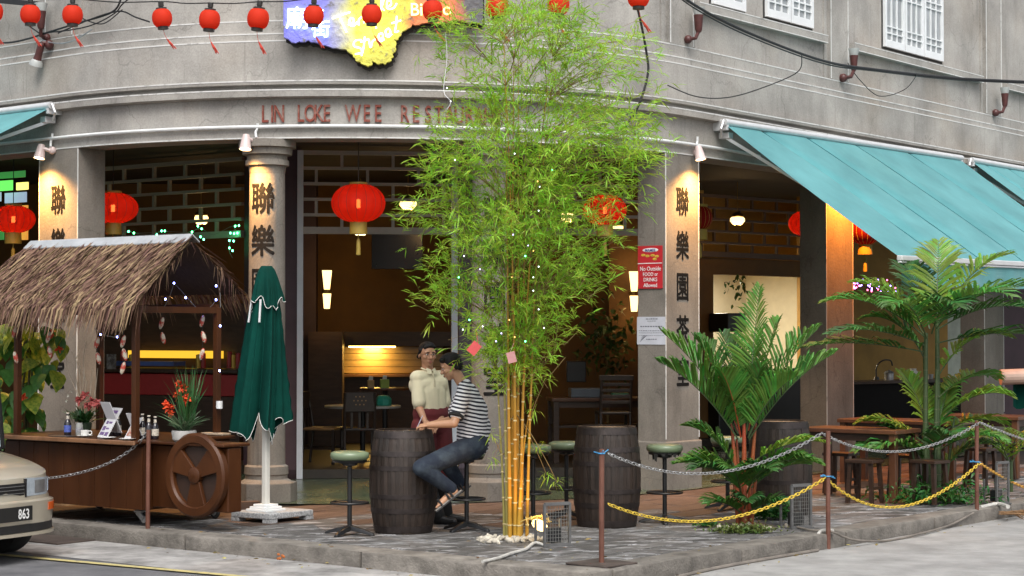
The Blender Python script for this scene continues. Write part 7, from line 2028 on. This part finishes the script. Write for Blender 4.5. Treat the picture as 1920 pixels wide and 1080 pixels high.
# things at the right edge: steel drum lid and green cloth
mb = MB(); p = at(1905, 700, 24.5); mb.tube([p + Vector((-.2, 0, -.05)), p + Vector((.6, 0, -.02))], .10, 16); tag(P('rolled_mat', mb, M('pinkish_roll', (.42, .30, .24), .6)), 'pinkish rolled mat at the right edge beyond the taller palm', 'roll')
mb = MB(); vs = []; 
for i in range(8):
    for j in range(5): vs.append((at(1895 + i * 8, 0, 24.6).x, 24.6 + .06 * math.sin(i * 1.3), at(1900, 690 + j * 18 + 6 * math.sin(i), 24.6).z))
mb.add(vs, [(i * 5 + j, (i + 1) * 5 + j, (i + 1) * 5 + j + 1, i * 5 + j + 1) for i in range(7) for j in range(4)]); tag(P('green_cloth', mb, GREENC, smooth=True), 'dark green cloth draped at the right edge of the picture', 'cloth')
# lean-to board at the left edge
p = at(6, 770, 18.2); o = E('menu_board', 'bright blue-white menu board in a dark frame leaning at the left edge', 'board', (p.x, p.y, 0))
T = TR((p.x - .22, p.y, .78), rad(-20)) @ Matrix.Rotation(rad(-6), 4, 'Y')
mb = MB(); mb.box((0, 0, .24), (.48, .02, .66), 0, T); P('printed_face', mb, M('pale_blue_print', (.48, .60, .68), .4, var=.1, scale=3), o)
mb = MB()
for a, b in (((-.25, 0, -.1), (-.25, 0, .58)), ((.25, 0, -.1), (.25, 0, .58)), ((-.25, 0, .58), (.25, 0, .58)), ((-.25, 0, -.1), (.25, 0, -.1))): mb.bar(a, b, .03, .03, M=T)
for x in (-.2, .2): mb.bar((x, 0, -.1), (x, .1, -.8), .03, .03, M=T)
P('frame', mb, BLACKP, o)
# ------------------------------------------------------------------ people
def blob(name, prims, voxel, mat, par, smooth_it=4, **kw):
    """one continuous skin over tapering limbs: ('c', p0, p1, r0, r1) and ('e', centre, radii, rotation)"""
    mb = MB()
    for pr in prims:
        if pr[0] == 'c':
            p0, p1, r0, r1 = Vector(pr[1]), Vector(pr[2]), pr[3], pr[4]
            d = p1 - p0; L = max(d.length, 1e-5); u = d / L
            pts, rs = [], []
            for k in range(5): a = -PI / 2 + PI / 2 * (k + .001) / 4; pts.append(p0 + u * r0 * math.sin(a)); rs.append(max(r0 * math.cos(a), 1e-4))
            for k in range(5): a = PI / 2 * (k) / 4 * .999; pts.append(p1 + u * r1 * math.sin(a)); rs.append(max(r1 * math.cos(a), 1e-4))
            mb.tube(pts, rs, 16)
        else:
            mb.ell(Vector(pr[1]), pr[2], 20, 14, pr[3] if len(pr) > 3 else None)
    tmp = P('tmp', mb, mat)
    m = tmp.modifiers.new('r', 'REMESH'); m.mode = 'VOXEL'; m.voxel_size = voxel
    s_ = tmp.modifiers.new('s', 'SMOOTH'); s_.iterations = smooth_it; s_.factor = .5
    dg = bpy.context.evaluated_depsgraph_get(); dg.update()
    me = bpy.data.meshes.new_from_object(tmp.evaluated_get(dg))
    out = MB(); out.v = [tuple(v.co) for v in me.vertices]; out.f = [tuple(p.vertices) for p in me.polygons]
    bpy.data.meshes.remove(me); bpy.data.objects.remove(tmp)
    return P(name, out, mat, par, smooth=True, ang=0, **kw)
SKIN = M('tan_skin', (.42, .215, .125), .5, var=.08, scale=9, bump=.05, bscale=160)
SKIN.node_tree.nodes['Principled BSDF'].inputs['Subsurface Weight'].default_value = .08
SKIN.node_tree.nodes['Principled BSDF'].inputs['Subsurface Radius'].default_value = (.02, .008, .004)
SKIN2 = M('fair_tan_skin', (.45, .245, .145), .5, var=.08, scale=9, bump=.05, bscale=160)
HAIR = M('black_hair', (.006, .0055, .0055), .6, var=.4, scale=60, bump=.6, bscale=120, spec=.25)
def head_prims(c, f, tilt):
    """c: skull centre; f: facing (unit, horizontal); tilt: nod in radians"""
    r = Vector((f.y, -f.x, 0)); up = Vector((0, 0, 1))
    fw_ = (f * math.cos(tilt) - up * math.sin(tilt)).normalized(); u2 = (up * math.cos(tilt) + f * math.sin(tilt)).normalized()
    R = Matrix(((r.x, fw_.x, u2.x, 0), (r.y, fw_.y, u2.y, 0), (r.z, fw_.z, u2.z, 0), (0, 0, 0, 1)))
    X = lambda a, b, c_: c + r * a + fw_ * b + u2 * c_
    pr = [('e', X(0, -.005, .025), (.074, .094, .088), R), ('e', X(0, .022, -.035), (.062, .072, .075), R), ('e', X(0, .05, -.088), (.034, .034, .026), R), ('e', X(0, .03, -.07), (.05, .05, .036), R),
          ('c', X(0, .082, .015), X(0, .104, -.022), .010, .015), ('e', X(.014, .09, -.026), (.011, .012, .009), R), ('e', X(-.014, .09, -.026), (.011, .012, .009), R),
          ('c', X(-.045, .072, .026), X(.045, .072, .026), .012, .012), ('e', X(.04, .06, -.02), (.025, .026, .022), R), ('e', X(-.04, .06, -.02), (.025, .026, .022), R),
          ('c', X(-.02, .087, -.053), X(.02, .087, -.053), .008, .008), ('c', X(-.017, .084, -.064), X(.017, .084, -.064), .009, .009),
          ('e', X(.078, -.01, -.005), (.011, .022, .034), R), ('e', X(-.078, -.01, -.005), (.011, .022, .034), R)]
    return pr, X, R
def face_parts(par, X, R, glasses=False):
    EW, ED = M('eye_white', (.6, .57, .53), .3), M('dark_iris', (.015, .01, .008), .2)
    LIP = M('lip', (.30, .10, .075), .5)
    for sg in (-1, 1):
        mb = MB(); mb.ell(X(sg * .031, .078, .008), (.014, .007, .0065), 12, 8, R); P('eye', mb, EW, par, smooth=True)
        mb = MB(); mb.ell(X(sg * .031, .0825, .008), (.006, .004, .006), 10, 6, R); P('iris', mb, ED, par, smooth=True)
        mb = MB(); mb.tube([X(sg * .014, .088, .026), X(sg * .03, .088, .031), X(sg * .05, .076, .027)], [.0035, .004, .002], 6); P('eyebrow', mb, HAIR, par, smooth=True)
    mb = MB(); mb.tube([X(-.022, .088, -.056), X(0, .097, -.054), X(.022, .088, -.056)], [.003, .006, .003], 6); mb.tube([X(-.018, .086, -.064), X(0, .094, -.065), X(.018, .086, -.064)], [.003, .0065, .003], 6); P('lips', mb, LIP, par, smooth=True)
    if glasses:
        mb = MB()
        for sg in (-1, 1):
            cx = sg * .034; pts = [X(cx + .025 * math.cos(a), .098 - .006 * abs(math.cos(a)), .004 + .017 * math.sin(a)) for a in [2 * PI * k / 16 for k in range(17)]]
            mb.tube(pts, .0013, 5, cap=False); mb.tube([X(sg * .058, .094, .008), X(sg * .078, .05, .008), X(sg * .08, -.01, .004)], .0014, 5)
        mb.tube([X(-.01, .10, .008), X(.01, .10, .008)], .0022, 5); P('spectacles', mb, M('thin_dark_frame', (.05, .04, .035), .3, metal=.5), par)
def hand_prims(wr, tip_dir, palm_n, s=1.0, curl=.6):
    """palm and five separate bent fingers; tip_dir: from the wrist to the knuckles; palm_n: direction the palm faces"""
    d = Vector(tip_dir).normalized(); n = Vector(palm_n); n = (n - d * n.dot(d)).normalized(); t = d.cross(n)
    pr = []
    for k in range(4): 
        o = (k - 1.5) * .021 * s
        pr.append(('c', Vector(wr) + d * .015 + t * o * .6, Vector(wr) + d * .082 * s + t * o, .0125 * s, .0115 * s))
    for k, L in enumerate((.066, .076, .07, .056)):
        o = (k - 1.5) * .0225 * s; a = Vector(wr) + d * .084 * s + t * o
        b = a + (d * math.cos(curl * .5) + n * math.sin(curl * .5)).normalized() * L * .5 * s; c = b + (d * math.cos(curl * 1.5) + n * math.sin(curl * 1.5)).normalized() * L * .5 * s
        pr += [('c', a, b, .0092 * s, .0084 * s), ('c', b, c, .0084 * s, .0068 * s)]
    a = Vector(wr) + d * .025 * s - t * .026 * s; b = a + (d * .7 - t * .5 + n * .5).normalized() * .042 * s; c = b + (d * .9 + n * .5 + t * .1).normalized() * .034 * s
    pr += [('c', a, b, .0125 * s, .010 * s), ('c', b, c, .0096 * s, .0072 * s)]
    return pr
def stripes():
    m = bpy.data.materials.new('black_white_striped_cotton'); m.use_nodes = True
    t = m.node_tree; L = t.links; b = t.nodes['Principled BSDF']; b.inputs['Roughness'].default_value = .85
    tc = _n(t, 'ShaderNodeTexCoord'); mp = _n(t, 'ShaderNodeMapping'); mp.inputs['Rotation'].default_value = (0, rad(-9), 0); L.new(tc.outputs['Object'], mp.inputs['Vector'])
    nz = _n(t, 'ShaderNodeTexNoise', Scale=3.5, Detail=2.0); L.new(tc.outputs['Object'], nz.inputs['Vector'])
    sp = _n(t, 'ShaderNodeSeparateXYZ'); L.new(mp.outputs[0], sp.inputs[0])
    ma = _n(t, 'ShaderNodeMath', operation='MULTIPLY_ADD'); L.new(nz.outputs['Fac'], ma.inputs[0]); ma.inputs[1].default_value = .05; L.new(sp.outputs['Z'], ma.inputs[2])
    mu = _n(t, 'ShaderNodeMath', operation='MULTIPLY'); mu.inputs[1].default_value = 1 / .0335; L.new(ma.outputs[0], mu.inputs[0])
    fr = _n(t, 'ShaderNodeMath', operation='FRACT'); L.new(mu.outputs[0], fr.inputs[0])
    gt = _n(t, 'ShaderNodeMath', operation='GREATER_THAN'); gt.inputs[1].default_value = .52; L.new(fr.outputs[0], gt.inputs[0])
    mx = _n(t, 'ShaderNodeMix', data_type='RGBA'); L.new(gt.outputs[0], mx.inputs[0]); mx.inputs[6].default_value = (.66, .66, .68, 1); mx.inputs[7].default_value = (.018, .018, .03, 1)
    L.new(mx.outputs[2], b.inputs['Base Color'])
    n2 = _n(t, 'ShaderNodeTexNoise', Scale=14.0, Detail=3.0); L.new(tc.outputs['Object'], n2.inputs['Vector'])
    bp = _n(t, 'ShaderNodeBump', Strength=.5, Distance=.02); L.new(n2.outputs['Fac'], bp.inputs['Height']); L.new(bp.outputs[0], b.inputs['Normal'])
    return m
STRIPE = stripes()
DENIM = M('washed_blue_denim', (.010, .018, .036), .9, col2=(.075, .10, .12), thr=(.45, .9), scale=5.5, bump=.35, bscale=28)
BLKCL = M('black_cloth', (.012, .012, .013), .85, var=.3)
# --- the seated man (faces left, his left side to the camera)
A = at
sm = E('person', 'man in black and white striped T-shirt and jeans sitting on a stool, writing', 'person', (-.42, 17.40, 0))
fdir = Vector((-1, -.05, 0)).normalized()
hp, HX, HR = head_prims(A(846, 687, 17.36), fdir, rad(24))
lsh, rsh = A(871, 731, 17.20), A(872, 730, 17.54)
lel, lwr = A(851, 794, 17.05), A(803, 797, 17.10)
rel, rwr = A(846, 788, 17.56), A(806, 796, 17.30)
hipL, hipR = A(884, 838, 17.28), A(884, 838, 17.48)
knL, anL = Vector((-.80, 16.86, .605)), A(845, 916, 17.03)
knR, anR = Vector((-.63, 17.66, .63)), A(862, 905, 17.52)
nb0 = A(871, 716, 17.37)
body = hp + [('c', A(869, 722, 17.37), A(853, 697, 17.36), .052, .050), ('c', A(882, 750, 17.29), A(882, 750, 17.45), .08, .08), ('c', A(884, 755, 17.37), A(884, 830, 17.38), .105, .115), ('c', hipL, hipR, .11, .11),
             ('c', lsh, lel, .046, .040), ('c', lel, lwr, .040, .026), ('c', rsh, rel, .046, .04), ('c', rel, rwr, .04, .026),
             ('c', hipL, knL, .085, .058), ('c', knL, anL, .055, .036), ('c', hipR, knR, .085, .058), ('c', knR, anR, .055, .036)]
body += hand_prims(lwr, A(783, 799, 17.12) - lwr, Vector((0, .35, -1)), .92, .85) + hand_prims(rwr, A(790, 800, 17.24) - rwr, Vector((0, -.5, -1)), .92, 1.0)
# bare feet in sandals
ftL, ftR = A(826, 944, 16.98), A(878, 938, 17.50)
body += [('c', anL, A(852, 922, 17.03), .038, .034), ('c', A(850, 922, 17.03), ftL, .036, .030), ('c', anR, A(866, 912, 17.52), .036, .034)]
body += [('c', ftL + Vector((.0, (k - 1.5) * .019, -.006 * k * 0)), ftL + Vector((-.035, (k - 1.5) * .021, -.032)), .013, .011) for k in range(4)]
body += [('c', A(866, 912, 17.52), A(840, 930, 17.48), .034, .026)]
blob('body', body, .0055, SKIN2, sm, 3)
face_parts(sm, HX, HR)
hair = [('e', HX(0, -.022, .046), (.083, .092, .078), HR), ('e', HX(0, -.062, .0), (.07, .052, .07), HR), ('c', HX(-.05, .052, .085), HX(.05, .052, .085), .028, .028), ('c', HX(-.076, .01, .03), HX(-.07, -.04, -.03), .014, .02), ('c', HX(.076, .01, .03), HX(.07, -.04, -.03), .014, .02), ('e', HX(0, .0, .09), (.062, .075, .04), HR)]
blob('hair', hair, .006, HAIR, sm, 2)
shirt = [('c', A(880, 742, 17.25), A(880, 742, 17.49), .098, .098), ('c', A(886, 760, 17.28), A(886, 760, 17.47), .118, .118), ('c', A(886, 770, 17.31), A(885, 826, 17.32), .142, .142), ('c', A(886, 770, 17.44), A(885, 826, 17.44), .142, .142), ('c', A(890, 800, 17.38), A(890, 832, 17.38), .15, .135),
         ('c', A(875, 730, 17.37), A(871, 722, 17.37), .085, .066), ('c', lsh, lsh.lerp(lel, .70), .068, .070), ('c', rsh, rsh.lerp(rel, .70), .068, .070), ('c', A(872, 729, 17.3), A(872, 729, 17.46), .075, .075)]
blob('striped_shirt', shirt, .008, STRIPE, sm, 5)
mb = MB(); cA = lsh.lerp(lel, .79); dA = (lel - lsh).normalized(); mb.tube([cA - dA * .012, cA + dA * .012], [.071, .070], 18); P('sleeve_band', mb, BLKCL, sm, smooth=True)
jeans = [('c', hipL, hipR, .125, .125), ('c', hipL + Vector((.03, 0, .03)), hipR + Vector((.03, 0, .03)), .125, .125), ('c', hipL, hipL.lerp(knL, .5), .112, .098), ('c', hipL.lerp(knL, .5), knL, .098, .082), ('c', knL, knL.lerp(anL, .45), .080, .070), ('c', knL.lerp(anL, .45), anL, .070, .060), ('c', hipR, knR, .11, .082), ('c', knR, anR, .078, .058)]
blob('jeans', jeans, .008, DENIM, sm, 4)
SOLE, STRAP = M('pale_sandal_edge', (.20, .18, .16), .6), M('black_sandal_strap', (.014, .013, .013), .4)
for (h_, t_, nm) in ((A(864, 918, 17.03), A(815, 957, 16.97), 'sandal'), (A(880, 908, 17.52), A(842, 936, 17.47), 'sandal')):
    d = (t_ - h_).normalized(); n_ = Vector((0, -1, 0)).cross(d); n_ = n_ if n_.z < 0 else -n_
    mb = MB(); mb.bar(h_ + n_ * .008, t_ + n_ * .008, .082, .016, up=n_); so = P(nm, mb, SOLE, sm, bev=.006)
    mb = MB(); mb.bar(h_ + n_ * .018, t_ + n_ * .018, .086, .012, up=n_)
    for s_ in (.30, .42, .72): 
        c_ = h_.lerp(t_, s_); mb.tube([c_ + Vector((0, -.045, 0)) + n_ * .005, c_ - n_ * .058 + Vector((0, -.030, 0)), c_ - n_ * .066, c_ - n_ * .058 + Vector((0, .030, 0)), c_ + Vector((0, .045, 0)) + n_ * .005], .011, 6)
    P('sandal_strap', mb, STRAP, so, smooth=True)
pen = A(782, 798, 17.12); mb = MB(); mb.tube([pen + Vector((0, 0, -.02)), pen + Vector((.05, -.02, .09))], .0045, 6); tag(P('pen', mb, M('white_blue_pen', (.45, .45, .55), .3)), 'slim pale pen held in the writing hand over the barrel', 'pen')

# --- the standing waiter
wt = E('person', 'waiter with glasses in a cream polo shirt and long maroon apron standing behind the barrel', 'person', (-.74, 17.98, 0))
WY = 17.98
bf = Vector((.62, -.78, 0)).normalized(); br = Vector((bf.y, -bf.x, 0))
hp, HX, HR = head_prims(A(801, 664, WY - .02), Vector((.42, -.9, 0)).normalized(), rad(8))
cx = A(805, 720, WY)
rsh, lsh = A(782, 708, WY - .10), A(827, 708, WY + .14)
rel, rwr = A(786, 764, WY - .16), A(797, 790, WY - .27)
lel, lwr = A(834, 764, WY + .08), A(822, 796, WY - .12)
hipc = A(809, 800, WY)
hipR, hipL = hipc + br * .09, hipc - br * .09
knR, knL = Vector((hipR.x + .02, hipR.y - .02, .49)), Vector((hipL.x + .02, hipL.y - .02, .49))
anR, anL = Vector((A(822, 960, WY).x, WY - .06, .09)), Vector((A(826, 960, WY).x + .05, WY + .14, .09))
body = hp + [('c', A(802, 702, WY), A(801, 678, WY - .02), .056, .052), ('c', A(804, 724, WY) + br * .08, A(804, 724, WY) - br * .08, .075, .075), ('c', A(804, 730, WY), hipc, .09, .10), ('c', hipR, hipL, .10, .10),
             ('c', rsh, rel, .047, .038), ('c', rel, rwr, .037, .025), ('c', lsh, lel, .047, .038), ('c', lel, lwr, .037, .025),
             ('c', hipR, knR, .08, .055), ('c', knR, anR, .052, .036), ('c', hipL, knL, .08, .055), ('c', knL, anL, .052, .036)]
body += hand_prims(rwr, Vector((.06, -.06, -.05)), Vector((.2, .4, -1)), .9, .5) + hand_prims(lwr, Vector((-.3, -.5, -.3)), Vector((0, 0, -1)), .9, .5)
blob('body', body, .006, SKIN, wt, 3)
face_parts(wt, HX, HR, True)
hair = [('e', HX(0, -.018, .042), (.077, .090, .076), HR), ('e', HX(0, -.055, .0), (.067, .05, .075), HR), ('c', HX(-.05, .058, .076), HX(.0, .066, .088), .014, .018), ('c', HX(.0, .066, .088), HX(.052, .056, .07), .018, .013), ('c', HX(-.078, .015, .04), HX(-.074, -.03, -.03), .013, .02), ('c', HX(.078, .015, .04), HX(.074, -.03, -.03), .013, .02), ('e', HX(.0, .01, .085), (.058, .072, .036), HR)]
blob('hair', hair, .006, HAIR, wt, 2)
CREAM = M('cream_polo_cotton', (.62, .57, .40), .85, var=.06, scale=5, bump=.35, bscale=16)
shirt = [('c', A(803, 722, WY) + br * .11, A(803, 722, WY) - br * .11, .098, .098), ('c', A(804, 735, WY) + br * .06, A(807, 768, WY) + br * .06, .112, .108), ('c', A(804, 735, WY) - br * .06, A(807, 768, WY) - br * .06, .112, .108), ('c', A(804, 730, WY), A(807, 768, WY), .118, .112), ('c', A(802, 703, WY), A(802, 712, WY), .066, .085),
         ('c', rsh, rsh.lerp(rel, .82), .060, .066), ('c', lsh, lsh.lerp(lel, .82), .060, .066), ('c', rsh, lsh, .07, .07)]
blob('polo_shirt', shirt, .008, CREAM, wt, 5)
mb = MB(); c_ = A(801.5, 693, WY - .005)
pts = []
for k in range(19):
    a = -PI * .42 + (2 * PI - PI * .16) * 0 + 2 * PI * k / 18; pts.append((c_ + Vector((.060 * math.cos(a), .060 * math.sin(a), .012 - .022 * max(0, Vector((math.cos(a), math.sin(a), 0)).dot(bf))))))
mb.tube(pts, [.007] * 19, 6); 
for sg in (-1, 1): mb.add([c_ + bf * .068 + br * .005 * sg + Vector((0, 0, .0)), c_ + bf * .05 + br * .05 * sg + Vector((0, 0, .02)), c_ + bf * .075 + br * .055 * sg + Vector((0, 0, -.035)), c_ + bf * .09 + br * .012 * sg + Vector((0, 0, -.04))], [(0, 1, 2, 3)])
P('collar', mb, CREAM, wt, smooth=True)
mb = MB(); mb.tube([c_ + bf * .085 + Vector((0, 0, -.03)), c_ + bf * .112 + Vector((.0, 0, -.10)), c_ + bf * .118 + Vector((0, 0, -.16))], .006, 5); P('placket', mb, M('tan_placket', (.45, .40, .27), .8), wt)
MARO = M('maroon_apron_cloth', (.105, .010, .013), .8, var=.2, scale=5, bump=.25, bscale=14)
apr = [('c', A(808, 776, WY) + br * .07, A(808, 776, WY) - br * .07, .118, .118), ('c', hipc + br * .08, hipc - br * .08, .128, .128), ('c', hipc + br * .09, Vector((hipc.x + br.x * .10 + .02, hipc.y + br.y * .10, .44)), .122, .12), ('c', hipc - br * .09, Vector((hipc.x - br.x * .10 + .02, hipc.y - br.y * .10, .44)), .122, .12)]
blob('apron', apr, .009, MARO, wt, 4)
tr = [('c', Vector((hipR.x, hipR.y, .5)), anR, .08, .062), ('c', Vector((hipL.x, hipL.y, .5)), anL, .08, .062)]
blob('trousers', tr, .009, BLKCL, wt, 3)
SHOE = M('black_shoe_leather', (.012, .012, .013), .4, var=.2)
for an, dd in ((anR, Vector((.9, -.35, 0))), (anL, Vector((.95, -.2, 0)))):
    dd.normalize(); b0 = Vector((an.x, an.y, 0))
    blob('shoe', [('c', b0 - dd * .03 + Vector((0, 0, .05)), b0 + dd * .06 + Vector((0, 0, .045)), .046, .042), ('c', b0 + dd * .06 + Vector((0, 0, .04)), b0 + dd * .16 + Vector((0, 0, .034)), .042, .032), ('c', b0 + Vector((0, 0, .05)), b0 + Vector((0, 0, .10)), .045, .045)], .008, SHOE, wt, 2)

# ------------------------------------------------------------------ the car at the left edge
GOLDP = M('champagne_car_paint', (.50, .45, .36), .3, metal=.45, var=.05, scale=3, coat=.8)
car = E('parked_car', 'champagne coloured saloon car cut by the left edge, nose towards the corner', 'car', (-4.19, 15.86, ROADZ), rad(148.5))
CDK, CGL = M('black_car_trim', (.012, .012, .013), .4), M('tinted_car_glass', (.02, .024, .025), .05, spec=.8)
def outline(inset, n=72, L=4.35, W=.845):
    pts = []
    for k in range(n):
        a = 2 * PI * k / n
        ca, sa_ = math.cos(a), math.sin(a)
        ex = .30 if ca < 0 else .26
        x = math.copysign(abs(ca) ** ex, ca); y = math.copysign(abs(sa_) ** .38, sa_)
        # front (x<0 side of the curve) bows forward in the middle
        X_ = L / 2 + x * (L / 2 - inset) + (.10 * (y ** 2) if ca < 0 else 0) * (1 if ca < 0 else 0)
        pts.append((X_, y * (W - inset)))
    return pts
hood = lambda x: .70 + .20 * min(1, max(0, x / 1.15)) ** .8 if x < 3.3 else .90 - .06 * (x - 3.3)
levels = [(.23, .09), (.255, .02), (.34, .0), (.46, -.012), (.515, -.01), (.53, .02), (.60, .032), (.665, .036)]
n = 72; vs, fc = [], []
for z, ins in levels: vs += [(x, y, z) for x, y in outline(ins)]
for k, (ins, dz) in enumerate(((.045, 0), (.08, .02), (.22, .04), (.50, .055))):
    vs += [(x, y, hood(x) + dz - .0 * k) for x, y in outline(ins)]
nr = len(levels) + 4
for j in range(nr - 1):
    for i in range(n): fc.append((j * n + i, j * n + (i + 1) % n, (j + 1) * n + (i + 1) % n, (j + 1) * n + i))
fc.append(tuple((nr - 1) * n + i for i in range(n))); fc.append(tuple(range(n - 1, -1, -1)))
mb = MB(); mb.add(vs, fc); P('body', mb, GOLDP, car, smooth=True, local=True, ang=28)
vs, fc = [], []
for z, x0, x1, w_ in ((.93, 1.15, 3.75, .74), (1.15, 1.55, 3.45, .68), (1.36, 1.95, 3.1, .58), (1.40, 2.1, 2.95, .52)):
    vs += [(x0, -w_, z), (x1, -w_, z), (x1, w_, z), (x0, w_, z)]
for j in range(3):
    for i in range(4): fc.append((j * 4 + i, j * 4 + (i + 1) % 4, (j + 1) * 4 + (i + 1) % 4, (j + 1) * 4 + i))
fc.append((12, 13, 14, 15)); mb = MB(); mb.add(vs, fc); P('cabin', mb, CGL, car, local=True, bev=.03)
mb = MB(); mb.box((2.55, 0, 1.405), (1.0, 1.08, .03)); P('roof', mb, GOLDP, car, local=True, bev=.012)
def fx(y, ins=0.0):
    """front surface x at lateral y"""
    o_ = sorted([(p[1], p[0]) for p in outline(ins, 400) if p[0] < 2.0]); return float(np.interp(y, [a for a, _ in o_], [b for _, b in o_]))
def front_patch(y0, y1, z0, z1, ins, proud, mat, name, m=8, taper=0.0, par=car):
    vs, fc = [], []
    for j in range(2):
        for i in range(m + 1):
            y = lerp(y0, y1, i / m); zt = lerp(z0, z1, j) + (taper * (i / m) if j else 0)
            x = fx(y, ins); vs.append((x - proud, y, zt)); 
    for j in range(2):
        for i in range(m + 1):
            y = lerp(y0, y1, i / m); zt = lerp(z0, z1, j) + (taper * (i / m) if j else 0); vs.append((fx(y, ins) + .03, y, zt))
    w_ = m + 1
    for i in range(m):
        fc += [(i, i + 1, w_ + i + 1, w_ + i), (w_ + i, w_ + i + 1, 3 * w_ + i + 1, 3 * w_ + i), (2 * w_ + i, 2 * w_ + i + 1, i + 1, i)]
    fc += [(0, w_, 3 * w_, 2 * w_), (m, 2 * w_ + m, 3 * w_ + m, w_ + m)]
    mb = MB(); mb.add(vs, fc); return P(name, mb, mat, par, local=True, smooth=True)
HLG = M('headlight_glass', (.34, .38, .42), .08, var=.2, scale=12, spec=.8, coat=.6)
for sg in (-1, 1):
    hl = front_patch(sg * .24, sg * .825, .562, .715, .035, .012, HLG, 'headlight', 12, -.02)
    for yy, mt_ in ((.42, STEEL), (.66, M('pale_blue_lamp_glass', (.55, .62, .70), .1, coat=.5))): front_patch(sg * (yy - .08), sg * (yy + .08), .585, .69, .034, .0135, mt_, 'reflector', 5, 0, hl)
    front_patch(sg * .222, sg * .236, .555, .71, .035, .014, CDK, 'headlight_rim', 2, 0, hl)
    front_patch(sg * .50, sg * .80, .43, .495, -.012, .006, M('orange_indicator', (.60, .10, .015), .2, coat=.5), 'indicator', 6)
front_patch(-.215, .215, .565, .675, .036, .004, CDK, 'grille', 8)
for k in range(3): front_patch(-.21, .21, .588 + k * .03, .594 + k * .03, .034, .012, GREYM, 'grille_bar', 8)
front_patch(-.62, .62, .265, .33, .0, .004, CDK, 'lower_intake', 10)
front_patch(-.80, .80, .235, .262, .0, .03, GOLDP, 'bumper_lip', 16)
pl_ = front_patch(-.26, .26, .365, .485, -.012, .012, M('black_number_plate', (.012, .012, .012), .35), 'number_plate', 4)
T = Matrix(((0, 0, -1, fx(-.16, -.012) - .0135), (-1, 0, 0, -.155), (0, 1, 0, .425), (0, 0, 0, 1)))
mb = MB(); mb.add(*text('863', .115, .001, .012, .72, spc=1.05), T); P('plate_digits', mb, M('white_plate_print', (.75, .75, .74), .4), pl_, local=True)
for x in (.80, 3.55):
    for sg in (-1, 1):
        T = Matrix.Translation((x, sg * .71, .30)) @ Matrix.Rotation(PI / 2, 4, 'X')
        mb = MB(); mb.lathe([(.19, -.09), (.29, -.10), (.302, -.07), (.302, .07), (.29, .10), (.19, .09)], 36, (0, 0, 0), T, cap=False); wh = P('wheel', mb, TYREB, car, local=True, smooth=True)
        mb = MB(); mb.lathe([(0, -.06), (.19, -.085), (.19, .085), (0, .06)], 28, (0, 0, 0), T); P('wheel_rim', mb, STEEL, wh, local=True)
        mb = MB(); mb.lathe([(0, -.137), (.335, -.137), (.335, .135), (0, .135)], 32, (0, 0, 0), T @ Matrix.Translation((0, .0, 0))); 
bpy.data.objects.remove(_to)
for o in SC.objects: 
    if o.type == 'MESH' and o.name.startswith('tmp'): print('LEFT', o.name)
